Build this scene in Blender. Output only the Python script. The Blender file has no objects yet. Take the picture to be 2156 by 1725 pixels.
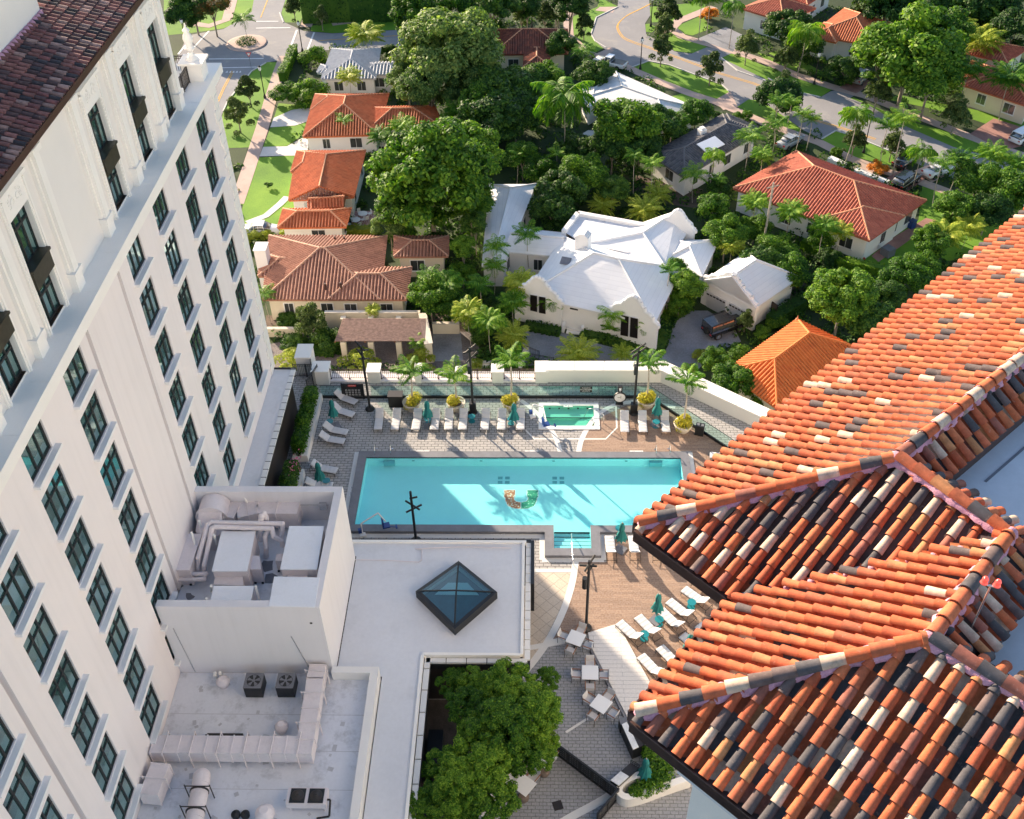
import bpy, math, random
import numpy as np
from mathutils import Vector
from mathutils.geometry import tessellate_polygon
random.seed(7); rng=np.random.default_rng(7)
SC=bpy.context.scene; COL=SC.collection; PI=math.pi
# ---------------------------------------------------------------- camera
CH=52.0; CF=2222.0; _p,_y,_r=math.radians(41.62),math.radians(2.0),math.radians(-1.28)
cF=np.array([-math.sin(_y)*math.cos(_p),math.cos(_y)*math.cos(_p),-math.sin(_p)])
_rt=np.array([math.cos(_y),math.sin(_y),0.]); _up=np.cross(_rt,cF)
cR=_rt*math.cos(_r)+_up*math.sin(_r); cU=-_rt*math.sin(_r)+_up*math.cos(_r)
cam=bpy.data.cameras.new('camera'); co=bpy.data.objects.new('camera',cam); COL.objects.link(co)
from mathutils import Matrix
co.matrix_world=Matrix(((cR[0],cU[0],-cF[0],0),(cR[1],cU[1],-cF[1],0),(cR[2],cU[2],-cF[2],CH),(0,0,0,1)))
cam.sensor_width=36; cam.lens=36*CF/2156; cam.clip_start=.5; cam.clip_end=3000; SC.camera=co
# ---------------------------------------------------------------- sky, sun, exposure
SUN_EL=math.radians(20); SUN_AZ=math.radians(128.2)     # measured from +x, counter-clockwise
w=bpy.data.worlds.new('World'); SC.world=w; w.use_nodes=True
sk=w.node_tree.nodes.new('ShaderNodeTexSky'); sk.sky_type='NISHITA'; sk.sun_disc=False
sk.sun_elevation=SUN_EL; sk.sun_rotation=PI/2-SUN_AZ; sk.air_density=1.0; sk.dust_density=0.6; sk.ozone_density=1.0
bg=w.node_tree.nodes['Background']; bg.inputs[1].default_value=.10
w.node_tree.links.new(sk.outputs[0],bg.inputs[0])
sl=bpy.data.lights.new('sun','SUN'); sl.energy=5.0; sl.angle=math.radians(.6); sl.color=(1,.81,.60)
so=bpy.data.objects.new('sun',sl); COL.objects.link(so)
so.rotation_euler=Vector((math.cos(SUN_AZ)*math.cos(SUN_EL),math.sin(SUN_AZ)*math.cos(SUN_EL),math.sin(SUN_EL))).to_track_quat('Z','Y').to_euler()
SC.view_settings.view_transform='Standard'; SC.view_settings.look='None'; SC.view_settings.exposure=1.42; SC.view_settings.gamma=1
SC.cycles.max_bounces=6; SC.cycles.transparent_max_bounces=12
# ---------------------------------------------------------------- pixel (of a 2156-wide view of the photo) to survey point
GZ=-18.0
def ray(x,y): return cF+cR*((x-1078)/CF)-cU*((y-862.5)/CF)
def g(x,y,z=0.):
    d=ray(x,y); t=(z-CH)/d[2]; return Vector((d[0]*t,d[1]*t,z))
def gx(x,y,X):
    d=ray(x,y); t=X/d[0]; return Vector((X,d[1]*t,CH+d[2]*t))
def mpp(p):  # metres per pixel at point p
    return (np.array([p[0],p[1],p[2]-CH])@cF)/CF
# ---------------------------------------------------------------- mesh builder
class MB:
    def __init__(s): s.v=[]; s.f=[]; s.c=[]; s.uv=[]; s.smooth=[]; s.mi=[]
    def face(s,pts,c=None,uv=None,sm=False,mi=0):
        n=len(s.v); s.v+= [tuple(p) for p in pts]; s.f.append(tuple(range(n,n+len(pts)))); s.c.append(c); s.uv.append(uv); s.smooth.append(sm); s.mi.append(mi)
    def mesh(s,vs,fs,c=None,sm=False,mi=0):
        n=len(s.v); s.v+=[tuple(p) for p in vs]
        for f in fs: s.f.append(tuple(i+n for i in f)); s.c.append(c); s.uv.append(None); s.smooth.append(sm); s.mi.append(mi)
    def box(s,x0,x1,y0,y1,z0,z1,c=None,mi=0):
        s.prism([(x0,y0),(x1,y0),(x1,y1),(x0,y1)],z0,z1,c,mi)
    def prism(s,poly,z0,z1,c=None,mi=0):
        a=sum(poly[i][0]*poly[(i+1)%len(poly)][1]-poly[(i+1)%len(poly)][0]*poly[i][1] for i in range(len(poly)))
        if a<0: poly=poly[::-1]
        n=len(poly); vs=[(p[0],p[1],z0) for p in poly]+[(p[0],p[1],z1) for p in poly]
        s.mesh(vs,[tuple(range(n-1,-1,-1)),tuple(range(n,2*n))]+[(i,(i+1)%n,n+(i+1)%n,n+i) for i in range(n)],c,False,mi)
    def obox(s,c,sx,sy,sz,rz=0,col=None,mi=0,rx=0):
        cr,sr=math.cos(rz),math.sin(rz); cx,sx_=math.cos(rx),math.sin(rx); vs=[]
        for z in (-.5,.5):
            for x,y in ((-.5,-.5),(.5,-.5),(.5,.5),(-.5,.5)):
                X,Y,Z=x*sx,y*sy,z*sz; Y,Z=Y*cx-Z*sx_,Y*sx_+Z*cx
                vs.append((c[0]+X*cr-Y*sr,c[1]+X*sr+Y*cr,c[2]+Z))
        s.mesh(vs,[(3,2,1,0),(4,5,6,7),(0,1,5,4),(1,2,6,5),(2,3,7,6),(3,0,4,7)],col,False,mi)
    def cyl(s,p0,p1,r0,r1=None,n=8,c=None,cap=True,mi=0):
        r1=r0 if r1 is None else r1; p0=Vector(p0);p1=Vector(p1); d=(p1-p0)
        if d.length<1e-6: return
        d.normalize(); a=d.orthogonal().normalized(); b=d.cross(a)
        vs=[p0+(a*math.cos(2*PI*i/n)+b*math.sin(2*PI*i/n))*r0 for i in range(n)]+[p1+(a*math.cos(2*PI*i/n)+b*math.sin(2*PI*i/n))*r1 for i in range(n)]
        s.mesh(vs,[(i,(i+1)%n,n+(i+1)%n,n+i) for i in range(n)],c,True,mi)
        if cap: s.mesh(vs,[tuple(range(n-1,-1,-1)),tuple(range(n,2*n))],c,False,mi)
    def tube(s,pts,r,n=6,c=None,mi=0):
        for i in range(len(pts)-1): s.cyl(pts[i],pts[i+1],r if not isinstance(r,(list,tuple)) else r[i],r if not isinstance(r,(list,tuple)) else r[i+1],n,c,True,mi)
    def lathe(s,prof,cx=0,cy=0,z=0,n=16,c=None,mi=0):
        vs=[];m=len(prof)
        for r,h in prof:
            for i in range(n): vs.append((cx+r*math.cos(2*PI*i/n),cy+r*math.sin(2*PI*i/n),z+h))
        fs=[(j*n+i,j*n+(i+1)%n,(j+1)*n+(i+1)%n,(j+1)*n+i) for j in range(m-1) for i in range(n)]
        s.mesh(vs,fs,c,True,mi); s.mesh(vs,[tuple(range(n-1,-1,-1)),tuple((m-1)*n+i for i in range(n))],c,False,mi)
    def flat(s,outer,holes,z,c=None,mi=0):
        loops=[[Vector((p[0],p[1],0)) for p in outer]]+[[Vector((p[0],p[1],0)) for p in h] for h in holes]
        allp=[p for l in loops for p in l]; n=len(s.v); s.v+=[(p.x,p.y,z) for p in allp]
        for t in tessellate_polygon(loops):
            a,b,d=[allp[i] for i in t]
            t=t if (b-a).cross(d-a).z>0 else (t[0],t[2],t[1])
            s.f.append(tuple(i+n for i in t)); s.c.append(c); s.uv.append(None); s.smooth.append(False); s.mi.append(mi)
    def build(s,name,mats,parent=None,org=None):
        if not isinstance(mats,(list,tuple)): mats=[mats]
        o=Vector((0,0,0)) if org is None else Vector(org)
        if org is None and parent is not None: o=absloc(parent)
        me=bpy.data.meshes.new(name); V=[(p[0]-o.x,p[1]-o.y,p[2]-o.z) for p in s.v]
        me.from_pydata(V,[],s.f)
        if len(mats)>1: me.polygons.foreach_set('material_index',s.mi)
        me.polygons.foreach_set('use_smooth',s.smooth)
        if any(c is not None for c in s.c):
            at=me.color_attributes.new('tint','FLOAT_COLOR','CORNER'); d=[]
            for f,c in zip(s.f,s.c):
                c=c or (.5,.5,.5); d+=[c[0],c[1],c[2],1.]*len(f)
            at.data.foreach_set('color',d)
        if any(u is not None for u in s.uv):
            ul=me.uv_layers.new(name='UVMap'); d=[]
            for f,u in zip(s.f,s.uv):
                u=u or [(0,0)]*len(f)
                for q in u: d+=[q[0],q[1]]
            ul.data.foreach_set('uv',d)
        for m in mats: me.materials.append(m)
        ob=bpy.data.objects.new(name,me); COL.objects.link(ob)
        if parent is not None: ob.parent=parent
        elif org is not None: ob.location=o
        return ob
def absloc(p):
    l=Vector(p.location)
    while p.parent: p=p.parent; l=l+Vector(p.location)
    return l
def tag(o,label,cat,group=None,kind=None):
    if label: o['label']=label
    if cat: o['category']=cat
    if group: o['group']=group
    if kind: o['kind']=kind
    return o
def thing(name,label,cat,loc=(0,0,0),group=None,rz=0):
    o=bpy.data.objects.new(name,None); COL.objects.link(o); o.location=loc; o.rotation_euler=(0,0,rz); o.empty_display_size=.2
    return tag(o,label,cat,group)
def struct(name,mb,m):
    o=mb.build(name,m); o['kind']='structure'; return o
def copy_tree(o,parent=None,loc=None,rz=None,sc=None,label=None,group=None):
    c=o.copy(); COL.objects.link(c)
    if parent is not None: c.parent=parent
    if loc is not None: c.location=loc
    if rz is not None: c.rotation_euler=(0,0,rz)
    if sc is not None: c.scale=sc if isinstance(sc,(tuple,list)) else (sc,sc,sc)
    if label: c['label']=label
    if group: c['group']=group
    for ch in o.children: copy_tree(ch,c)
    return c
# ---------------------------------------------------------------- materials
class NT:
    def __init__(s,name):
        s.m=bpy.data.materials.new(name); s.m.use_nodes=True; s.t=s.m.node_tree; s.b=s.t.nodes['Principled BSDF']; s.out=s.t.nodes['Material Output']
    def n(s,typ,ins=None,**kw):
        nd=s.t.nodes.new('ShaderNode'+typ)
        for k,v in kw.items(): setattr(nd,k,v)
        for k,v in (ins or {}).items(): s.put(nd.inputs[k],v)
        return nd
    def put(s,sock,v):
        if isinstance(v,bpy.types.NodeSocket): s.t.links.new(v,sock)
        elif isinstance(v,(tuple,list)): sock.default_value=tuple(v)+((1.,) if len(v)==3 and len(sock.default_value)==4 else ())
        else: sock.default_value=v
    def set(s,**kw):
        for k,v in kw.items(): s.put(s.b.inputs[k.replace('_',' ')],v)
    def math(s,op,a,b=0.): 
        nd=s.n('Math',operation=op); s.put(nd.inputs[0],a); s.put(nd.inputs[1],b); return nd.outputs[0]
    def mix(s,f,a,b,bt='MIX'):
        nd=s.n('Mix',data_type='RGBA',blend_type=bt); s.put(nd.inputs[0],f); s.put(nd.inputs[6],a); s.put(nd.inputs[7],b); return nd.outputs[2]
    def coord(s,kind='Object'): return s.n('TexCoord').outputs[kind]
    def noise(s,vec,scale,detail=4,rough=.55): return s.n('TexNoise',{'Vector':vec,'Scale':scale,'Detail':detail,'Roughness':rough}).outputs[0]
    def ramp(s,f,stops):
        r=s.n('ValToRGB',{0:f}); e=r.color_ramp.elements
        while len(e)<len(stops): e.new(.5)
        for i,(p,c) in enumerate(stops): e[i].position=p; e[i].color=(*c,1)
        return r.outputs[0]
    def bump(s,h,st=.3,dist=.02):
        s.put(s.b.inputs['Normal'],s.n('Bump',{'Strength':st,'Distance':dist,'Height':h}).outputs[0])
def world_pos(N): return N.n('NewGeometry').outputs['Position']
def mk(name,col,rough=.7,var=.12,scale=.6,fine=12.,bump=.0,metal=0.,dirt=None,spec=None,coat=0):
    N=NT(name); P=world_pos(N); a=N.noise(P,scale,5); b=N.noise(P,fine,3)
    f=N.math('ADD',N.math('MULTIPLY',a,.65),N.math('MULTIPLY',b,.35))
    lo=tuple(c*(1-var*1.6) for c in col); hi=tuple(min(1,c*(1+var)) for c in col)
    c=N.ramp(f,[(.3,lo),(.7,hi)])
    if dirt:
        d=N.noise(P,dirt[1],6,.7); k=N.ramp(d,[(.52,(0,0,0)),(.72,(1,1,1))]); c=N.mix(N.math('MULTIPLY',k,dirt[2]),c,dirt[0])
    N.set(Base_Color=c,Roughness=rough,Metallic=metal)
    if coat: N.set(Coat_Weight=coat)
    if spec is not None: N.put(N.b.inputs['Specular IOR Level'],spec)
    if bump: N.bump(b,bump,.02)
    return N.m
M={}
def stuccomat(name,col):
    N=NT(name); P=world_pos(N); a=N.noise(P,.25,5); st=N.noise(N.n('Mapping',{'Vector':P,'Scale':(2.2,2.2,.10)}).outputs[0],1.,4,.6)
    c=N.ramp(N.math('ADD',N.math('MULTIPLY',a,.5),N.math('MULTIPLY',st,.5)),[(.33,tuple(x*.94 for x in col)),(.5,col),(.7,tuple(min(1,x*1.03) for x in col))])
    N.set(Base_Color=c,Roughness=.88); N.bump(N.noise(P,30,3),.10,.02); return N.m
M['stucco']=stuccomat('warm_stucco',(.80,.745,.735))
M['boxstucco']=stuccomat('grey_pink_stucco',(.74,.71,.715))
M['weathered']=mk('weathered_pergola_wood',(.26,.175,.15),.9,.35,3,20,.3)
M['stucco2']=mk('pale_stucco',(.78,.75,.71),.85,.04,.3,20,.06)
M['trim']=mk('cast_stone',(.86,.83,.78),.75,.04,.5,20,.05)
M['sill']=mk('sill_stone',(.80,.79,.79),.7,.05,.6,20)
M['roofwhite']=mk('white_roof_membrane',(.70,.71,.75),.75,.06,.35,6,.05,dirt=((.30,.30,.31),.9,.60))
M['roofwhite2']=mk('grey_white_roof_coating',(.66,.665,.69),.8,.06,.2,5,.04,dirt=((.44,.44,.45),.35,.40))
M['duct']=mk('painted_duct',(.74,.67,.67),.6,.05,.7,10,dirt=((.40,.36,.35),1.6,.3))
M['unit']=mk('white_metal_panel',(.80,.81,.84),.5,.04,.6,9,dirt=((.55,.55,.53),1.2,.25))
M['dark']=mk('dark_bronze_metal',(.028,.022,.02),.45,.1,2,20)
M['black']=mk('black_metal',(.012,.013,.015),.5,.1,2,20)
M['bronze']=mk('bronze_panel',(.05,.045,.03),.35,.3,3,30,metal=.3)
M['gutter']=mk('brown_gutter',(.065,.03,.022),.5,.25,1.2,14)
M['whitepaint']=mk('white_paint',(.80,.80,.80),.6,.03,.5,12)
M['housewhite']=mk('house_stucco_white',(.82,.81,.79),.85,.05,.4,12,.05)
M['housecream']=mk('house_stucco_cream',(.74,.66,.52),.85,.06,.4,12,.05)
M['wroof']=None
M['teal']=mk('teal_canvas',(.01,.17,.17),.8,.2,4,30)
M['tealtop']=mk('teal_metal',(.01,.20,.24),.4,.1,2,20)
M['cushion']=mk('white_sling_fabric',(.56,.56,.58),.85,.05,3,60)
M['steel']=mk('polished_steel',(.7,.7,.7),.2,.05,2,10,metal=.9)
M['wood']=mk('teak_wood',(.30,.13,.06),.6,.25,4,30)
M['blue']=mk('blue_plastic',(.01,.05,.22),.4,.1,2,20)
M['mortar']=mk('pink_mortar',(.60,.30,.38),.9,.25,3,40,.6)
M['asphalt']=mk('asphalt',(.26,.255,.265),.9,.12,.15,8,.1,dirt=((.36,.34,.31),.35,.7))
M['yellow']=mk('yellow_road_paint',(.70,.38,.06),.8,.15,2,12)
M['roadwhite']=mk('white_road_paint',(.75,.75,.75),.8,.12,2,12)
M['walk']=mk('pink_concrete_walk',(.50,.37,.315),.9,.12,.4,10,dirt=((.34,.25,.22),.5,.5))
M['drive']=mk('white_concrete_drive',(.62,.60,.57),.85,.1,.4,10,dirt=((.42,.41,.40),.5,.4))
M['gravel']=mk('grey_gravel',(.26,.265,.29),.95,.3,.3,7,.6)
M['brickwalk']=mk('brick_drive',(.36,.19,.16),.9,.25,.5,9,.2)
M['soil']=mk('brown_soil',(.12,.085,.065),.95,.4,.5,6,.4)
M['trunk']=mk('grey_bark',(.30,.25,.20),.9,.3,3,18,.5)
M['palmtrunk']=mk('palm_trunk_bark',(.46,.40,.33),.9,.2,3,18,.4)
M['terracotta_pot']=mk('stone_planter_bowl',(.62,.56,.47),.8,.1,2,20)
M['coping']=mk('grey_pool_coping',(.17,.175,.20),.6,.15,2,25)
M['marble']=mk('marble_top',(.70,.72,.74),.25,.12,1.5,6)
M['wicker']=mk('wicker',(.20,.15,.12),.8,.3,8,60)
M['red']=mk('red_paint',(.55,.03,.02),.5,.1,3,20)
def glassmat(name,refl,tint,inner,rough=.03):
    N=NT(name); P=world_pos(N)
    mp=N.n('Mapping',{'Vector':P,'Scale':(1.2,2.6,.25)}).outputs[0]
    k=N.noise(mp,1.3,3); c=N.ramp(k,[(.35,inner),(.55,tuple(min(1,x*2.4) for x in inner)),(.7,tuple(x*1.2 for x in inner))])
    N.set(Base_Color=c,Roughness=.5)
    gl=N.n('BsdfGlossy',{'Color':tint,'Roughness':rough}).outputs[0]
    mx=N.n('MixShader',{0:refl,1:N.b.outputs[0],2:gl}).outputs[0]; N.t.links.new(mx,N.out.inputs[0]); return N.m
M['hotelglass']=glassmat('hotel_window_glass',.42,(.62,.80,.80),(.012,.045,.042))
M['houseglass']=glassmat('house_window_glass',.18,(.8,.85,.9),(.02,.022,.025))
M['skyglass']=glassmat('skylight_glass',.30,(.35,.62,.68),(.006,.05,.07))
def clearglass(name,col,refl):
    N=NT(name); tr=N.n('BsdfTransparent',{'Color':col}).outputs[0]; gl=N.n('BsdfGlossy',{'Color':(.8,1,.97,1),'Roughness':.02}).outputs[0]
    mx=N.n('MixShader',{0:refl,1:tr,2:gl}).outputs[0]; N.t.links.new(mx,N.out.inputs[0]); return N.m
M['fenceglass']=clearglass('pale_green_glass',(.82,.95,.92,1),.10)
M['skyclear']=clearglass('teal_skylight_glass',(.30,.55,.60,1),.14)
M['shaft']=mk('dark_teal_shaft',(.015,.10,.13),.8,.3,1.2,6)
def water(name,col,refl):
    N=NT(name); P=world_pos(N); tr=N.n('BsdfTransparent',{'Color':col}).outputs[0]
    b=N.n('Bump',{'Strength':.22,'Distance':.03,'Height':N.noise(P,3.0,3)}).outputs[0]
    gl=N.n('BsdfGlossy',{'Roughness':.03,'Normal':b}).outputs[0]
    fr=refl
    mx=N.n('MixShader',{0:fr,1:tr,2:gl}).outputs[0]; N.t.links.new(mx,N.out.inputs[0]); return N.m
M['water']=water('pool_water',(.80,.98,.98,1),.05)
M['spawater']=water('spa_water',(.72,.93,.88,1),.05)
M['poolfloor']=mk('pool_plaster',(.33,.80,.84),.7,.03,.6,9)
M['spafloor']=mk('spa_plaster',(.30,.72,.58),.7,.03,.6,9)
def paver(name,c1,c2,mortar,bw,bh,rot=0.,off=.5,ms=.02,var=.5):
    N=NT(name); P=world_pos(N); mp=N.n('Mapping',{'Vector':P,'Rotation':(0,0,rot)}).outputs[0]
    br=N.n('TexBrick',{'Vector':mp,'Color1':c1,'Color2':c2,'Mortar':mortar,'Scale':1.,'Mortar Size':ms,'Brick Width':bw,'Row Height':bh,'Bias':0.,'Mortar Smooth':.3}); br.offset=off
    d=N.noise(P,.35,6,.65); d2=N.noise(P,9.,3)
    c=N.mix(N.math('MULTIPLY',d,var),br.outputs[0],tuple(x*.62 for x in c2)); c=N.mix(.12,c,N.ramp(d2,[(.3,(.05,.05,.05)),(.7,(.9,.9,.9))]))
    N.set(Base_Color=c,Roughness=.85); N.bump(N.math('SUBTRACT',1.,br.outputs[1]),.4,.01); return N.m
M['paver']=paver('grey_stone_pavers',(.47,.45,.435),(.36,.35,.345),(.085,.08,.08),.50,.25,ms=.03)
M['paverdark']=paver('small_grey_pavers',(.36,.365,.385),(.30,.31,.335),(.10,.105,.11),.40,.20)
M['planks']=paver('wood_look_deck_planks',(.37,.235,.155),(.255,.155,.10),(.13,.08,.055),1.25,.17,ms=.006,off=.37,var=.35)
M['diamond']=paver('cream_diamond_tiles',(.66,.56,.45),(.60,.50,.40),(.36,.29,.23),.62,.62,PI/4,0.,.02,.3)
M['ramp']=paver('white_ramp_planks',(.74,.71,.68),(.70,.67,.65),(.45,.44,.44),3.2,.28,.0,.5,.02,.15)
M['drain']=mk('pool_drain',(.10,.42,.47),.6,.1,2,20)
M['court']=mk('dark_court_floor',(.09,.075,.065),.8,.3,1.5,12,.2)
M['band']=mk('white_stone_band',(.72,.71,.69),.8,.06,.8,12)
M['brickpath']=paver('old_brick_paving',(.20,.15,.14),(.15,.12,.115),(.07,.06,.06),.3,.15,var=.6)
M['patio']=paver('red_patio_tiles',(.48,.22,.20),(.42,.19,.18),(.62,.50,.46),.5,.5,0,0.,.03,.3)
def tintmat(name,rough=.8,var=.35,blotch=.3):
    N=NT(name); a=N.n('Attribute',attribute_name='tint').outputs[0]; P=world_pos(N)
    k=N.ramp(N.noise(P,5.,5,.7),[(.3,(1-var,)*3),(.7,(1+var*.3,)*3)]); c=N.mix(1.,a,k,'MULTIPLY')
    k2=N.ramp(N.noise(P,9.,6,.75),[(.60,(0,0,0)),(.74,(1,1,1))]); c=N.mix(N.math('MULTIPLY',k2,blotch),c,(.55,.42,.34))
    N.set(Base_Color=c,Roughness=rough); N.bump(N.noise(P,40.,3),.25,.01); return N.m
M['tile']=tintmat('clay_barrel_tiles',.88,.42,.45)
M['tiledark']=tintmat('aged_shaded_purple_tiles',.85,.45,.35)
def rooftile(name,c1,c2,c3,w=.30,l=.40,h=.6,ridge=True,rough=.8,stain=.35):
    N=NT(name); uv=N.coord('UV'); s=N.n('SeparateXYZ',{0:uv}); u,v=s.outputs[0],s.outputs[1]
    fu=N.math('DIVIDE',u,w); fv=N.math('DIVIDE',v,l)
    cell=N.n('CombineXYZ',{0:N.math('FLOOR',fu),1:N.math('FLOOR',fv)}).outputs[0]
    wn=N.n('TexWhiteNoise',{0:cell},noise_dimensions='3D').outputs[0]
    P=world_pos(N); st=N.noise(P,.5,6,.7)
    c=N.ramp(wn,[(0.,c1),(.5,c2),(1.,c3)]); c=N.mix(N.math('MULTIPLY',N.ramp(st,[(.42,(0,0,0)),(.75,(1,1,1))]),stain),c,tuple(x*.35 for x in c2))
    N.set(Base_Color=c,Roughness=rough)
    fr=N.math('FRACT',fu); fl=N.math('FRACT',fv)
    if not ridge: c=N.mix(N.math('MULTIPLY',N.math('LESS_THAN',fl,.12),.14),c,(.40,.42,.46)); N.set(Base_Color=c)
    if ridge: hh=N.math('ABSOLUTE',N.math('SINE',N.math('MULTIPLY',fu,PI)))
    else: hh=N.math('GREATER_THAN',fr,.05)
    hh=N.math('MULTIPLY',hh,1.)
    step=N.math('SUBTRACT',1.,fl)
    H=N.math('ADD',hh,N.math('MULTIPLY',step,.35))
    N.bump(H,h,w*.5 if ridge else .03); return N.m
M['rt_orange']=rooftile('orange_clay_roof_tiles',(.58,.145,.05),(.64,.19,.075),(.50,.125,.045),.34,.5,1.)
M['rt_red']=rooftile('red_clay_roof_tiles',(.48,.12,.065),(.55,.16,.09),(.40,.095,.055),.34,.5,1.)
M['rt_brown']=rooftile('brown_clay_roof_tiles',(.36,.165,.11),(.42,.20,.135),(.30,.135,.09),.36,.5,1.)
M['rt_dark']=rooftile('dark_mossy_roof_tiles',(.30,.07,.035),(.16,.05,.03),(.36,.10,.05),.36,.5,1.,stain=.6)
M['rt_bright']=rooftile('bright_orange_roof_tiles',(.70,.165,.03),(.76,.20,.045),(.64,.14,.028),.34,.5,1.,stain=.15)
M['rt_white']=rooftile('white_flat_roof_tiles',(.82,.82,.83),(.80,.80,.81),(.84,.84,.84),1.2,.55,.7,False,.6,.10)
M['rt_stained']=rooftile('weathered_white_roof_tiles',(.72,.71,.70),(.66,.65,.64),(.74,.73,.72),.9,.42,.7,False,.6,.30)
M['rt_grey']=rooftile('dark_grey_roof_tiles',(.11,.11,.12),(.17,.165,.17),(.08,.08,.09),.3,.42,1.)
M['rt_silver']=rooftile('silver_grey_roof_tiles',(.46,.47,.49),(.52,.53,.55),(.42,.43,.46),.45,.45,1.,stain=.1)
M['ridge_o']=mk('ridge_tiles_orange',(.66,.30,.16),.8,.15,2,12)
M['ridge_b']=mk('ridge_tiles_brown',(.50,.29,.20),.8,.15,2,12)
def leafmat(name,c1,c2,c3,trans=.35):
    N=NT(name); oi=N.n('ObjectInfo').outputs['Random']; ge=N.n('NewGeometry'); ri=ge.outputs['Random Per Island']
    P=ge.outputs['Position']; k=N.noise(P,.45,4)
    f=N.math('ADD',N.math('MULTIPLY',ri,.55),N.math('MULTIPLY',k,.45)); f=N.math('ADD',f,N.math('MULTIPLY',N.math('SUBTRACT',oi,.5),.25))
    c=N.ramp(f,[(.2,c1),(.5,c2),(.85,c3)])
    N.set(Base_Color=c,Roughness=.6); N.put(N.b.inputs['Specular IOR Level'],.25)
    tr=N.n('BsdfTranslucent',{'Color':N.mix(1.,c,(1.3,1.4,.6,1),'MULTIPLY')}).outputs[0]
    mx=N.n('MixShader',{0:trans,1:N.b.outputs[0],2:tr}).outputs[0]; N.t.links.new(mx,N.out.inputs[0]); return N.m
M['leaf']=leafmat('broadleaf_foliage',(.014,.06,.005),(.065,.175,.012),(.23,.37,.032))
M['leafgrey']=leafmat('grey_green_foliage',(.03,.085,.02),(.115,.20,.045),(.30,.39,.11))
M['leafolive']=leafmat('olive_street_tree_foliage',(.022,.045,.012),(.06,.105,.028),(.17,.23,.065))
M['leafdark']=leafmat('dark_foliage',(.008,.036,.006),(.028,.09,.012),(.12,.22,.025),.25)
M['leafyel']=leafmat('yellow_green_foliage',(.16,.22,.02),(.28,.34,.04),(.42,.42,.06))
M['leafgold']=leafmat('golden_foliage',(.38,.34,.03),(.55,.46,.05),(.30,.34,.04))
M['leafred']=leafmat('red_flowering_foliage',(.04,.08,.015),(.12,.10,.02),(.50,.07,.02))
M['leaforange']=leafmat('orange_foliage',(.55,.16,.02),(.70,.26,.03),(.30,.20,.03))
M['palm']=leafmat('palm_fronds',(.03,.12,.008),(.10,.25,.014),(.30,.44,.04))
M['palmyel']=leafmat('sunny_palm_fronds',(.15,.25,.015),(.36,.42,.04),(.58,.58,.10))
def grassmat(name,c1,c2,c3):
    N=NT(name); P=world_pos(N); a=N.noise(P,.12,6,.65); b=N.noise(P,6.,3)
    c=N.ramp(N.math('ADD',N.math('MULTIPLY',a,.7),N.math('MULTIPLY',b,.3)),[(.32,c1),(.5,c2),(.68,c3)])
    N.set(Base_Color=c,Roughness=.9); N.bump(b,.5,.08); return N.m
M['grass']=grassmat('lawn_grass',(.065,.165,.006),(.12,.26,.010),(.20,.35,.018))
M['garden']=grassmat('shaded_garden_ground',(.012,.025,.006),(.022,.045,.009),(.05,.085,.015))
# ================================================================ GROUND
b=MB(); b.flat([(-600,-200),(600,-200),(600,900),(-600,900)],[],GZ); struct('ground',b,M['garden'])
# ================================================================ HOTEL
XF=-19.03
hotel=thing('hotel','tall pink stucco hotel with rows of black framed windows, left edge','hotel',(-30,40,GZ))
cols=[(18.3,20.35),(22.92,24.95),(27.45,29.5),(32.0,34.05),(40.65,42.65),(45.0,47.0),(49.4,51.4),(53.8,55.8)]
grooves=[21.38,35.1,39.5]
zs=[GZ]; rows=[(23.8-2.985*k,25.9-2.985*k) for k in range(7)]
ys=sorted(set([-12.,58.25]+[v for c in cols for v in c]+[v for q in grooves for v in (q-.30,q)]))
zb=sorted(set([GZ,26.3]+[v for r_ in rows for v in r_]))
wins=[]
b=MB()
for i in range(len(ys)-1):
    y0,y1=ys[i],ys[i+1]; ym=(y0+y1)/2
    gr=any(q-.3<ym<q for q in grooves); xx=XF-.3 if gr else XF
    for j in range(len(zb)-1):
        z0,z1=zb[j],zb[j+1]; zm=(z0+z1)/2
        if any(c[0]<ym<c[1] for c in cols) and any(r_[0]<zm<r_[1] for r_ in rows):
            if z0>4.5: wins.append((y0,y1,z0,z1))
            d=.16
            b.face([(XF,y0,z0),(XF,y0,z1),(XF-d,y0,z1),(XF-d,y0,z0)]); b.face([(XF,y1,z1),(XF,y1,z0),(XF-d,y1,z0),(XF-d,y1,z1)])
            b.face([(XF,y0,z1),(XF,y1,z1),(XF-d,y1,z1),(XF-d,y0,z1)]); b.face([(XF,y1,z0),(XF,y0,z0),(XF-d,y0,z0),(XF-d,y1,z0)]); continue
        b.face([(xx,y0,z0),(xx,y1,z0),(xx,y1,z1),(xx,y0,z1)])
    if gr:
        b.face([(XF,y0,GZ),(XF,y0,26.3),(xx,y0,26.3),(xx,y0,GZ)]); b.face([(XF,y1,26.3),(XF,y1,GZ),(xx,y1,GZ),(xx,y1,26.3)])
b.face([(XF,58.25,GZ),(-24,58.25,GZ),(-24,58.25,26.3),(XF,58.25,26.3)])
b.box(-48,XF-.45,-12,58.2,GZ,26.2); b.build('wall',M['stucco'],hotel)
b=MB(); b.box(-52,-24.4,58.3,73.8,GZ,19.6); b.box(-52,-27.4,58.3,73.4,19.6,33); b.build('unseen_wing',M['stucco'],hotel)  # unseen wing, added and sized so its shadow edge crosses the deck
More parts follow.
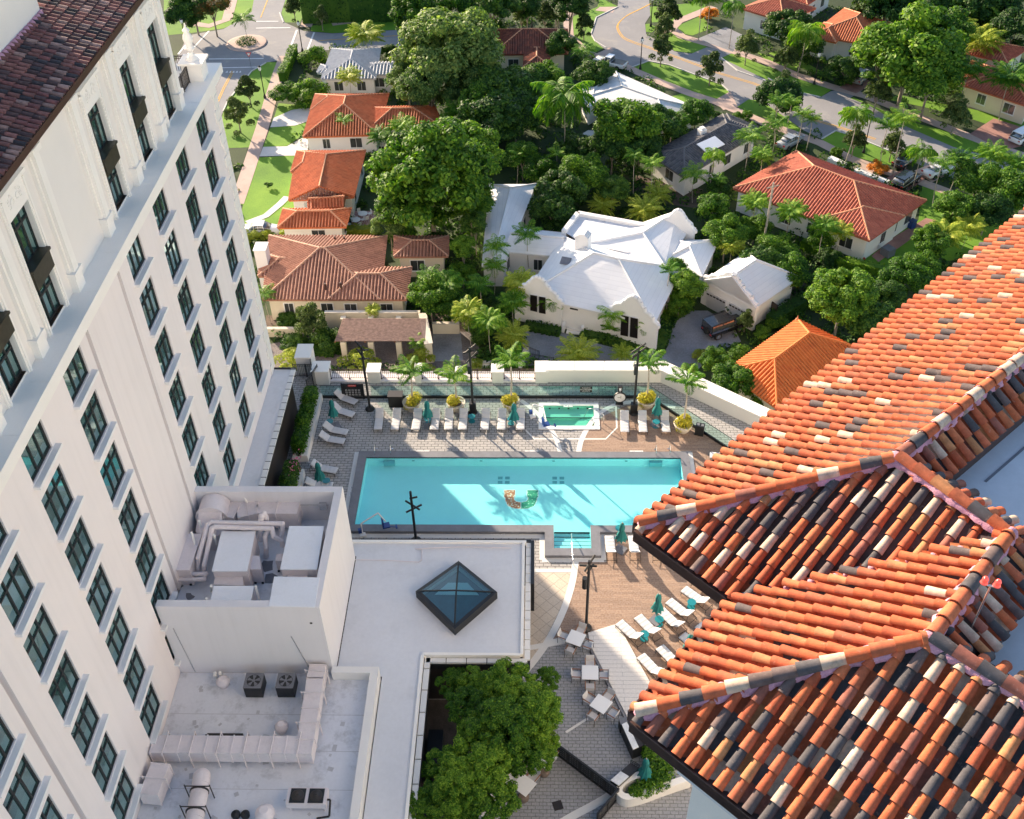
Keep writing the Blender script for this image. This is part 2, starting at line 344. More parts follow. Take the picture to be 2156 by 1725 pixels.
# corner quoins
b=MB()
for k in range(30):
    z=4.35+k*.74
    if z<26: b.box(XF-.4,XF+.06,57.55 if k%2 else 57.25,58.33,z,z+.70)
b.build('quoins',M['trim'],hotel)
for (y0,y1,z0,z1) in wins:
    X=XF-.12; f=MB(); t=.055
    for yy in (y0+t,y0+(y1-y0)*.345,y0+(y1-y0)*.655,y1-t): f.box(X-.03,X+.05,yy-t*.8,yy+t*.8,z0,z1)
    for zz in (z0+t,z0+(z1-z0)*.70,z1-t): f.box(X-.028,X+.052,y0,y1,zz-t*.8,zz+t*.8)
    wf=f.build('window',M['black'],hotel)
    q=MB(); q.face([(X,y0,z0),(X,y1,z0),(X,y1,z1),(X,y0,z1)]); q.build('pane',M['hotelglass'],wf)
    s=MB(); s.box(XF-.15,XF+.27,y0-.12,y1+.26,z0-.19,z0-.04); s.build('sill',M['sill'],wf)
# cornice ledge
b=MB(); b.box(-19.2,-18.2,-12,57.9,26.50,27.03); b.box(-19.2,-18.42,-12,57.75,26.15,26.498); b.box(-24,-19.2,52.9,57.9,26.6,27.0)
for k in range(24): b.box(-18.9,-18.203,-11+k*2.9,-10.97+k*2.9,27.031,27.036)
b.build('cornice',M['trim'],hotel)
# upper storey
XU=-19.2; uc=[(24.3,25.95),(28.4,30.1),(32.6,34.3),(41.25,42.95),(45.75,47.45),(50.2,51.9)]
b=MB(); yy=[-12.]+[v for c in uc for v in c]+[52.75]
for i in range(len(yy)-1):
    y0,y1=yy[i],yy[i+1]; hole=i%2==1
    segs=[(32.0,33.85),(26.9,27.15)] if hole else [(26.9,33.85)]
    for z0,z1 in segs: b.face([(XU,y0,z0),(XU,y1,z0),(XU,y1,z1),(XU,y0,z1)])
    if hole:
        for yq in (y0,y1): b.face([(XU,yq,27.15),(XU,yq,32),(XU-.3,yq,32),(XU-.3,yq,27.15)])
        b.face([(XU,y0,32),(XU,y1,32),(XU-.3,y1,32),(XU-.3,y0,32)])
b.face([(XU,52.75,26.9),(-28,52.75,26.9),(-28,52.75,33.85),(XU,52.75,33.85)])
b.box(-48,XU-.5,-12,52.7,26.9,33.8); b.build('upper_wall',M['stucco2'],hotel)
for (y0,y1) in uc:
    X=XU-.2; f=MB(); t=.05
    for a in (0,.36,.68,1): f.box(X-.03,X+.05,y0+(y1-y0)*a-t,y0+(y1-y0)*a+t,27.15,32)
    for zz in (27.2,28.35,29.1,29.9,31.35,31.96): f.box(X-.028,X+.052,y0,y1,zz-t,zz+t)
    wf=f.build('tall_window',M['black'],hotel)
    q=MB(); q.face([(X,y0,27.15),(X,y1,27.15),(X,y1,32),(X,y0,32)]); q.build('pane',M['hotelglass'],wf)
    s=MB(); s.box(X,XU+.20,y0-.02,y1+.02,29.05,29.8); s.box(X,XU+.27,y0-.06,y1+.06,29.8,29.9); s.build('spandrel',M['bronze'],wf)
    s=MB(); w_=.30
    for q0,q1 in ((y0-w_,y0-.0),(y1+.0,y1+w_)): s.box(XU,XU+.09,q0,q1,26.96,32.9); s.box(XU,XU+.14,q0+.10,q1-.1,26.96,32.9)
    s.box(XU,XU+.09,y0,y1,32.0,33.0); s.box(XU,XU+.2,y0-w_-.05,y1+w_+.05,33.0,33.15)
    # carved scrollwork relief
    m=(y0+y1)/2
    for sg in (-1,1):
        for (dy,dz,r0,a0,a1) in ((.22,32.5,.20,0,5.2),(.52,32.42,.13,1,6),(.55,32.68,.09,2,7.5),(.30,32.78,.08,0,5)):
            pts=[(XU+.10,m+sg*(dy+r0*(1-k/14)*math.cos(a0+(a1-a0)*k/10)),dz+r0*(1-k/14)*math.sin(a0+(a1-a0)*k/10)) for k in range(11)]
            s.tube(pts,.018,4)
    s.build('surround',M['trim'],wf)
for y in (22.6,26.95,31.3,35.65,39.85,44.35,48.75,52.2):
    s=MB(); s.box(XU,XU+.16,y-.34,y+.34,27.95,33.4); s.box(XU,XU+.30,y-.22,y+.22,27.95,33.3); s.box(XU,XU+.36,y-.42,y+.42,27.7,27.95); s.box(XU,XU+.30,y-.36,y+.36,26.95,27.7)
    s.box(XU,XU+.38,y-.40,y+.40,33.2,33.45); s.build('pilaster',M['trim'],hotel)
b=MB(); b.box(-48,-18.75,-12,53.2,33.6,33.87); b.box(-48,-18.55,-12,53.4,33.872,33.93); b.build('soffit',M['trim'],hotel)
b=MB(); b.box(-18.62,-18.38,-12,53.5,33.94,34.28); b.box(-18.40,-18.33,-12,53.5,34.20,34.28); b.build('gutter',M['gutter'],hotel)
# ---- real barrel tiles
TC=[(.58,.13,.045),(.62,.155,.055),(.52,.115,.045),(.64,.18,.07),(.55,.14,.06)]
def bcol():
    r=random.random()
    if r<.09: c=(.13,.10,.095)
    elif r<.15: c=(.72,.52,.38)
    elif r<.22: c=(.60,.24,.10)
    elif r<.30: c=(.48,.13,.06)
    else: c=random.choice(TC)
    k=random.uniform(.93,1.06); return tuple(x*k for x in c)
def tcol():
    r=random.random()
    if r<.18: c=(.095,.086,.09)
    elif r<.25: c=(.16,.11,.10)
    elif r<.36: c=(.68,.50,.37)
    elif r<.42: c=(.60,.25,.10)
    elif r<.50: c=(.36,.12,.08)
    else: c=random.choice(TC)
    k=random.uniform(.88,1.1); return tuple(x*k for x in c)
def dcol():  # purple-brown palette, darkened to carry the shade on the hotel roof
    r=random.random()
    if r<.30: c=(.10,.06,.065)
    elif r<.5: c=(.20,.08,.08)
    elif r<.62: c=(.045,.04,.05)
    elif r<.72: c=(.34,.22,.20)
    else: c=(.25,.11,.10)
    k=random.uniform(.8,1.2); return tuple(x*k for x in c)
def halftile(b,p0,p1,up,r0,r1,c,n=6,thick=.018,inv=False):
    d=(p1-p0).normalized(); side=d.cross(up).normalized(); u=side.cross(d).normalized()
    if u.dot(up)<0: u=-u
    vs=[]
    for p,r in ((p0,r0),(p1,r1)):
        for i in range(n+1):
            a=PI*i/n; vs.append(p+side*(math.cos(a)*r)+u*((-math.sin(a) if inv else math.sin(a))*r*.92))
    fs=[(i,i+1,n+2+i,n+1+i) for i in range(n)]
    b.mesh(vs,fs,c,True)
    if not inv: # lower rim shows the tile's thickness
        v2=[p0+side*(math.cos(PI*i/n)*(r0-thick))+u*(math.sin(PI*i/n)*(r0-thick)*.92) for i in range(n+1)]
        b.mesh(vs[:n+1]+v2,[(i,n+1+i,n+2+i,i+1) for i in range(n)],tuple(x*.9 for x in c),False)
def tileface(b,poly,sp=.285,ex=.37,colf=tcol,over=.10,r=.098):
    P=[Vector(p) for p in poly]; s=(P[1]-P[0]).normalized(); n=Vector((0,0,0))
    for i in range(len(P)): n+= (P[i]-P[0]).cross(P[(i+1)%len(P)]-P[0])
    n.normalize(); n=-n if n.z<0 else n
    t=n.cross(s).normalized(); t=-t if t.z<0 else t
    Q=[((p-P[0]).dot(s),(p-P[0]).dot(t)) for p in P]; off=[(p-P[0]).dot(n) for p in P]
    smin=min(q[0] for q in Q); smax=max(q[0] for q in Q)
    def rng_at(x):
        h=[]
        for i in range(len(Q)):
            a,c=Q[i],Q[(i+1)%len(Q)]
            if (a[0]-x)*(c[0]-x)<0: k=(x-a[0])/(c[0]-a[0]); h.append(a[1]+(c[1]-a[1])*k)
        return (min(h),max(h)) if len(h)>=2 else None
    k=0; x=smin+.11
    while x<smax:
        for inv,xx in ((False,x),(True,x+sp/2)):
            R_=rng_at(xx)
            if not R_: continue
            t0,t1=R_; y=t0-over if abs(t0)<.3 else t0
            if t1-y<.08: continue
            j=0
            while y<t1-.03:
                e=min(y+ex*1.10,t1+.02); jx=random.uniform(-.009,.009); lift=.0 if inv else .030
                base=P[0]+s*(xx+jx)
                zo=.055 if inv else .055
                p0=base+t*y+n*(zo+lift+random.uniform(-.004,.006)); p1=base+t*e+n*(zo-.004)
                if inv: halftile(b,p0,p1,n,.115,.10,tuple(q*.95 for q in colf()),4,inv=True)
                else: halftile(b,p0,p1,n,r,r*.80,colf(),6)
                y+=ex; j+=1
        x+=sp
    b.face([p-n*.06 for p in P],(.10,.05,.04))
def ridgecaps(b,p0,p1,colf=tcol,r=.135,ex=.40,lift=.10):
    p0=Vector(p0);p1=Vector(p1); d=p1-p0; L=d.length; d.normalize(); k=0
    while k*ex<L-.1:
        a=p0+d*(k*ex)+Vector((0,0,lift+.035)); c=p0+d*min(L,k*ex+ex*1.1)+Vector((0,0,lift))
        halftile(b,a,c,Vector((0,0,1)),r,r*.84,colf(),7,.022); k+=1
def mortar(b,p0,p1,w=.15,h=.085,dn=.0):
    p0=Vector(p0);p1=Vector(p1); d=p1-p0; L=d.length; d.normalize(); s=d.cross(Vector((0,0,1))).normalized(); n=max(3,int(L/.09)); vs=[];m=6
    for i in range(n+1):
        p=p0+d*(L*i/n)+Vector((0,0,dn)); ww=w*random.uniform(.82,1.25)
        for j in range(m+1):
            a=PI*j/m; vs.append(p+s*math.cos(a)*ww*random.uniform(.93,1.1)+Vector((0,0,math.sin(a)*h*random.uniform(.8,1.2)-.02)))
    b.mesh(vs,[(i*(m+1)+j,i*(m+1)+j+1,(i+1)*(m+1)+j+1,(i+1)*(m+1)+j) for i in range(n) for j in range(m)],None,True)
b=MB(); za,zb_=34.3,35.27
tileface(b,[(-18.42,24,za),(-18.42,53.4,za),(-21.0,53.4,zb_),(-21.0,24,zb_)],colf=dcol,sp=.33,ex=.42,r=.115)
tileface(b,[(-21.0,44,zb_),(-21.0,53.4,zb_),(-24.6,53.4,36.6),(-24.6,44,36.6)],colf=dcol,sp=.33,ex=.42,r=.115,over=0)
b.build('tile_roof',M['tiledark'],hotel)
b=MB(); b.box(-40,-21.05,-12,44.0,34.5,39.8); b.box(-40,-20.9,-12,44.15,39.8,40.1); b.build('penthouse_wall',M['stucco2'],hotel)
b=MB(); mortar(b,(-20.98,24,zb_+.03),(-20.98,44,zb_+.03),.13,.12); mortar(b,(-21,44.02,zb_+.05),(-24.6,44.02,36.6),.1,.1); b.build('mortar_joint',M['mortar'],hotel)
# balcony terrace with finial at the corner
b=MB(); b.box(-24,-19.5,52.9,57.3,27.0,27.10); b.box(-19.7,-18.6,55.4,56.5,26.96,27.98); b.box(-19.82,-18.45,55.25,56.62,27.98,28.1)
b.box(-23.4,-22.5,56.4,57.2,26.96,28.0); b.build('terrace_pier',M['trim'],hotel)
b=MB(); b.lathe([(.36,0),(.34,.08),(.24,.14),(.13,.28),(.12,.42),(.20,.52),(.30,.60),(.22,.68),(.17,.78),(.24,1.0),(.27,1.15),(.22,1.36),(.13,1.5),(.19,1.56),(.2,1.62),(.09,1.74),(.05,1.78),(.06,1.86),(.02,2.0)],-19.15,55.93,28.1,18)
b.build('finial_urn',M['trim'],hotel)
b=MB()
def railing(b,p0,p1,h=1.0,post=1.3,bar=.12,z=0.):
    p0=Vector(p0);p1=Vector(p1); L=(p1-p0).length; n=max(2,int(L/bar))
    for i in range(n+1):
        p=p0.lerp(p1,i/n); b.cyl(p+Vector((0,0,.08)),p+Vector((0,0,h-.05)),.019,n=4,cap=False)
    for zz,rr in ((.08,.025),(h-.16,.02),(h-.02,.032)): b.cyl(p0+Vector((0,0,zz)),p1+Vector((0,0,zz)),rr,n=5)
    m=max(1,int(round(L/post)))
    for i in range(m+1):
        p=p0.lerp(p1,i/m); b.cyl(p,p+Vector((0,0,h+.06)),.035,n=6); b.cyl(p,p+Vector((0,0,.05)),.07,n=6)
railing(b,(-19.4,53.0,26.97),(-19.4,55.4,26.97)); railing(b,(-22.6,56.7,26.97),(-19.7,56.7,26.97)); b.build('balcony_railing',M['dark'],hotel)
# ================================================================ LOW BUILDINGS
annex=thing('annex','narrow flat roofed annex strip at the foot of the hotel','building',(-18.3,50,0))
b=MB(); b.box(-19.02,-17.9,41.8,58.0,0,4.18); b.build('wall',M['dark'],annex)
b=MB(); b.box(-19.02,-17.75,41.8,57.95,4.18,4.3); b.build('roof',M['roofwhite2'],annex)
b=MB(); b.box(-17.75,-17.42,41.8,58.05,4.22,4.36,mi=0); b.box(-19.02,-17.4,57.95,58.06,4.24,4.40,mi=1)
for k in range(23): b.box(-17.76,-17.41,42+k*.72,42.05+k*.72,4.3,4.365,mi=1)
b.build('coping',[M['band'],M['black']],annex)
low=thing('low_building','low flat white roofed building with a dark glass skylight','building',(-8,35,0))
RP=[(-19.02,41.75),(-19.02,40.6),(-10.8,40.6),(-10.8,32.3),(-8.35,32.3),(-8.35,-5),(-6.3,-5),(-6.3,33.78),(-.95,33.78),(-.95,41.75)]
b=MB(); b.prism(RP,0,4.16); b.build('wall',M['dark'],low)
b=MB(); b.flat(RP,[],4.3)
b.build('roof',M['roofwhite2'],low)
b=MB()
b.box(-12,-.78,41.62,41.8,4.16,4.42); b.box(-1.02,-.86,33.7,41.62,4.16,4.42); b.box(-6.3,-1.02,33.62,33.78,4.16,4.42); b.box(-6.38,-6.22,-5,33.62,4.16,4.42)
b.build('roof_edge',M['trim'],low)
b=MB(); 
for k in range(13): b.box(-.80,-.50,33.5+k*.66,33.5+k*.66+.61,4.10,4.22)
for k in range(22): b.box(-6.18,-5.88,5+k*1.33,5+k*1.33+1.26,4.06,4.2)
for k in range(5): b.box(-6.1+k*1.1,-6.1+k*1.1+1.05,33.3,33.58,4.06,4.2)
b.build('coping',M['band'],low)
b=MB(); b.box(-.50,-.30,38.6,41.9,1.8,4.3); b.box(-6.22,-.5,33.28,33.6,3.6,4.05); b.box(-6.2,-5.86,5,33.4,3.5,4.05); b.box(-10.7,-.5,41.78,41.98,.2,4.3); b.build('fascia',M['black'],low)
b=MB(); pa=[g(2.0+539,862.5,4.36)]
def rp(zx,zy,z=4.36): return g(539+zx/4,862.5+zy/4,z)
b.tube([rp(830,1265),rp(1100,1270),rp(1370,1285),rp(1395,1265),rp(1398,1180),rp(1340,1172),rp(1500,1165),rp(1750,1155),rp(2150,1165)],.03,5); b.build('conduit',M['duct'],low)
sky_=thing('skylight','dark framed diamond skylight of four blue glass triangles on the white roof','skylight',g(962,1245,4.3))
c4=[g(*q,4.86) for q in ((965.5,1181),(875,1245),(957,1325),(1047,1247))]; ctr=sum(c4,Vector())/4; ap=ctr+Vector((0,0,.22))
b=MB()
for i in range(4):
    a,c=c4[i],c4[(i+1)%4]; a2,c2=ctr+(a-ctr)*.88,ctr+(c-ctr)*.88
    b.face([a,c,c2+Vector((0,0,.03)),a2+Vector((0,0,.03))]); 
    ao,co_=ctr+(a-ctr)*1.0,ctr+(c-ctr)*1.0
    b.face([(ao.x,ao.y,4.3),(co_.x,co_.y,4.3),co_,ao]); b.cyl(ctr+(a-ctr)*.9+Vector((0,0,.03)),ap,.05,n=5)
b.build('frame',M['black'],sky_)
b=MB()
for i in range(4): b.face([ctr+(c4[i]-ctr)*.89+Vector((0,0,.02)),ctr+(c4[(i+1)%4]-ctr)*.89+Vector((0,0,.02)),ap])
b.build('pane',M['skyclear'],sky_)
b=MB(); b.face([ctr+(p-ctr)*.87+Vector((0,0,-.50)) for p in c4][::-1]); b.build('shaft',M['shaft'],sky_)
b=MB(); L_=[ctr+(c4[1]-ctr)*.55+Vector((0,.12,-.4)),ctr+(c4[3]-ctr)*.55+Vector((0,.12,-.4)),ctr+(c4[0]-ctr)*.45+(c4[3]-c4[1])*.12+Vector((0,0,-.4)),ctr+(c4[0]-ctr)*.45-(c4[3]-c4[1])*.12+Vector((0,0,-.4))]; b.face(L_); b.build('pale_reflection',M['unit'],sky_)  # pale shape standing in for light reflected in the upper panes
# lower left roof with parapet
M['coping2']=mk('faded_roof_patch',(.50,.50,.52),.85,.1,2,20)
lr=thing('service_roof','flat service roof with white parapet below the hotel windows','building',(-14,25,0))
b=MB(); b.box(XF+.01,-8.8,-5,32.18,0,4.7); b.build('roof',M['roofwhite'],lr)
b=MB()
for i_ in range(46):
    x_,y_=random.uniform(-18.6,-9.3),random.uniform(21,31.5); sz=random.uniform(.08,.22); b.obox((x_,y_,4.703+i_*.0002),sz*random.uniform(.8,1.8),sz,.002,random.uniform(0,3))
for k_ in range(5): b.box(-18.9,-8.9,21.5+k_*2.05,21.53+k_*2.05,4.7,4.7035)
b.build('roof_patch',M['coping2'],lr)
b=MB(); b.box(-8.82,-8.4,-5,32.2,3.9,5.35); b.box(-10.85,-8.82,31.82,32.2,4.5,5.35); b.build('parapet',M['stucco2'],lr)
# mechanical enclosure
me_=thing('mechanical_enclosure','square parapet walled rooftop enclosure full of ducts and white air units','building',(-15,36.4,4.3))
b=MB(); x0,x1,y0,y1=XF+.01,-10.85,32.2,40.5; t=.42
b.box(x0,x1,y0,y0+t,4.3,10.3); b.box(x0,x1,y1-t,y1,4.3,10.3); b.box(x1-t,x1,y0+t,y1-t,4.3,10.3); b.box(x0,x1-t,y0+t,y1-t,4.3,8.0); b.build('wall',M['boxstucco'],me_)
b=MB(); b.box(x0,x1-t-.001,y0+t,y1-t,8.0,8.03); b.build('floor',M['roofwhite'],me_)
b=MB(); b.tube([g(*q,10.0) for q in ((405,1032),)]+[(-18.4,y1-t-.05,9.3),(-11.7,y1-t-.05,9.3)],.02,4); b.box(-12.2,-11.8,y1-t-.15,y1-t,9.0,9.5); b.cyl((-18.2,y0-.04,4.8),(-18.5,y0-.04,8.6),.02,n=4); b.cyl((-12.0,y0-.04,4.9),(-12.6,y0-.04,8.0),.02,n=4); b.build('conduit',M['steel'],me_)
# things inside: pixel helper on zoom (550,1900)-(1400,2500) at 1225 px
def mz(x,y,z): return g((550+x*.69388)/1.9,(1900+y*.69388)/1.9,z)
def sph(c,r,n=8,m=5,sz=1.):
    vs=[];fs=[]
    for j in range(m+1):
        a=PI*j/m
        for i in range(n): vs.append((c[0]+r*math.sin(a)*math.cos(2*PI*i/n),c[1]+r*math.sin(a)*math.sin(2*PI*i/n),c[2]+r*sz*math.cos(a)))
    for j in range(m):
        for i in range(n): fs.append((j*n+i,j*n+(i+1)%n,(j+1)*n+(i+1)%n,(j+1)*n+i))
    return vs,fs,None,True
def unit(name,label,cat,pts,zt,zb,m='unit',inset=0,lid=.06,group=None):
    P4=[mz(x,y,zt) for x,y in pts]; c=sum(P4,Vector())/len(P4)
    t_=thing(name,label,cat,(c.x,c.y,zb),group)
    b=MB(); q=[(c.x+(p.x-c.x)*.97,c.y+(p.y-c.y)*.97) for p in P4]; b.prism(q,zb,zt-lid)
    for k in range(1,4):
        a=Vector(q[0]).lerp(Vector(q[1]),k/4)
    b.build('casing',M['duct'],t_)
    b=MB(); b.prism([(p.x,p.y) for p in P4],zt-lid,zt); b.build('lid',M[m],t_)
    for k in range(2):
        for j in range(2):
            b=MB(); p=Vector(q[k*2]).lerp(Vector(q[k*2+1]),.15+.7*j); b.obox((p.x,p.y,zb+.05),.12,.12,.1); b.build('foot',M['dark'],t_)
    return t_
unit('air_handler','large white topped air handler in the middle of the roof enclosure','air handler',[(428,555),(632,555),(680,325),(485,325)],9.7,8.05)
unit('air_handler','large white topped air handler beside the right parapet of the enclosure','air handler',[(822,545),(1035,545),(1075,295),(875,295)],10.1,8.05)
unit('air_hood','white square air hood at the front right of the enclosure','air hood',[(757,755),(1022,762),(1048,592),(788,586)],10.35,9.0)
unit('air_hood','smaller white air hood at the front middle of the enclosure','air hood',[(413,750),(648,757),(672,640),(440,640)],9.8,8.3)
unit('roof_duct','boxy painted duct at the left of the enclosure against the hotel','duct',[(165,548),(300,550),(372,340),(225,338)],9.3,8.05,'duct')
def ductrun(name,label,pts,w,h,zb,par=None,seams=1.25,group=None):
    c=Vector(pts[len(pts)//2]); t_=thing(name,label,'duct',(c.x,c.y,zb),group)
    for i in range(len(pts)-1):
        a=Vector(pts[i]);c=Vector(pts[i+1]); d=c-a; L=d.length; an=math.atan2(d.y,d.x); m=(a+c)/2; b=MB()
        b.obox((m.x,m.y,zb+h/2+(a.z+c.z)/2),L+.001*i,w-.003*i,h-.003*i,an); b.build('duct_section',M['duct'],t_)
        n=max(1,int(L/seams))
        for k in range(n+1):
            b=MB(); p=a.lerp(c,k/n); b.obox((p.x,p.y,zb+h/2+p.z),.06,w+.07,h+.07,an); b.build('seam',M['duct'],t_)
        for k in range(n):
            b=MB()
            p=a.lerp(c,(k+.5)/n); 
            for sg in (-1,1):
                s_=Vector((-math.sin(an),math.cos(an),0))*(w/2+.14)*sg; b.cyl((p.x+s_.x,p.y+s_.y,zb-.3),(p.x+s_.x,p.y+s_.y,zb+h+.15),.035,n=5)
            s_=Vector((-math.sin(an),math.cos(an),0))*(w/2+.2); b.cyl((p.x+s_.x,p.y+s_.y,zb+h+.08),(p.x-s_.x,p.y-s_.y,zb+h+.08),.03,n=5); b.build('bracket',M['duct'],t_)
    return t_
def at0(p,z=0): return Vector((p[0],p[1],z))
ductrun('rooftop_duct','long painted rectangular duct along the back wall of the enclosure',[at0(mz(490,225,9)),at0(mz(585,240,9)),at0(mz(700,215,9)),at0(mz(935,215,9))],1.15,1.15,8.35)
t_=thing('cowl_fan','round hooded exhaust cowl in the back left corner of the enclosure','exhaust fan',mz(385,240,8.03))
X_,Y_=-17.95,38.75
b=MB(); b.prism([(X_-.78,Y_-.55),(X_-.42,Y_-.95),(X_+.42,Y_-.95),(X_+.78,Y_-.55),(X_+.78,Y_+.25),(X_-.78,Y_+.25)],8.03,9.15); b.mesh([(X_-.78,Y_-.55,9.15),(X_-.42,Y_-.95,9.15),(X_+.42,Y_-.95,9.15),(X_+.78,Y_-.55,9.15),(X_+.62,Y_+.25,9.95),(X_-.62,Y_+.25,9.95)],[(0,1,5),(1,2,4,5),(2,3,4),(0,5,4,3)]); b.build('base',M['duct'],t_)
b=MB(); b.cyl((X_,Y_+.2,9.35),(X_,Y_+1.28,9.35),.86,.86,28); b.cyl((X_,Y_+.16,9.35),(X_,Y_+.24,9.35),.90,.90,28); b.build('hood',M['duct'],t_)
unit('equipment_box','boxy intake hood below the middle air handler','duct',[(440,632),(612,637),(605,578),(450,575)],9.2,8.05,'duct')
unit('equipment_box','small square control box right of the middle air handler','control box',[(650,545),(712,545),(705,468),(655,465)],9.2,8.05,'duct')
unit('equipment_box','small box between the right air handler and its front hood','duct',[(862,600),(985,600),(975,556),(870,556)],9.6,8.05,'duct')
unit('equipment_box','low painted box at the left foot of the right air handler','control box',[(795,497),(835,497),(838,455),(800,455)],8.9,8.05,'duct')
for k_,(x_,y_,x2,y2,l_) in enumerate(((608,110,655,220,'left slanted stub pipe over the back duct'),(778,95,795,175,'right stub pipe over the back duct'),(355,265,372,330,'slim post left of the elbow pipes'),(310,330,345,440,'slim slanted post by the boxy left duct'),(425,640,425,670,'short post at the smaller hood'),(397,712,397,750,'short post by the front parapet'),(680,640,712,755,'slanted brace beside the smaller hood'),(440,345,455,400,'short brace under the elbow pipes'))):
    a_,e_=mz(x_,y_,10.0),mz(x2,y2,8.9); b=MB(); b.cyl(a_,e_,.07,n=7); tag(b.build('support_post',M['trim'],org=a_),l_,'pipe')
b=MB(); 
for (x_,y_,s_) in ((800,230,.5),(745,520,.5),(300,700,.3),(560,400,.3),(770,600,.45),(1010,230,.25),(230,640,.35),(480,610,.3)):
    p=mz(x_,y_,8.04); b.mesh([(p.x+s_*random.uniform(.5,1.2)*math.cos(a*PI/4),p.y+s_*random.uniform(.4,1)*math.sin(a*PI/4),8.036) for a in range(8)],[tuple(range(8))])
b.build('floor_stain',M['coping'],me_)
def pipe(name,label,pts,r=.12,zf=None,mat='duct'):
    P_=[mz(*p) for p in pts]; t_=thing(name,label,'pipe',(P_[0].x,P_[0].y,8.03)); b=MB(); b.tube(P_,r,8)
    for p in P_: b.mesh(*sph(p,r*1.15)); 
    b.build('pipe',M[mat],t_)
    b=MB(); b.cyl(P_[0]+Vector((0,0,-.02)),P_[0]+Vector((0,0,.05)),r*1.3,n=8); b.cyl(P_[-1]+Vector((0,0,-.02)),P_[-1]+Vector((0,0,.05)),r*1.3,n=8); b.build('flange',M['duct'],t_)
pipe('elbow_pipe','outer white elbow pipe wrapping the middle air handler',[(350,560,8.4),(350,480,9.2),(405,290,9.9),(425,275,9.95),(835,282,9.9),(835,320,9.5),(820,365,9.1)],.13)
pipe('elbow_pipe','inner white elbow pipe wrapping the middle air handler',[(385,575,8.3),(385,520,9.0),(430,310,9.9),(450,300,9.95),(775,310,9.8),(785,355,9.5),(830,380,9.1),(838,405,8.8)],.13)
pipe('elbow_pipe','tall hooped white pipe between the two air handlers',[(712,370,8.8),(705,300,9.6),(715,240,10.2),(730,225,10.25),(742,250,9.9),(740,275,9.5)],.15)
pipe('elbow_pipe','short bent white pipe dropping to the enclosure floor',[(752,315,9.6),(735,360,9.3),(742,420,8.8),(742,470,8.1)],.13)
pipe('straight_pipe','rear one of the two horizontal pipes into the hotel wall',[(135,568,8.7),(320,572,8.7),(390,570,8.7)],.12)
pipe('straight_pipe','front one of the two horizontal pipes into the hotel wall',[(130,600,8.6),(320,605,8.6),(385,600,8.6),(388,575,8.5)],.12)
# things on the service roof
def lz(x,y,z): return g(x/4,1293.5+y/4,z)       # left bottom zoom
def mz2(x,y,z): return g(539+x/4,1293.5+y/4,z)  # second bottom zoom
ductrun('rooftop_duct','long painted duct crossing the service roof from hotel wall to the right',[at0(lz(1290,1110,5.6)),at0(mz2(480,1120,5.6))],.95,.8,5.0)
ductrun('rooftop_duct','painted duct running from the enclosure wall down the service roof',[at0(mz2(520,430,5.8)),at0(mz2(500,560,5.6)),at0(mz2(425,1070,5.6))],.85,.8,5.02)
ductrun('rooftop_duct','short boxy duct dropping beside the hotel wall on the service roof',[at0(lz(1350,1260,5.8)),at0(lz(1270,1560,5.3))],.9,.9,4.9,seams=1.6)
def condenser(x,y,label):
    c=mz2(x,y,5.6); t_=thing('condenser_unit',label,'air conditioner',(c.x,c.y,4.7),'twin black condensers')
    b=MB(); b.box(c.x-.45,c.x+.45,c.y-.45,c.y+.45,4.78,5.6); b.build('casing',M['black'],t_)
    b=MB()
    for k in range(16):
        a=2*PI*k/16; a2=2*PI*(k+1)/16; r=.46
        o1=(c.x+.47*max(-1,min(1,math.cos(a)*1.4)),c.y+.47*max(-1,min(1,math.sin(a)*1.4)),5.62); o2=(c.x+.47*max(-1,min(1,math.cos(a2)*1.4)),c.y+.47*max(-1,min(1,math.sin(a2)*1.4)),5.62)
        b.face([(c.x+.36*math.cos(a),c.y+.36*math.sin(a),5.62),o1,o2,(c.x+.36*math.cos(a2),c.y+.36*math.sin(a2),5.62)])
    b.build('rim',M['coping'],t_)
    b=MB()
    for k in range(5):
        a=2*PI*k/5; b.face([(c.x,c.y,5.61),(c.x+.34*math.cos(a),c.y+.34*math.sin(a),5.60),(c.x+.34*math.cos(a+.6),c.y+.34*math.sin(a+.6),5.615)])
    b.cyl((c.x,c.y,5.6),(c.x,c.y,5.65),.08,n=8); b.build('fan',M['coping'],t_)
    for s_ in (-.35,.35): b=MB(); b.box(c.x+s_-.05,c.x+s_+.05,c.y-.4,c.y+.4,4.7,4.78); b.build('foot',M['dark'],t_)
condenser(250,560,'black fan condenser, right one of the pair by the enclosure wall'); condenser(-20,560,'black fan condenser, left one of the pair by the enclosure wall')
def vent(p,label,r=.32,h=.6):
    t_=thing('roof_vent',label,'vent',p); b=MB(); z=p.z
    b.cyl((p.x,p.y,z),(p.x,p.y,z+h*.6),r*.7,n=10); b.build('base',M['duct'],t_)
    b=MB(); b.lathe([(r*1.1,h*.55),(r*1.1,h*.68),(r*.9,h*.8),(r*.6,h),(r*.5,h*1.05)],p.x,p.y,z,14); b.build('cap',M['duct'],t_)
vent(lz(1890,600,4.7),'mushroom roof vent by two small pipes near the enclosure wall'); vent(mz2(225,980,4.7),'mushroom roof vent between the two ducts on the service roof')
vent(mz2(90,1720,4.7),'round vent cowl at the bottom edge of the service roof',.42,.8)
for q,l in ((lz(1820,540,4.7),'left stub pipe beside the mushroom vent'),(lz(1865,535,4.7),'right stub pipe beside the mushroom vent')):
    b=MB(); b.cyl(q,q+Vector((0,0,.35)),.09,n=8); b.cyl(q+Vector((0,0,.35)),q+Vector((0,.12,.4)),.09,n=8); tag(b.build('stub_pipe',M['trim'],org=q),l,'pipe')
t_=thing('twin_fan_unit','low beige condenser with two square black fans on the service roof','air conditioner',mz2(430,1560,4.7))
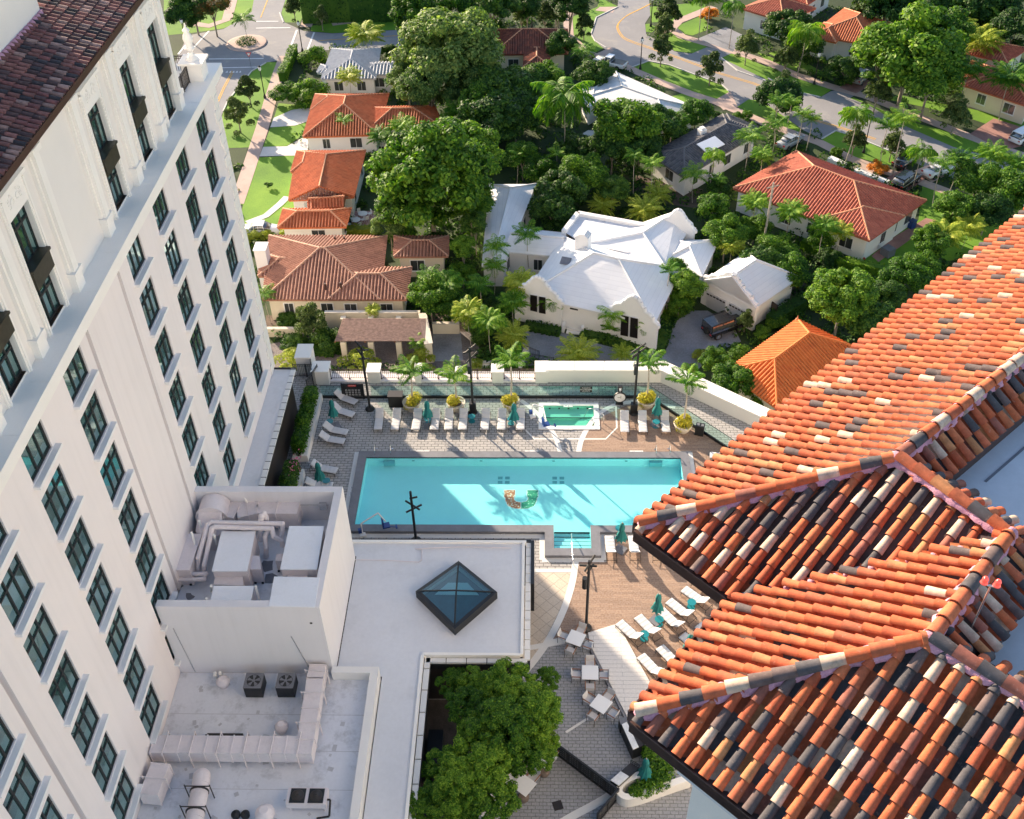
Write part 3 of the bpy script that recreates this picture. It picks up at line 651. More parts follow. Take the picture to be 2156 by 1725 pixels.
c=mz2(430,1530,5.4)
b=MB(); b.box(c.x-.95,c.x+.95,c.y-.42,c.y+.42,5.0,5.4); b.build('casing',M['duct'],t_)
for s in (-1,1):
    b=MB(); b.box(c.x+s*.44-.36,c.x+s*.44+.36,c.y-.36,c.y+.36,5.4,5.44); f_=b.build('fan_guard',M['black'],t_)
    b=MB(); b.lathe([(.30,0),(.30,.02),(.26,.03),(.08,.02),(.07,.05)],c.x+s*.44,c.y,5.44,14); b.build('fan',M['dark'],f_)
    b=MB(); b.box(c.x+s*.8-.04,c.x+s*.8+.04,c.y-.38,c.y+.38,4.7,5.0); b.build('leg',M['duct'],t_)
b=MB(); b.tube([c+Vector((.95,-.1,-.15)),c+Vector((1.1,-.1,-.15)),c+Vector((1.1,-.75,-.5)),c+Vector((.5,-.8,-.6))],.05,6); b.build('hose',M['black'],t_)
t_=thing('spiral_duct','fat round painted duct lying at the bottom left of the service roof','duct',lz(1680,1500,4.7))
b=MB(); pts=[lz(1700,1370,5.3),lz(1690,1440,5.3),lz(1640,1725,5.3),lz(1600,1900,5.3)]; b.tube(pts,.42,16); b.mesh(*sph(pts[0],.42,16,8)); b.build('pipe',M['duct'],t_)
b=MB()
for k in (.12,.5,.85): 
    p=pts[1].lerp(pts[3],k); d=(pts[3]-pts[1]).normalized(); b.cyl(p-d*.04,p+d*.04,.46,n=16)
    b.cyl((p.x-.6,p.y,4.7),(p.x-.6,p.y,5.9),.03,n=5); b.cyl((p.x+.6,p.y,4.7),(p.x+.6,p.y,5.9),.03,n=5); b.cyl((p.x-.6,p.y,5.8),(p.x+.6,p.y,5.8),.03,n=5)
b.build('strap',M['dark'],t_)
for xx,l in ((1990,'left small black roof fan at the bottom edge'),(2070,'right small black roof fan at the bottom edge')):
    p=lz(xx,1700,4.7); b=MB(); b.lathe([(.2,0),(.22,.2),(.18,.25),(.06,.24),(.05,.28)],p.x,p.y,p.z,12); tag(b.build('roof_fan',M['black'],org=p),l,'vent')
p=lz(1900,1025,4.75); b=MB(); b.box(p.x-.9,p.x+.9,p.y-.12,p.y+.05,4.72,4.92); b.cyl((p.x-.95,p.y-.1,5.0),(p.x+.95,p.y-.1,5.0),.03,n=5); tag(b.build('cable_tray',M['dark'],org=p),'black cable tray bracket behind the long duct','bracket')
# ================================================================ RIGHT FOREGROUND BUILDING
ZE,ZR=36.0,38.0
rb=thing('tiled_roof_building','big foreground building under multicoloured orange barrel tile hip roofs, right edge','building',(12,12,GZ))
T1,C1,T2=g(1338,1506,ZE),g(1553,1258,ZE),g(1345,1108,ZE)
P1,P2,J1=g(1957,1350,ZR),g(1888,970,ZR),g(2122,1132,ZR)
du=(g(1615,1724,ZE)-T1).normalized(); dv=Vector((math.cos(math.radians(45.3)),math.sin(math.radians(45.3)),0))
E1=T1+du*14; R1=P1+du*9.5
E2=T2+dv*19; R2=P2+(g(2156,755,ZR)-P2).normalized()*14.5
b=MB(); tileface(b,[T1,E1,R1,P1]); tileface(b,[C1,T1,P1,J1],colf=bcol); tileface(b,[T2,C1,J1,P2]); tileface(b,[E2,T2,P2,R2],colf=bcol)
W=Vector((1.05,0,-.50))
for a,c in ((P1,R1),(J1,P1),(P2,J1),(R2,P2)): tileface(b,[c+W,a+W,a,c],over=.0)
b.build('tile_roof',M['tile'],rb)
b=MB()
for a,c in ((T1,P1),(P1,R1),(P1,J1),(T2,P2),(P2,J1),(P2,R2)): ridgecaps(b,a,c)
b.build('ridge_tiles',M['tile'],rb)
b=MB()
for a,c in ((T1,P1),(P1,R1),(J1,P1),(T2,P2),(P2,J1),(P2,R2)): mortar(b,a,c,.155,.13,.03)
for p in (P1,P2,J1): b.mesh(*sph(p+Vector((0,0,.10)),.15,10,6,.8))
for p in (T1,T2): b.mesh(*sph(p+Vector((.10,0,.08)),.14,10,6,.7))
n=22
for i in range(n):  # lumps of mortar stopping the tile ends in the valley
    p=C1.lerp(J1,(i+.4)/n)+Vector((-.02,-.06,.03)); b.mesh(*sph(p,.085,8,5,.7))
b.build('mortar_joint',M['mortar'],rb)
b=MB(); b.face([C1+Vector((0,.10,-.01)),C1+Vector((0,-.14,-.01)),J1+Vector((0,-.14,.0)),J1+Vector((0,.10,.0))]); b.build('valley_flashing',M['roofwhite2'],rb)
b=MB()
def gut(a,c):
    d=(c-a).normalized(); o=Vector((d.y,-d.x,0)); 
    if o.dot(Vector((12,12,36))-a)>0: o=-o
    for (i0,i1,z0,z1) in ((0,.16,-.32,-.06),(.13,.16,-.32,-.02)):
        q=[a+o*i0,c+o*i0,c+o*i1,a+o*i1]; b.prism([(p.x,p.y) for p in q],ZE+z0,ZE+z1)
gut(T1,E1); gut(C1,T1); gut(T2,C1); gut(E2,T2); b.build('gutter',M['gutter'],rb)
def inset(d,full=False):
    i=Vector((d,0,0)); return [ (p.x,p.y) for p in (E1+Vector((d*.7,d*.7,0)),T1+i*1.414)+((C1+i*1.414,T2+i*1.414,E2+Vector((d*.7,-d*.7,0))) if full else (T1+i*1.414+dv*24,))]+[(60,E2.y+10),(60,E1.y-6)]
b=MB(); b.prism(inset(.05,True),35.60,35.67); b.build('soffit',M['gutter'],rb)
b=MB(); b.prism(inset(.25),35.45,35.598); b.prism(inset(.42),34.9,35.449); b.build('soffit_cornice',M['roofwhite2'],rb)
b=MB(); b.prism(inset(.85),GZ,34.9); b.build('wall',M['stucco2'],rb)
b=MB(); b.prism(inset(.62),34.1,34.3); b.build('light_ledge',M['roofwhite2'],rb)
NL=NT('warm_bulb'); NL.set(Base_Color=(1,.7,.4),Emission_Color=(1,.55,.25),Emission_Strength=1.6); M['bulb']=NL.m
b=MB(); q0=T1+Vector((.70*1.414,0,0))
for k in range(90):
    p=q0+du*(.1+k*.085); b.mesh(*sph((p.x,p.y,34.36),.016,5,3))
b.build('light_string',M['bulb'],rb)
# flat roofs behind the ridges
b=MB(); zf=37.15
fp=[R1+W,P1+W,J1+W,P2+W,R2+W]; fp=[(p.x,p.y) for p in fp]+[(70,R2.y+6),(70,R1.y-6)]
b.flat(fp,[],zf); b.build('flat_roof',M['roofwhite2'],rb)
b=MB()
for a,c in ((R2,P2),(P2,J1),(J1,P1),(P1,R1)):
    a=a+W;c=c+W; d=(c-a).normalized(); o=Vector((-d.y,d.x,0)); b.face([a+Vector((0,0,-.02)),c+Vector((0,0,-.02)),Vector((c.x,c.y,zf)),Vector((a.x,a.y,zf))])
b.build('flashing',M['gutter'],rb)
b=MB(); a=P2+W+Vector((.9,.3,0)); c=R2+W+Vector((1.0,.3,0)); nrm=Vector((.7,-.7,0))
b.prism([(a.x,a.y),(c.x,c.y),(c.x+nrm.x*.05,c.y+nrm.y*.05),(a.x+nrm.x*.05,a.y+nrm.y*.05)],zf-.05,zf+.012); b.build('roof_seam',M['coping'],rb)
# obstruction light
pm=g(2021,1374,37.15); t_=thing('obstruction_light','slim mast with twin red aviation lights above the tile ridge','warning light',pm)
top=pm+Vector((0,0,0)); 
# find mast height so its head stands at the photographed height
hh=1.75
b=MB(); b.cyl(pm,pm+Vector((.02,.0,hh)),.018,n=6); b.cyl(pm,pm+Vector((0,0,.04)),.08,n=8); b.cyl(pm+Vector((-.10,.03,hh)),pm+Vector((.10,-.03,hh)),.02,n=6); b.build('mast',M['steel'],t_)
NR=NT('red_lens'); NR.set(Base_Color=(.7,.08,.07),Roughness=.15,Emission_Color=(1,.12,.08),Emission_Strength=.25); M['redlens']=NR.m
for sx in (-.09,.09):
    b=MB(); q=pm+Vector((sx,-sx*.3,hh+.02)); b.lathe([(.045,0),(.062,.02),(.055,.04),(.035,.055),(.048,.065),(.05,.11),(.034,.145),(.0,.16)],q.x,q.y,q.z,12); b.build('red_lamp',M['redlens'],t_)
# ================================================================ POOL DECK
def rr(c,r_,x,y,z=0.): return g(539*c+x/4,431.15*r_+y/4,z)
def za_(x,y,z=0.): return g(631.58+x/5.1205,736.84+y/5.1205,z)
def zb2(x,y,z=0.): return g(1000+x/5.1205,736.84+y/5.1205,z)
def zc(x,y,z=0.): return g(1263.16+x/5.1205,1026.3+y/5.1205,z)
def xy(p): return (p[0],p[1])
PI_=[(-12.2,46.8),(.94,46.8),(.94,44.82),(3.34,44.82),(3.34,46.8),(9.87,46.8),(9.87,53.16),(-12.2,53.16)]
PO=[(-12.8,46.2),(.34,46.2),(.34,44.2),(3.94,44.2),(3.94,46.2),(10.45,46.2),(10.45,53.75),(-12.8,53.75)]
SP=[(.28,56.65),(4.0,56.65),(4.0,58.9),(.28,58.9)]; SO=[(-.07,56.3),(4.38,56.3),(4.38,59.2),(-.07,59.2)]
DECK=[(-19.02,-12),(-19.02,63.0),(-16,63.0),(9.4,62.9),(16.7,57.4),(50,32),(50,-12)]
b=MB(); b.flat(DECK,[PI_,SP],0)
for i in range(len(DECK)):
    a,c=DECK[i],DECK[(i+1)%len(DECK)]; b.face([(a[0],a[1],0),(a[0],a[1],GZ),(c[0],c[1],GZ),(c[0],c[1],0)])
struct('pool_deck',b,M['paver'])
b=MB(); b.flat([xy(rr(2,2,160,1120)),xy(rr(2,2,160,1340)),xy(rr(2,2,545,1340)),xy(rr(2,2,545,1250)),(1.0,44.0),(.3,44.0),(.3,44.9),(-1,44.9)][::-1],[],.003); struct('paved_strip',b,M['paver'])
wood=[rr(2,2,585,372),rr(2,2,600,280),rr(2,2,640,190),rr(2,2,700,115),rr(2,2,790,45),rr(2,2,880,5),g(1320,853),g(1366,850),g(1366,838),g(1437,880),g(1530,945)]
wood=[xy(p) for p in wood]+[(45,33),(45,5)]+[xy(rr(2,3,1500,1150)),xy(rr(2,3,890,90)),xy(rr(2,3,640,170)),xy(rr(2,3,310,230)),xy(rr(2,2,440,1720)),xy(rr(2,2,490,1560)),xy(rr(2,2,525,1400)),xy(rr(2,2,545,1262))]+[(4.3,43.85),(4.3,45.85),(10.8,45.85),(10.8,54.1)]
b=MB(); b.flat(wood,[],.004); struct('wood_deck',b,M['planks'])
b=MB(); b.flat([xy(p) for p in (rr(2,2,125,1375),rr(2,2,490,1375),rr(2,2,478,1470),rr(2,2,430,1620),rr(2,2,385,1724),rr(2,3,270,230),rr(2,3,170,420),rr(2,3,60,520),rr(2,3,60,0))],[],.005); struct('tiled_path',b,M['diamond'])
b=MB(); b.flat([xy(p) for p in (rr(2,3,265,290),rr(2,3,440,245),rr(2,3,655,240),rr(2,3,700,330),rr(2,3,960,850),rr(2,3,1500,1500),rr(2,3,1500,2300),rr(2,3,-1500,2300),rr(2,3,-800,1000),rr(2,3,-100,600),rr(2,3,160,440))],[],.006); struct('dark_paving',b,M['paverdark'])
b=MB()
def band(b,pts,w,z=.009):
    P=[Vector((p[0],p[1],z)) for p in pts]; L=[];R_=[]
    for i,p in enumerate(P):
        d=(P[min(i+1,len(P)-1)]-P[max(i-1,0)]).normalized(); s=Vector((-d.y,d.x,0))*w/2; L.append(p+s);R_.append(p-s)
    for i in range(len(P)-1): b.face([R_[i],R_[i+1],L[i+1],L[i]])
def smooth(P,n=6):
    P=[Vector(p) for p in P]; o=[]
    for i in range(len(P)-1):
        p0=P[max(i-1,0)];p1=P[i];p2=P[i+1];p3=P[min(i+2,len(P)-1)]
        for k in range(n):
            t=k/n; o.append(.5*((2*p1)+(p2-p0)*t+(2*p0-5*p1+4*p2-p3)*t*t+(3*p1-p0-3*p2+p3)*t**3))
    return o+[P[-1]]
band(b,smooth([zb2(495,545),zb2(620,640),zb2(730,745),zb2(820,860),zb2(880,970),zb2(920,1112)]),.34)
band(b,smooth([zb2(1115,1112),zb2(1145,980),zb2(1210,850),zb2(1310,715),zb2(1430,630),zb2(1560,582),zb2(1720,560),zb2(1900,570),zb2(2160,620)]),.36,.010)
band(b,[zb2(540,860),zb2(640,962),zb2(1410,962),zb2(1530,840),zb2(1518,560)],.13,.0115)
band(b,smooth([rr(2,2,540,1240),rr(2,2,515,1420),rr(2,2,470,1590),rr(2,2,415,1735),rr(2,3,330,180),rr(2,3,240,320),rr(2,3,130,460),rr(2,3,0,600)]),.42,.0125)
band(b,[rr(2,2,170,1357),rr(2,2,500,1357)],.30,.0095); band(b,[rr(2,3,100,292),rr(2,3,270,262),rr(2,3,450,228)],.35,.014); band(b,[rr(2,3,320,228),rr(2,3,430,205)],.2,.0095)
band(b,[rr(2,3,650,870),rr(2,3,455,995)],.14); band(b,smooth([rr(2,3,880,1490),rr(2,3,700,1600),rr(2,3,470,1724),rr(2,3,100,1950)]),.42)
# white strip round the pool
for i in range(8):
    a=Vector((*PO[i],0)); c=Vector((*PO[(i+1)%8],0)); d=(c-a).normalized(); o=Vector((d.y,-d.x,0))*.17
    if i in (0,1,2,3,4,5,7): band(b,[a+o-d*(.17 if i in(0,2,3,5,7) else 0),c+o+d*(.17 if i in (1,2,4,5,7) else 0)],.34,.0105+.0007*i)
struct('stone_bands',b,M['band'])
ramp=thing('white_ramp','raised white planked platform between the dining terrace and sun deck','platform',rr(2,3,900,600))
b=MB(); b.prism([xy(p) for p in (rr(2,3,640,165),rr(2,3,890,88),rr(2,3,1450,1110),rr(2,3,1090,1110),rr(2,3,655,260))],0.001,.12); b.build('platform',M['ramp'],ramp)
b=MB(); a,c=rr(2,3,655,262,.12),rr(2,3,1085,1110,.12); d=(c-a).normalized(); o=Vector((-d.y,d.x,0))*.06; b.prism([xy(a),xy(c),xy(c-o*2),xy(a-o*2)],.0,.16); b.build('edge_strip',M['coping'],ramp)
# pool
pool=thing('swimming_pool','long turquoise swimming pool with grey coping and mosaic letter on its floor','pool',(-1,50,0))
def shell(outer,zt,zb):
    b=MB(); b.flat(outer,[],zb)
    for i in range(len(outer)):
        a,c=outer[i],outer[(i+1)%len(outer)]; b.face([(a[0],a[1],zt),(a[0],a[1],zb),(c[0],c[1],zb),(c[0],c[1],zt)][::-1])
    return b
shell(PI_,.2,-.60).build('basin',M['poolfloor'],pool)
b=MB(); b.flat(PO,[PI_],.25)
for L_ in (PO,PI_):
    for i in range(8):
        a,c=L_[i],L_[(i+1)%8]; z0=.0 if L_ is PO else .12; b.face([(a[0],a[1],z0),(c[0],c[1],z0),(c[0],c[1],.25),(a[0],a[1],.25)])
b.build('coping',M['coping'],pool)
b=MB(); b.flat(PI_,[],.14); b.build('water',M['water'],pool)
b=MB()
for k in range(4): b.box(.96,3.32,44.84+k*.42,44.84+k*.42+.40,-.58,.02-k*.09)
b.build('steps',M['poolfloor'],pool)
b=MB()
for k in range(4): b.box(.96,3.32,45.22+k*.42,45.25+k*.42,-.1,.026-k*.09)
b.build('step_edge',M['black'],pool)
b=MB()
for xx in (-9.0,-4.2,.9,6.0): b.box(xx,xx+.18,53.11,53.15,-.12,-.05)
for x0 in (-2.9,.9):
    for i in (0,1):
        for j in (0,1): b.box(x0+i*.5,x0+i*.5+.32,51.4+j*.42,51.4+j*.42+.26,-.595,-.588)
b.box(-11.0,-10.2,52.9,53.12,-.4,.0); b.box(7.7,8.6,52.9,53.12,-.4,.0); b.build('drain_grate',M['drain'],pool)
# mosaic U: orange left half, green right half, serifs on top
NM=NT('mosaic_orange'); P=world_pos(NM); vv=NM.n('TexVoronoi',{'Vector':P,'Scale':7.}).outputs[0]; NM.set(Base_Color=NM.ramp(vv,[(.25,(.75,.72,.6)),(.36,(.60,.22,.08)),(.8,(.40,.13,.06))]),Roughness=.6); M['mo']=NM.m
NM=NT('mosaic_green'); P=world_pos(NM); vv=NM.n('TexVoronoi',{'Vector':P,'Scale':7.}).outputs[0]; NM.set(Base_Color=NM.ramp(vv,[(.2,(.5,.8,.6)),(.30,(.02,.34,.17)),(.8,(.01,.22,.13))]),Roughness=.6); M['mg']=NM.m
uc_=g(1097,1051,-.59)
def uhalf(s):
    P=[(-.03,-.66),(-.45,-.64),(-.88,-.46),(-1.06,-.12),(-1.08,.10),(-1.16,.14),(-1.16,.62),(-.42,.62),(-.42,.16),(-.50,.12),(-.48,-.04),(-.34,-.18),(-.03,-.22)]
    return [(uc_.x+s*(-x)*-1 if s>0 else uc_.x-x,uc_.y+y*1.36) for x,y in P]
b=MB(); b.flat([(x,y) for x,y in uhalf(1)],[],-.588); b.build('mosaic_letter',M['mo'],pool)
b=MB(); b.flat([(x,y) for x,y in uhalf(-1)],[],-.588); b.build('mosaic_letter',M['mg'],pool)
b=MB()
for s in (1,-1):
    q=uhalf(s); cx=sum(p[0] for p in q)/13; cy=sum(p[1] for p in q)/13
    for i in range(13):
        a=Vector((*q[i],0)); c=Vector((*q[(i+1)%13],0)); band(b,[a,c],.07,-.593)
b.build('mosaic_outline',M['whitepaint'],pool)
def text(s,p,size,rz,m,par,rx=0,name='lettering'):
    cu=bpy.data.curves.new('t','FONT'); cu.body=s; cu.size=size; cu.align_x='CENTER'; cu.align_y='CENTER'
    o=bpy.data.objects.new('t',cu); COL.objects.link(o); dg=bpy.context.evaluated_depsgraph_get(); me=bpy.data.meshes.new_from_object(o.evaluated_get(dg)); bpy.data.objects.remove(o)
    ob=bpy.data.objects.new(name,me); me.materials.clear(); me.materials.append(m); COL.objects.link(ob); ob.parent=par; ob.location=Vector(p)-absloc(par); ob.rotation_euler=(rx,0,rz); return ob
for q,rz in (((889.5,951.5),PI),((1119,951.5),PI),((1340,951.5),PI),((871.6,1123.5),0),((1048,1124),0),((740,1034),PI/2),((1224,1174),0)):
    p=g(q[0],q[1],.02); t_=thing('depth_tile','small white depth marker tile set at the pool edge','depth marker',p,'depth markers round the pool')
    b=MB(); b.obox((p.x,p.y,.016),.95,.24,.012,rz); b.build('tile',M['whitepaint'],t_); text('4 FT 1.2 M',(p.x,p.y,.0235),.19,rz,M['black'],t_)
labs=['depth marker tile at the left end of the far pool edge','depth marker tile at the middle of the far pool edge','depth marker tile on the wood deck at the far pool edge','depth marker tile at the near pool edge by the slim black pole','depth marker tile at the near pool edge just left of the steps','sideways depth marker tile on the left pool edge','depth marker tile on the paving in front of the pool steps']
for o,l in zip([o for o in bpy.data.objects if o.name.startswith('depth_tile')],labs): o['label']=l
spa=thing('hot_tub','small green rectangular hot tub with cream coping behind the big pool','hot tub',(2,58,0))
shell(SP,.0,-.5).build('basin',M['spafloor'],spa)
b=MB(); b.flat(SO,[SP],.06)
for i in range(4): a,c=SO[i],SO[(i+1)%4]; b.face([(a[0],a[1],0),(c[0],c[1],0),(c[0],c[1],.06),(a[0],a[1],.06)])
for i in range(4): a,c=SP[i],SP[(i+1)%4]; b.face([(a[0],a[1],-.02),(c[0],c[1],-.02),(c[0],c[1],.06),(a[0],a[1],.06)])
b.build('coping',M['sill'],spa)
b=MB(); b.flat(SP,[],-.03); b.build('water',M['spawater'],spa)
b=MB(); b.box(.3,3.98,57.9,58.88,-.48,-.24)
for k,r_ in enumerate((1.5,1.1,.7)): b.prism([(3.98,56.67)]+[(3.98-r_*math.cos(a*PI/16),56.67+r_*math.sin(a*PI/16)) for a in range(9)],-.48,-.34+k*.12)
b.build('bench',M['spafloor'],spa)
b=MB(); b.box(.3,3.98,57.86,57.90,-.3,-.235)
for k in range(5): b.box(.7+k*.7,.82+k*.7,58.82,58.87,-.25,-.15)
b.build('step_edge',M['black'],spa)
for q,l,s in (((1196,856.5),'depth tile behind the hot tub','3 FT 0.9 M'),((1196,903.5),'depth tile in front of the hot tub','3 FT 0.9 M')):
    p=g(*q,.02); t_=thing('depth_tile',l,'depth marker',p,'depth markers round the pool'); b=MB(); b.obox((p.x,p.y,.07),.72,.2,.02,0); b.build('tile',M['whitepaint'],t_); text(s,(p.x,p.y,.083),.17,0,M['black'],t_)
# glass fence
gf=thing('glass_fence','low pale green glass pool fence on a black base rail','fence',(-4,59.82,0))
FP=[(-16.45,59.82),(8.2,59.82),(13.3,54.3),(15.5,51.4)]
for i in range(3):
    a=Vector((*FP[i],0));c=Vector((*FP[i+1],0)); d=(c-a).normalized(); an=math.atan2(d.y,d.x); m=(a+c)/2; L=(c-a).length
    b=MB(); b.obox((m.x,m.y,.11),L,.10,.22,an); b.build('base_rail',M['black'],gf)
    b=MB(); b.obox((m.x,m.y,1.16),L,.035,.03,an); b.build('top_rail',M['black'],gf)
    n=max(1,int(L/1.8))
    for k in range(n):
        p=a.lerp(c,(k+.5)/n)
        if i==0 and -13.7<p.x<-12.2: continue
        q=MB(); q.obox((p.x,p.y,.68),L/n-.03,.014,.94,an); q.build('glass_panel',M['fenceglass'],gf)
gp=za_(580,535); gt=thing('pool_gate','black gate with a cut out lattice panel in the glass fence','gate',gp)
b=MB(); x0,x1,y=gp.x-.78,gp.x+.78,59.72
for xx in (x0,x1): b.box(xx-.06,xx+.06,y-.05,y+.05,0,1.5)
b.box(x0,x1,y-.03,y+.03,1.05,1.45); b.box(x0,x1,y-.03,y+.03,0.02,.22); b.build('frame',M['black'],gt)
b=MB(); b.box(x0+.06,x1-.06,y-.012,y+.012,.24,1.03); b.build('panel',M['black'],gt)
b=MB()
for i in range(5):
    for j in range(3):
        cx=x0+.30+i*.24; cz=.40+j*.22
        for k in range(4): a=PI/4+k*PI/2; b.mesh([(cx+.09*math.cos(a+e)*f,y-.016,cz+.09*math.sin(a+e)*f) for e,f in ((-.5,1),(.5,1),(0,.25))],[(0,1,2)])
b.build('cutout_pattern',M['whitepaint'],gt)
b=MB(); b.box(gp.x-.3,gp.x+.3,y-.045,y-.031,1.22,1.38); b.build('sign',M['red'],gt); text('NO DIVING',(gp.x,y-.047,1.30),.1,0,M['whitepaint'],gt,PI/2)
p=zb2(1190,430,0); t_=thing('rules_sign','black pool rules sign on the glass fence behind the hot tub','sign',(p.x,59.7,0)); b=MB(); b.box(p.x-.45,p.x+.45,59.74,59.79,.60,1.12); b.build('board',M['black'],t_)
for k,s in enumerate(('WARNING','NO LIFEGUARD','ON DUTY')): text(s,(p.x,59.735,1.03-.15*k),.13,0,M['whitepaint'],t_,PI/2)
p=zb2(1380,440,0); t_=thing('no_diving_sign','frosted glass rules panel headed NO DIVING beside the clock','sign',(p.x,59.7,0)); b=MB(); b.box(p.x-.95,p.x+.95,59.78,59.80,.2,1.12); b.build('board',M['fenceglass'],t_); text('NO DIVING',(p.x+.45,59.77,1.03),.17,0,M['black'],t_,PI/2)
for k in range(6): text('POOL RULES SHOWER BEFORE ENTERING',(p.x+.0,59.77,.88-k*.11),.085,0,M['coping'],t_,PI/2)
# clock
p=zb2(1555,582); t_=thing('deck_clock','round white clock on a black post by the glass fence','clock',p)
b=MB(); b.box(p.x-.16,p.x+.16,p.y-.1,p.y+.1,0,1.75); b.box(p.x-.28,p.x+.28,p.y-.15,p.y+.15,0,.2); b.build('post',M['black'],t_)
b=MB(); b.cyl((p.x,p.y-.10,.78),(p.x,p.y-.20,.78),.48,n=24); b.build('rim',M['black'],t_); b=MB(); b.cyl((p.x,p.y-.195,.78),(p.x,p.y-.215,.78),.40,n=24); f_=b.build('face',M['whitepaint'],t_)
b=MB(); b.obox((p.x+.07,p.y-.225,.85),.03,.01,.26,0); b.obox((p.x-.08,p.y-.225,.80),.2,.01,.03,0); b.build('hand',M['black'],f_)
for k in range(4): b=MB(); 
b=MB(); b.box(p.x-.08,p.x+.08,p.y-.115,p.y-.102,1.38,1.62); b.box(p.x-.05,p.x+.05,p.y-.116,p.y-.103,1.15,1.3); b.build('emblem',M['whitepaint'],t_)
# balustrade
def pier(x0,x1,y0,y1,h,label,arch=False):
    t_=thing('balustrade_pier',label,'pier',((x0+x1)/2,(y0+y1)/2,0),'stucco piers along the terrace edge')
    b=MB(); b.box(x0,x1,y0,y1,0,h)
    b.build('shaft',M['stucco2'],t_); b=MB()
    if arch: b.cyl(((x0+x1)/2,y0-.01,h),((x0+x1)/2,y1+.01,h),(x1-x0)/2,n=20)
    else: b.box(x0-.06,x1+.06,y0-.06,y1+.06,h,h+.10)
    b.build('cap',M['trim'],t_)
def px(c,x,y=803.5,z=0): return g(539*c+x/4,y,z).x
pier(px(1,492),px(1,628),61.3,62.5,1.25,'wide stucco pier left end of the iron balustrade')
pier(px(1,350,790),px(1,470,790),62.7,64.3,1.5,'taller gate pier behind the leftmost balustrade pier')
pier(px(1,948),px(1,1052),61.5,62.5,1.05,'stucco pier behind the leftmost lamp pole')
pier(px(1,1345),px(1,1395),61.5,62.5,1.05,'narrow stucco pier half hidden by the first potted palm')
pier(px(1,1678),px(1,1742),61.6,62.4,.75,'low round topped pier behind the second potted palm',True)
pier(px(1,1990),px(1,2085),61.5,62.5,1.05,'stucco pier in the balustrade just left of the third potted palm')
pier(px(2,198),px(2,300),61.5,62.7,1.1,'stucco pier where the balustrade meets the solid wall')
xsf=[(px(1,628),px(1,948)),(px(1,1052),px(1,1345)),(px(1,1395),px(1,1678)),(px(1,1742),px(1,1990)),(px(1,2085),px(2,198))]
lf=['iron railing bay between the wide pier and second pier','iron railing bay behind the first potted palm','iron railing bay between narrow pier and round topped pier','iron railing bay behind the middle lamp pole','rightmost iron railing bay beside the solid wall']
for (x0,x1),l in zip(xsf,lf):
    t_=thing('iron_railing',l,'railing',((x0+x1)/2,61.95,0),'iron railing bays of the terrace balustrade'); b=MB(); railing(b,(x0+.05,61.9,.12),(x1-.05,61.9,.12),.95,1.35,.14); b.build('bars',M['gutter'],t_)
    b=MB(); b.box(x0,x1,61.6,62.5,0,.12); b.build('curb',M['stucco'],t_)
wl=[(.45,61.62),(9.18,61.6),(15.95,56.3),(30,45.3)]; wo=[(.45,62.6),(9.5,62.6),(16.55,57.1),(31,46.2)]
t_=thing('terrace_wall','thick cream parapet wall bending around the right corner of the pool deck','wall',(9,61.6,0))
b=MB(); b.prism(wl+wo[::-1],0,1.15); b.build('wall',M['stucco2'],t_)
b=MB(); 
for i in range(3):
    a,c,a2,c2=[Vector((*q,0)) for q in (wl[i],wl[i+1],wo[i],wo[i+1])]; n=max(2,int((c-a).length/2.1)); d=(c-a).normalized(); o=Vector((d.y,-d.x,0))*.06
    for k in range(n):
        q=[a.lerp(c,k/n)+o,a.lerp(c,(k+1)/n-.004)+o,a2.lerp(c2,(k+1)/n-.004)-o,a2.lerp(c2,k/n)-o]; b.prism([xy(v) for v in q],1.15,1.25)
b.build('coping',M['trim'],t_)
t_=thing('iron_gate','black iron gate railing beyond the annex roof end','railing',g(598,772,0)); b=MB(); railing(b,(-18.9,62.3,0),(-17.0,62.3,0),1.2,1.0); railing(b,(px(1,475,790),62.7,0),(px(1,490,803),61.5,0),1.5,.8); railing(b,(-17.4,59.9,0),(-16.9,61.8,0),1.6,.9); b.build('bars',M['black'],t_)
# planters by the annex
def hedge_bits(b,x0,x1,y0,y1,z0,z1,n,ls=.10): leafbox(b,x0,x1,y0,y1,z0,z1,n,ls)
def leafquad(b,p,nrm,s):
    n=Vector(nrm).normalized(); a=n.orthogonal().normalized(); an=random.uniform(0,6.28); c=n.cross(a); u=a*math.cos(an)+c*math.sin(an); v=n.cross(u)
    b.face([p-u*s,p+v*s*.55,p+u*s,p-v*s*.55])
def leafbox(b,x0,x1,y0,y1,z0,z1,n,ls):
    for i in range(n):
        f=random.random(); x=random.uniform(x0,x1);y=random.uniform(y0,y1);z=z0+(z1-z0)*random.random()**.5
        q=random.random()
        if q<.5: z=z1+random.uniform(-.25,.12)+.12*math.sin(x*3)*math.cos(y*2.3)
        elif q<.75: x=random.choice((x0,x1))+random.uniform(-.12,.12)
        else: y=random.choice((y0,y1))+random.uniform(-.12,.12)
        c=Vector(((x0+x1)/2,y,(z0+z1)/2-.5)); nn=(Vector((x,y,z))-c).normalized()+Vector((random.uniform(-.7,.7),random.uniform(-.7,.7),random.uniform(-.3,.7)))
        leafquad(b,Vector((x,y,z)),nn,ls*random.uniform(.7,1.3))
def leafball(b,c,r,n,ls,sq=1.):
    for i in range(n):
        d=Vector((random.gauss(0,1),random.gauss(0,1),random.gauss(0,1))).normalized(); rr_=r*(random.uniform(.72,1.05)); p=Vector(c)+Vector((d.x*rr_,d.y*rr_,d.z*rr_*sq)); leafquad(b,p,d+Vector((random.uniform(-.6,.6),random.uniform(-.6,.6),random.uniform(-.3,.6))),ls*random.uniform(.7,1.3))
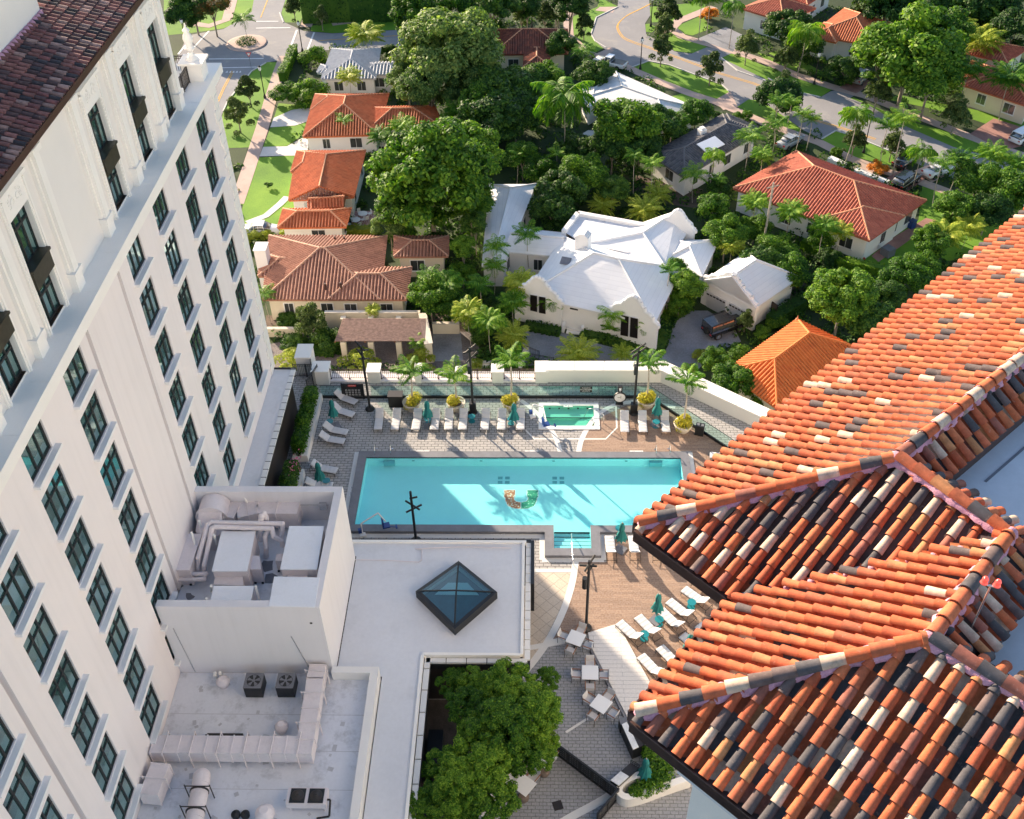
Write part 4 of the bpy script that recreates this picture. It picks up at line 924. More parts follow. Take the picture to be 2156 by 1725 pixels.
for y0,y1,l,fl in ((52.9,59.6,'long clipped green hedge in a wall planter beside the annex roof',0),(46.3,51.6,'dark green bush with pink blossoms by the hotel annex',1)):
    t_=thing('planter_wall',l.replace('long clipped green hedge in a wall planter','low cream planter wall of the long hedge').replace('dark green bush with pink blossoms','low cream planter wall under the pink blossom bush'),'planter',(-16.6,y0,0)); b=MB(); b.box(-16.75,-16.3,y0,y1,0,.62); b.box(-17.4,-16.76,y0,y1,0,.4); b.build('wall',M['stucco2'],t_)
    t_=thing('hedge' if not fl else 'flowering_bush',l,'hedge' if not fl else 'bush',(-17,y0,.4)); b=MB(); leafbox(b,-17.35,-16.55,y0+.3,y1-.3,.4,1.5+.2*fl,5200,.085); 
    for k in range(7): leafball(b,(-16.95+random.uniform(-.25,.25),random.uniform(y0+.5,y1-.5),1.45),.55,260,.09)
    b.build('leaves',M['leaf'] if not fl else M['leafdark'],t_)
    if fl:
        b=MB()
        for k in range(70): leafquad(b,Vector((-16.6+random.gauss(0,.22),51.0+random.gauss(0,.5),1.75+random.uniform(-.2,.25))),(random.gauss(0,1),-1,1),.06)
        N=NT('pink_petals'); N.set(Base_Color=(.70,.16,.34)); M['pink']=N.m; b.build('blossoms',M['pink'],t_)
# lamp poles with angled light bars
def pole(q,h,label,kind,arms):
    p=g(*q,0); t_=thing('lamp_pole',label,'lamp post',p,'black deck lamp poles'); b=MB(); b.cyl(p,p+Vector((0,0,h)),.09,.08,8); b.build('pole',M['black'],t_)
    b=MB(); b.lathe([(.34,0),(.34,.08),(.16,.14),(.10,.2)],p.x,p.y,0,16); 
    if kind==1: b.box(p.x-.24,p.x+.24,p.y-.2,p.y+.2,.05,.95)
    b.build('base',M['black'],t_)
    for (hz,an,tl,L,off) in arms:
        c=p+Vector((math.cos(an)*off,math.sin(an)*off,h*hz)); d=Vector((math.cos(an)*math.cos(tl),math.sin(an)*math.cos(tl),math.sin(tl))); b=MB(); b.cyl(c-d*L/2,c+d*L/2,.065,n=8); b.build('light_bar',M['black'],t_)
    if kind>=1:
        b=MB(); b.box(p.x-.22,p.x+.06,p.y-.18,p.y+.18,h*.62,h*.74) if kind==1 else b.cyl(p+Vector((-.2,0,h*.62)),p+Vector((-.2,0,h*.76)),.16,n=10); b.build('speaker',M['black'],t_)
pole((779,862),6.0,'black lamp pole leaning over the left end of the lounger row',0,[(.99,2.6,.6,1.0,.1),(.93,.6,-.4,.9,.1),(.86,2.4,.5,1.0,.15),(.80,.4,-.3,.8,.1)])
pole((996,868),6.1,'black lamp pole with square base in the middle of the lounger row',1,[(.98,.5,.5,.9,.1),(.93,2.8,-.5,.9,.1),(.85,.4,.7,1.1,.15)])
pole((1334,870),6.1,'black lamp pole beside the clock and fourth potted palm',1,[(1.0,.5,.35,1.2,.0),(.94,.5,.35,1.2,.1),(.9,2.9,-.9,1.0,.1)])
pole((1234,1323),6.2,'black lamp pole with hanging speaker on the wood deck',2,[(.96,.9,.5,1.1,.05),(.93,2.9,-.2,1.0,.05),(.88,.6,.9,.7,.1)])
pole((876,1139),4.6,'slim black lamp pole at the near left side of the pool',0,[(.88,.1,.2,.5,.15),(.74,-.5,-.25,1.1,.05),(.66,.4,.25,1.1,.1)])
# sun loungers
def make_lounger():
    t_=thing('sun_lounger','white cushioned sun lounger','sun lounger',(0,0,0),'white sun loungers round the pool')
    b=MB(); 
    for s in (-1,1): b.tube([(s*.33,-.98,.30),(s*.33,.35,.30)],.022,5); b.tube([(s*.33,.35,.30),(s*.33,.98,.24)],.02,5)
    for y in (-.95,.35,.98): b.cyl((-.33,y,.30 if y<.9 else .24),(.33,y,.30 if y<.9 else .24),.02,n=5)
    b.build('frame',M['dark'],t_)
    for (x,y) in ((-.33,-.9),(.33,-.9),(-.33,.95),(.33,.95)):
        b=MB(); b.cyl((x,y,.29 if y<0 else .25),(x,y+(-.04 if y<0 else .04),0),.018,n=5); b.build('leg',M['dark'],t_)
    def pad(y0,z0,y1,z1,nseg):
        b=MB(); ns=nseg*4; vs=[]
        d=Vector((0,y1-y0,z1-z0)); L=d.length; d.normalize(); n=Vector((0,-d.z,d.y))
        for i in range(ns+1):
            t=i/ns; w=abs(math.sin(PI*t*nseg)); h=.035+.028*w; c=Vector((0,y0,z0))+d*L*t
            for x,hh in ((-.31,0),(-.30,h*.7),(-.22,h),(.22,h),(.30,h*.7),(.31,0)): vs.append(c+Vector((x,0,0))+n*hh)
        b.mesh(vs,[(i*6+j,i*6+j+1,(i+1)*6+j+1,(i+1)*6+j) for i in range(ns) for j in range(5)],None,True); b.mesh([vs[k] for k in range(6)],[tuple(range(6))]); b.mesh([vs[-6+k] for k in range(6)],[tuple(range(5,-1,-1))])
        lo=[(-.31,y0,z0-.01),(.31,y0,z0-.01),(.31,y1,z1-.01),(-.31,y1,z1-.01)]; b.mesh(lo,[(3,2,1,0)]); return b
    pad(-1.0,.31,.22,.31,4).build('seat',M['cushion'],t_); pad(.22,.32,.80,.80,3).build('backrest',M['cushion'],t_)
    for s in (-1,1): b=MB(); b.cyl((s*.30,.78,.78),(s*.30,.72,.28),.014,n=4); b.build('back_prop',M['dark'],t_)
    return t_
lp=make_lounger(); first=[True]
def lounger(p,rz,label,z=.0):
    rz+=random.uniform(-.03,.03)
    if first[0]: first[0]=False; lp.location=(p[0],p[1],z); lp.rotation_euler=(0,0,rz); lp['label']=label; return
    copy_tree(lp,None,(p[0],p[1],z),rz,label=label)
ordn=['first','second','third','fourth','fifth','sixth','seventh','eighth','ninth']
for i,x in enumerate((794.7,831.5,875.7,914.8,943.5,973.8,1020.9,1056,1095.7)):
    f=g(x,904,.33); lounger((f.x,f.y+.98),0,ordn[i]+' lounger from the left in the long row behind the pool')
for x,l in ((1316.8,'lounger by the clock on the wood deck behind the pool'),(1355,'lounger directly below the fourth potted palm'),(1403,'rightmost lounger behind the pool beside the last potted palm')):
    f=g(x,909,.33); lounger((f.x,f.y+.98),0,l)
def dirl(foot,head,label,zf=.33):
    a=g(*foot,zf); c=g(*head,.6); d=c-a; rz=math.atan2(d.y,d.x)-PI/2; u=Vector((math.cos(rz+PI/2),math.sin(rz+PI/2),0)); lounger((a.x+u.x*.98,a.y+u.y*.98),rz,label,.006)
for f,h,l in (((750,847),(706,826),'farthest lounger on the left side against the glass fence'),((744,874),(690,850),'left side lounger behind the teal umbrella'),((731,911),(674,893),'third left side lounger, in front of the umbrella'),((725,929),(667,915),'fourth left side lounger at the end of the planter wall'),((709,991),(648,975),'left side lounger behind the lower closed umbrella'),((700,1022),(640,1014),'left side lounger cut off by the roof enclosure')):
    dirl(f,h,l)
for x,l in ((1284,'left upright lounger below the pool steps on the wood deck'),(1333,'lounger right of the umbrella below the pool'),(1381,'third lounger below the pool beside the tile eave'),(1417,'lounger below the pool almost hidden under the tile eave')):
    a=g(x,1129,.33); lounger((a.x,a.y-.98),PI,l,.006)
for f,h,l in (((1462,1221),(1508,1247),'topmost slanted lounger under the eave on the wood deck'),((1440,1240),(1492,1270),'slanted lounger second from the eave'),((1408,1265),(1456,1296),'slanted lounger left of the upper teal side table'),((1391,1285),(1427,1312),'slanted lounger right behind the umbrella'),((1343,1298),(1380,1329),'slanted lounger left of the umbrella on the wood deck'),((1304,1310),(1347,1344),'slanted lounger at the corner of the white platform'),((1349,1381),(1392,1418),'lower slanted lounger beside the white platform'),((1390,1362),(1430,1398),'lower slanted lounger second from the white platform'),((1437,1337),(1480,1368),'slanted lounger behind the lowest closed umbrella'),((1470,1316),(1515,1345),'slanted lounger foot showing beside the tile eave'),((1503,1290),(1546,1318),'slanted lounger foot above the inner eave corner'),((1532,1264),(1576,1290),'slanted lounger foot at the eave inner corner')):
    dirl(f,h,l)
dirl((1495,958),(1530,956),'single lounger right of the pool peeking out from the tile roof')
# closed umbrellas
def make_umb():
    t_=thing('closed_umbrella','closed teal umbrella','umbrella',(0,0,0),'closed teal umbrellas')
    b=MB(); b.cyl((0,0,0),(0,0,2.55),.025,n=6); b.lathe([(.02,2.5),(.05,2.56),(.03,2.62),(0,2.68)],n=8); b.build('pole',M['steel'],t_)
    b=MB(); n=24; prof=[(2.52,.05),(2.42,.13),(2.2,.17),(1.95,.16),(1.8,.13),(1.6,.20),(1.35,.28),(1.1,.34)]; vs=[]
    for h,r in prof:
        for i in range(n): k=1+(.22 if i%3==0 else -.14)*min(1,(2.6-h)*1.5); vs.append((r*k*math.cos(2*PI*i/n+h*.5),r*k*math.sin(2*PI*i/n+h*.5),h+(-.08 if i%3==0 and h<1.2 else 0)))
    b.mesh(vs,[(j*n+i,j*n+(i+1)%n,(j+1)*n+(i+1)%n,(j+1)*n+i) for j in range(len(prof)-1) for i in range(n)],None,True); b.build('canopy',M['teal'],t_)
    b=MB(); b.box(-.35,.35,-.35,.35,0,.05); b.build('base',M['coping'],t_); return t_
up=make_umb(); first2=[True]
def umb(p,label,sc=1.):
    if first2[0]: first2[0]=False; up.location=(p[0],p[1],.004); up['label']=label; return
    copy_tree(up,None,(p[0],p[1],.004),random.uniform(0,1.5),sc,label)
for q,l in (((903,899),'closed teal umbrella between third and fourth loungers of the row'),((1083,905),'closed teal umbrella at the right end of the lounger row'),((1381,893),'closed teal umbrella behind the pool on the wood deck'),((706,897),'closed teal umbrella among the left side loungers'),((678,1030),'closed teal umbrella at the left lower side of the pool'),((1306,1158),'closed teal umbrella between the loungers below the pool'),((1381,1307),'closed teal umbrella among the slanted loungers'),((1446,1392),'closed teal umbrella at the eave beside the lower loungers'),((1354,1652),'closed teal umbrella by the bar and curved planter'),((823,1205),'closed umbrella top peeking over the low roof, left one'),((1031,1202),'closed umbrella top peeking over the low roof, right one')): umb(g(*q,0),l)
# teal side tables
def make_st():
    t_=thing('side_table','round teal side table','side table',(0,0,0),'round teal side tables'); b=MB(); b.lathe([(.27,.46),(.27,.49)],n=20); b.build('table_top',M['tealtop'],t_)
    b=MB(); b.cyl((0,0,.02),(0,0,.46),.03,n=6); b.lathe([(.25,0),(.25,.03)],n=16); b.build('stand',M['tealtop'],t_); return t_
sp_=make_st(); f3=[True]
for q,l in (((900.7,882),'teal side table by the umbrella in the lounger row'),((993,877),'teal side table below the middle lamp pole'),((1076,882),'teal side table at the right end of the lounger row'),((1381.7,888),'teal side table between loungers behind the pool on wood'),((694,887),'teal side table among the left side loungers'),((687,1012),'teal side table at the lower left of the pool'),((1304,1112),'teal side table behind the umbrella below the pool'),((1456.5,1268),'teal side table near the eave among slanted loungers'),((1388,1304),'teal side table in the middle of the slanted loungers'),((1357,1335),'teal side table near the white platform corner')):
    p=g(*q,.48)
    if f3[0]: f3[0]=False; sp_.location=(p.x,p.y,.006); sp_['label']=l
    else: copy_tree(sp_,None,(p.x,p.y,.006),0,1.,l)
# dining tables and chairs
def make_table():
    t_=thing('dining_table','white square table','table',(0,0,0),'white square dining tables'); b=MB(); b.box(-.47,.47,-.47,.47,.71,.75); b.build('table_top',M['whitepaint'],t_); b=MB(); b.cyl((0,0,.03),(0,0,.71),.05,n=8); b.build('post',M['dark'],t_); b=MB(); b.box(-.3,.3,-.04,.04,0,.04); b.box(-.04,.04,-.3,.3,0,.039); b.build('foot',M['dark'],t_); return t_
def make_chair():
    t_=thing('armchair','slim armchair','chair',(0,0,0),'pale armchairs with teak arms'); b=MB(); b.box(-.25,.25,-.24,.24,.42,.46); b.build('seat',M['cushion'],t_); b=MB(); b.obox((0,.27,.66),.48,.03,.42,0,rx=-.2); b.build('backrest',M['cushion'],t_)
    for s in (-1,1): b=MB(); b.box(s*.27-.025,s*.27+.025,-.24,.28,.62,.65); b.build('armrest',M['wood'],t_)
    for x,y in ((-.26,-.23),(.26,-.23),(-.26,.26),(.26,.26)): b=MB(); b.cyl((x,y,0),(x,y,.63),.016,n=5); b.build('leg',M['dark'],t_)
    return t_
tp=make_table(); cp=make_chair(); f4=[True,True]
def put(proto,idx,p,rz,l):
    if f4[idx]: f4[idx]=False; proto.location=(p.x,p.y,.008); proto.rotation_euler=(0,0,rz); proto['label']=l; return
    copy_tree(proto,None,(p.x,p.y,.008),rz,1.,l)
for (x,y,rz,tl,chs) in ((537,200,-.42,'table nearest the wood deck',((445,165,'left'),(600,125,'far'),(622,240,'right'),(490,290,'near'))),(658,490,-.03,'middle table beside the platform',((655,385,'far'),(548,505,'left'),(768,515,'right'),(655,600,'near'))),(750,755,-.62,'third table beside the platform',((650,705,'left'),(812,680,'far'),(838,815,'right'),(700,850,'near'))),(280,1215,-.66,'table at the cream bench wall',((358,1145,'right'),)),(103,1438,-.66,'lowest table at the bottom edge',((178,1365,'right'),))):
    c=rr(2,3,x,y,.75); put(tp,0,c,rz,'white square dining table, '+tl)
    for cx,cy,s in chs:
        p=rr(2,3,cx,cy,.6); d=Vector((c.x-p.x,c.y-p.y,0)); k=round((math.atan2(d.y,d.x)-rz)/(PI/2))*PI/2+rz; u=Vector((math.cos(k),math.sin(k),0)); p=Vector((c.x,c.y,0))-u*.78
        put(cp,1,p,k+PI/2,s+' armchair of the '+tl)
for x,y,l in ((270,1330,'wicker stool under the table at the cream bench wall'),(95,1545,'wicker stool under the lowest table')):
    p=rr(2,3,x,y,.2); b=MB(); b.lathe([(.22,0),(.3,.15),(.3,.3),(.22,.42)],p.x,p.y,.008,14); tag(b.build('stool',M['wicker'],org=(p.x,p.y,.008)),l,'stool')
# bars
def bar(name,pts,label):
    P=[rr(2,3,x,y,1.05) for x,y in pts]; c=sum(P,Vector())/4; t_=thing(name,label,'bar counter',(c.x,c.y,0)); b=MB(); b.prism([xy(p) for p in P],.01,.95); b.build('cabinet',M['black'],t_)
    b=MB(); q=[P[0],P[0].lerp(P[1],.5),P[3].lerp(P[2],.5),P[3]]; b.prism([xy(p) for p in q],.95,1.02); b.build('counter_top',M['marble'],t_)
    b=MB(); q=[P[0].lerp(P[1],.5),P[1],P[2],P[3].lerp(P[2],.5)]; b.prism([xy(p) for p in q],.951,.99); b.build('shelf',M['dark'],t_)
    b=MB(); a=P[1].copy();a.z=0;e=P[2].copy();e.z=0
    for zz in (1.1,1.25): b.cyl(a+Vector((0,0,zz)),e+Vector((0,0,zz)),.02,n=5)
    for k in range(5): p=a.lerp(e,k/4); b.cyl(p+Vector((0,0,.95)),p+Vector((0,0,1.25)),.02,n=5)
    b.build('guard_rail',M['black'],t_)
bar('mobile_bar',((925,925),(1010,880),(1115,1095),(1020,1135)),'black mobile bar with marble top beside the white platform'); bar('mobile_bar',((830,1395),(1000,1245),(1070,1285),(900,1440)),'lower black bar with marble top by the curved planter')
p=rr(2,3,945,895,.9); t_=thing('trash_box','black square bin at the end of the upper bar','bin',(p.x,p.y,0)); b=MB(); b.obox((p.x,p.y,.42),.5,.4,.82,.2); b.build('body',M['black'],t_); b=MB(); b.obox((p.x,p.y,.86),.5,.4,.06,.2); b.build('lid',M['coping'],t_)
b=MB(); c=rr(2,3,385,1612,0); b.obox((c.x,c.y,.012),.5,.5,.02,.3); tag(b.build('drain_grate',M['dark'],org=(c.x,c.y,0)),'dark square floor drain on the lower terrace','drain')
# perforated screens
def screen(a,c,n,label):
    a=Vector(a);c=Vector(c); d=(c-a).normalized(); o=Vector((d.y,-d.x,0)); an=math.atan2(d.y,d.x); L=(c-a).length; t_=thing('lattice_screen',label,'screen',((a.x+c.x)/2,(a.y+c.y)/2,0)); m=(a+c)/2
    b=MB(); b.obox((m.x,m.y,.08),L,.08,.16,an); b.obox((m.x,m.y,1.06),L,.10,.10,an)
    for k in range(n+1): p=a.lerp(c,k/n); b.obox((p.x,p.y,.56),.12,.1,1.09,an)
    b.build('frame',M['black'],t_)
    b=MB(); b.obox((m.x,m.y,.58),L,.02,.9,an); b.build('panel',M['black'],t_)
    b=MB()
    for k in range(n):
        for i in range(4):
            for j in range(4):
                p=a.lerp(c,(k+.2+.6*i/3)/n)+o*-.013; z=.28+j*.19
                for s in range(3):
                    e=s*2.1+i+j; b.face([p+d*.05*math.cos(e)+Vector((0,0,z+.05*math.sin(e))),p+d*.05*math.cos(e+1)+Vector((0,0,z+.05*math.sin(e+1))),p+d*.012*math.cos(e+.5)+Vector((0,0,z))])
                    p2=p+o*.026; b.face([p2+d*.05*math.cos(e)+Vector((0,0,z+.05*math.sin(e))),p2+d*.05*math.cos(e+1)+Vector((0,0,z+.05*math.sin(e+1))),p2+d*.012*math.cos(e+.5)+Vector((0,0,z))])
    b.build('cutout_pattern',M['paverdark'],t_)
screen(xy(rr(2,3,372,1180))+(0,),xy(rr(2,3,880,1560))+(0,),5,'black lattice screen crossing the lower terrace'); screen(xy(rr(2,3,885,1560))+(0,),xy(rr(2,3,720,1760))+(0,),2,'short black screen running off the bottom edge')
t_=thing('bench_wall','curved cream bench wall under the courtyard tree','wall',rr(2,3,200,1200)); b=MB()
P=smooth([rr(2,3,385,1045,.5),rr(2,3,260,1130,.5),rr(2,3,120,1250,.5),rr(2,3,0,1370,.5),rr(2,3,-150,1530,.5),rr(2,3,-260,1700,.5)],4); n_=len(P)
for i in range(n_-1):
    d=(P[i+1]-P[i]).normalized(); o=Vector((-d.y,d.x,0))*.22; b.prism([xy(P[i]-o),xy(P[i+1]-o),xy(P[i+1]+o),xy(P[i]+o)],.007,.5)
b.build('wall',M['stucco2'],t_)
t_=thing('curved_planter','cream rounded concrete planter filled with ivy by the tower','planter',rr(2,3,1050,1450)); b=MB()
P=smooth([rr(2,3,1500,1370,.8),rr(2,3,1290,1440,.8),rr(2,3,1080,1515,.8),rr(2,3,960,1535,.8),rr(2,3,905,1490,.8),rr(2,3,920,1430,.8),rr(2,3,1000,1375,.8),rr(2,3,1080,1345,.8)],5)
L_=[];R_=[]
for i,p in enumerate(P):
    d=(P[min(i+1,len(P)-1)]-P[max(i-1,0)]).normalized(); o=Vector((-d.y,d.x,0))*.17; L_.append(p+o);R_.append(p-o)
for i in range(len(P)-1): b.prism([xy(R_[i]),xy(R_[i+1]),xy(L_[i+1]),xy(L_[i])],.007,.8)
b.build('wall',M['trim'],t_)
t_=thing('ivy_hedge','dark green ivy filling the curved planter and strip by the tower','hedge',rr(2,3,1150,1300)); b=MB()
for q,r_ in (((1100,1470),.55),((1040,1490),.4),((1180,1430),.6),((1250,1400),.6),((1200,1300),.7),((1230,1200),.7),((1180,1100),.6),((1270,1330),.7),((1150,1180),.4),((1280,1250),.6),((1240,1120),.5)): leafball(b,rr(2,3,q[0],q[1],.75),r_,620,.07,.55)
b.build('leaves',M['leaf'],t_)
# bins, box, lifts, ladders
p=g(834.7,853,0); t_=thing('towel_cabinet','black towel cabinet behind the second lounger','cabinet',p); b=MB(); b.box(p.x-.52,p.x+.52,p.y-.3,p.y+.35,.02,1.05); b.build('body',M['black'],t_); b=MB(); b.box(p.x-.56,p.x+.56,p.y-.34,p.y+.39,1.05,1.1); b.build('top',M['dark'],t_)
p=g(1472,914,0); t_=thing('trash_bin','black twin opening bin by the right glass fence','bin',p); b=MB(); b.obox((p.x,p.y,.45),.62,.45,.88,-.3); b.build('body',M['black'],t_); b=MB(); b.obox((p.x-.14,p.y+.05,.9),.2,.24,.03,-.3); b.obox((p.x+.16,p.y-.05,.9),.2,.24,.031,-.3); b.build('opening',M['coping'],t_)
def rail(q,label,dy=.7,h=.85):
    p=g(*q,.2); t_=thing('pool_handrail',label,'handrail',p); b=MB(); 
    pts=[(p.x,p.y-.1,.1),(p.x,p.y-.05,h*.7),(p.x,p.y+.12,h),(p.x,p.y+.35,h*.9),(p.x,p.y+dy,.05)]; b.tube(pts,.03,6); b.build('rail',M['steel'],t_); b=MB(); b.cyl(pts[-1],(p.x,p.y+dy,.09),.08,n=8); b.build('flange',M['steel'],t_)
for q,l in (((790,957),'left chrome rail of the left pool ladder'),((823,957),'right chrome rail of the left pool ladder'),((1381,958),'left chrome rail of the right pool ladder'),((1410,957),'right chrome rail of the right pool ladder')): rail(q,l)
t_=thing('stair_handrail','long chrome handrail running down into the pool steps','handrail',(2.15,44,0)); b=MB(); b.tube([rr(2,2,517,1310,.0),rr(2,2,514,1270,.85),rr(2,2,503,1110,.75),rr(2,2,503,1045,.3),rr(2,2,503,1060,-.1)],.03,6); b.build('rail',M['steel'],t_)
t_=thing('spa_handrail','arched chrome handrail at the hot tub corner','handrail',zb2(1385,790)); b=MB(); a=zb2(1385,790); c=zb2(1175,725,-.2); b.tube(smooth([a,a+Vector((0,.05,.7)),a.lerp(c,.3)+Vector((0,0,1.0)),a.lerp(c,.75)+Vector((0,0,.95)),c],4),.03,6); b.build('rail',M['steel'],t_)
def lift(base,knee,tip,seat,label):
    t_=thing('pool_lift',label,'pool lift',(base.x,base.y,0)); b=MB(); b.tube([base,base+Vector((0,0,1.1)),knee,tip,seat+Vector((0,0,.4))],.05,6); b.obox((base.x,base.y,.08),.4,.4,.15,.3); b.build('arm',M['whitepaint'],t_)
    b=MB(); b.obox((seat.x,seat.y,seat.z),.5,.45,.10,.3); b.obox((seat.x-.2,seat.y,seat.z+.28),.10,.45,.5,.3); b.build('chair',M['blue'],t_); b=MB(); b.obox((base.x-.12,base.y-.1,.55),.22,.22,.3,.3); b.build('battery',M['blue'],t_); b=MB(); b.tube([seat+Vector((.25,0,-.1)),seat+Vector((.6,.1,-.25))],.03,5); b.obox((seat.x+.65,seat.y+.1,seat.z-.2),.12,.3,.1,.3); b.build('footrest',M['blue'],t_)
lift(rr(1,2,900,1060,0),rr(1,2,910,945,1.3),rr(1,2,1028,872,1.7),rr(1,2,1095,978,.75),'white and blue pool lift at the near left pool corner')
lift(zb2(620,720,0),zb2(640,590,1.2),zb2(735,620,1.1),zb2(765,800,.7),'white and blue pool lift left of the hot tub')
# courtyard under the tree
t_=thing('courtyard_fence','dark slatted fence panels inside the shaded courtyard','screen',(-5.4,28,0)); b=MB(); b.box(-6.0,-5.2,28.6,31.2,.01,1.0); b.box(-6.0,-5.2,25,27.6,.01,1.0); b.build('panel',M['black'],t_)
for k,x in enumerate((1620,1725)):
    p=rr(1,3,x,470,.4); b=MB(); b.box(p.x-.28,p.x+.28,p.y-.3,p.y+.3,.01,.4); b.box(p.x-.28,p.x+.28,p.y+.25,p.y+.33,.4,.8); tag(b.build('patio_chair',M['coping'],org=(p.x,p.y,0)),('left' if k==0 else 'right')+' grey patio seat in the shade below the low roof edge','chair')
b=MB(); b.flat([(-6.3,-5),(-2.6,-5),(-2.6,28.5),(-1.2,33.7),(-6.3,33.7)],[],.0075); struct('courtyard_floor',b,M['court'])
# ================================================================ FOLIAGE
def npmesh(name,V,F,mat):
    me=bpy.data.meshes.new(name); me.vertices.add(len(V)); me.vertices.foreach_set('co',V.astype(np.float32).ravel())
    n=len(F); me.loops.add(n*4); me.loops.foreach_set('vertex_index',F.astype(np.int32).ravel()); me.polygons.add(n)
    me.polygons.foreach_set('loop_start',np.arange(0,n*4,4,dtype=np.int32)); me.polygons.foreach_set('loop_total',np.full(n,4,dtype=np.int32)); me.update(); me.validate()
    me.materials.append(mat); return me
def leaves(C,Nm,S,ratio=.55):
    n=len(C); r=rng.normal(size=(n,3)); N=Nm/np.linalg.norm(Nm,axis=1,keepdims=True)
    U=np.cross(N,r); U/=np.linalg.norm(U,axis=1,keepdims=True)+1e-9; Vv=np.cross(N,U); S=S[:,None]
    P=np.stack([C-U*S,C+Vv*S*ratio,C+U*S,C-Vv*S*ratio],1).reshape(-1,3); return P,np.arange(n*4).reshape(n,4)
def crownmesh(name,mat,ncl,nl,ls,cl=(.26,.42),flat=.75,jit=.6,core=True,lump=1.0,seed=0):
    rg=np.random.default_rng(seed); C=[];N=[];S=[]
    cs=[]
    for i in range(ncl):
        # spread clump centres over an uneven dome
        d=rg.normal(size=3); d/=np.linalg.norm(d); d[2]=abs(d[2])*1.0-.35*rg.random() if rg.random()<.8 else d[2]
        r=(.62+.22*rg.random())*lump if i>ncl*.15 else .3*rg.random(); c=np.array([d[0]*r,d[1]*r,d[2]*r*flat]); cr=rg.uniform(*cl); cs.append((c,cr))
    if name.endswith('small'): cs=[(np.array([c[0]*(1.0-.42*(c[2]+.6)),c[1]*(1.0-.42*(c[2]+.6)),c[2]]),cr) for c,cr in cs]
    tot=sum(cr*cr for _,cr in cs)
    for c,cr in cs:
        k=int(nl*cr*cr/tot); d=rg.normal(size=(k,3)); d/=np.linalg.norm(d,axis=1,keepdims=True); d[:,2]=np.where(d[:,2]<-.3,-d[:,2],d[:,2])
        rad=cr*(.72+.34*rg.random(k)); C.append(c+d*rad[:,None]*np.array([1,1,.85])); N.append(d+rg.normal(size=(k,3))*jit*.5+np.array([0,0,.25])); S.append(ls*rg.uniform(.6,1.35,k))
    P,F=leaves(np.concatenate(C),np.concatenate(N),np.concatenate(S))
    if core: # inner leafy masses that stop light leaking through
        for c,cr in cs:
            vs,fs,_,_=sph(c,cr*.58,8,5,.85); vs=np.array([tuple(v) for v in vs]); vs+=rg.normal(size=vs.shape)*.02; q=np.array([f for f in fs]); F=np.concatenate([F,q+len(P)]); P=np.concatenate([P,vs])
    return npmesh(name,P,F,mat)
CR={}
for k,(m,ncl,nl,ls,cl,fl,jit,n_) in dict(court=('leaf',100,12500,.036,(.09,.20),.8,1.0,2),broad=('leaf',44,12000,.046,(.18,.38),.80,.9,3),big=('leafgrey',80,17000,.034,(.13,.28),.88,.9,2),mango=('leaf',110,19000,.034,(.12,.23),.95,.8,2),small=('leafolive',46,6500,.050,(.12,.27),1.25,1.1,3),dark=('leafdark',46,11000,.048,(.18,.36),.85,.9,2),shrub=('leaf',16,3200,.055,(.25,.42),.75,.7,2),yel=('leafyel',20,3200,.055,(.2,.36),.7,.8,1),red=('leafred',40,9000,.03,(.18,.34),.7,.7,1),orange=('leaforange',18,2600,.06,(.2,.4),.6,.8,1),gold=('leafgold',16,1800,.07,(.25,.42),.8,.7,1)).items():
    CR[k]=[crownmesh('crown_'+k,M[m],ncl,nl,ls,cl,fl,jit,k not in('small','yel'),seed=11*i+len(k)) for i in range(n_)]
def trunkmesh():
    b=MB(); b.cyl((0,0,0),(0,0,.55),.05,.036,8)
    for k in range(6):
        a=k*1.05; b.tube([(0,0,.45+.02*k),(.12*math.cos(a),.12*math.sin(a),.68),(.34*math.cos(a),.34*math.sin(a),.98)],[.03,.022,.008],5)
    me=b.build('tmp',M['trunk']); d=me.data; bpy.data.objects.remove(me); return d
TRK=trunkmesh()
def mobj(name,me,par,loc,rot,sc):
    o=bpy.data.objects.new(name,me); COL.objects.link(o); o.parent=par; o.location=loc; o.rotation_euler=(0,0,rot); o.scale=sc; return o
def tree(cx,cy,rpx,kind,label,hc=None,rz_=None,cat='tree',name='tree',group=None,ry=None,base=None,zc_=None):
    """crown centred on survey pixel (cx,cy) at height hc above the ground"""
    base=GZ if base is None else base
    p=g(cx,cy,base+2); r=rpx*mpp(p); hc=hc if hc is not None else max(.7*r,1.0)
    p=g(cx,cy,base+hc); r=rpx*mpp(p); t_=thing(name,label,cat,(p.x,p.y,base),group)
    cr=random.choice(CR[kind]); sz=ry if ry else random.uniform(.92,1.06)
    mobj('crown',cr,t_,(0,0,hc),random.uniform(0,6.3),(r*1.12,r*1.12,r*sz*1.05))
    if cat in('tree',): mobj('trunk',TRK,t_,(0,0,0),random.uniform(0,6),(max(.8,r*.9),max(.8,r*.9),hc*1.0))
    return t_
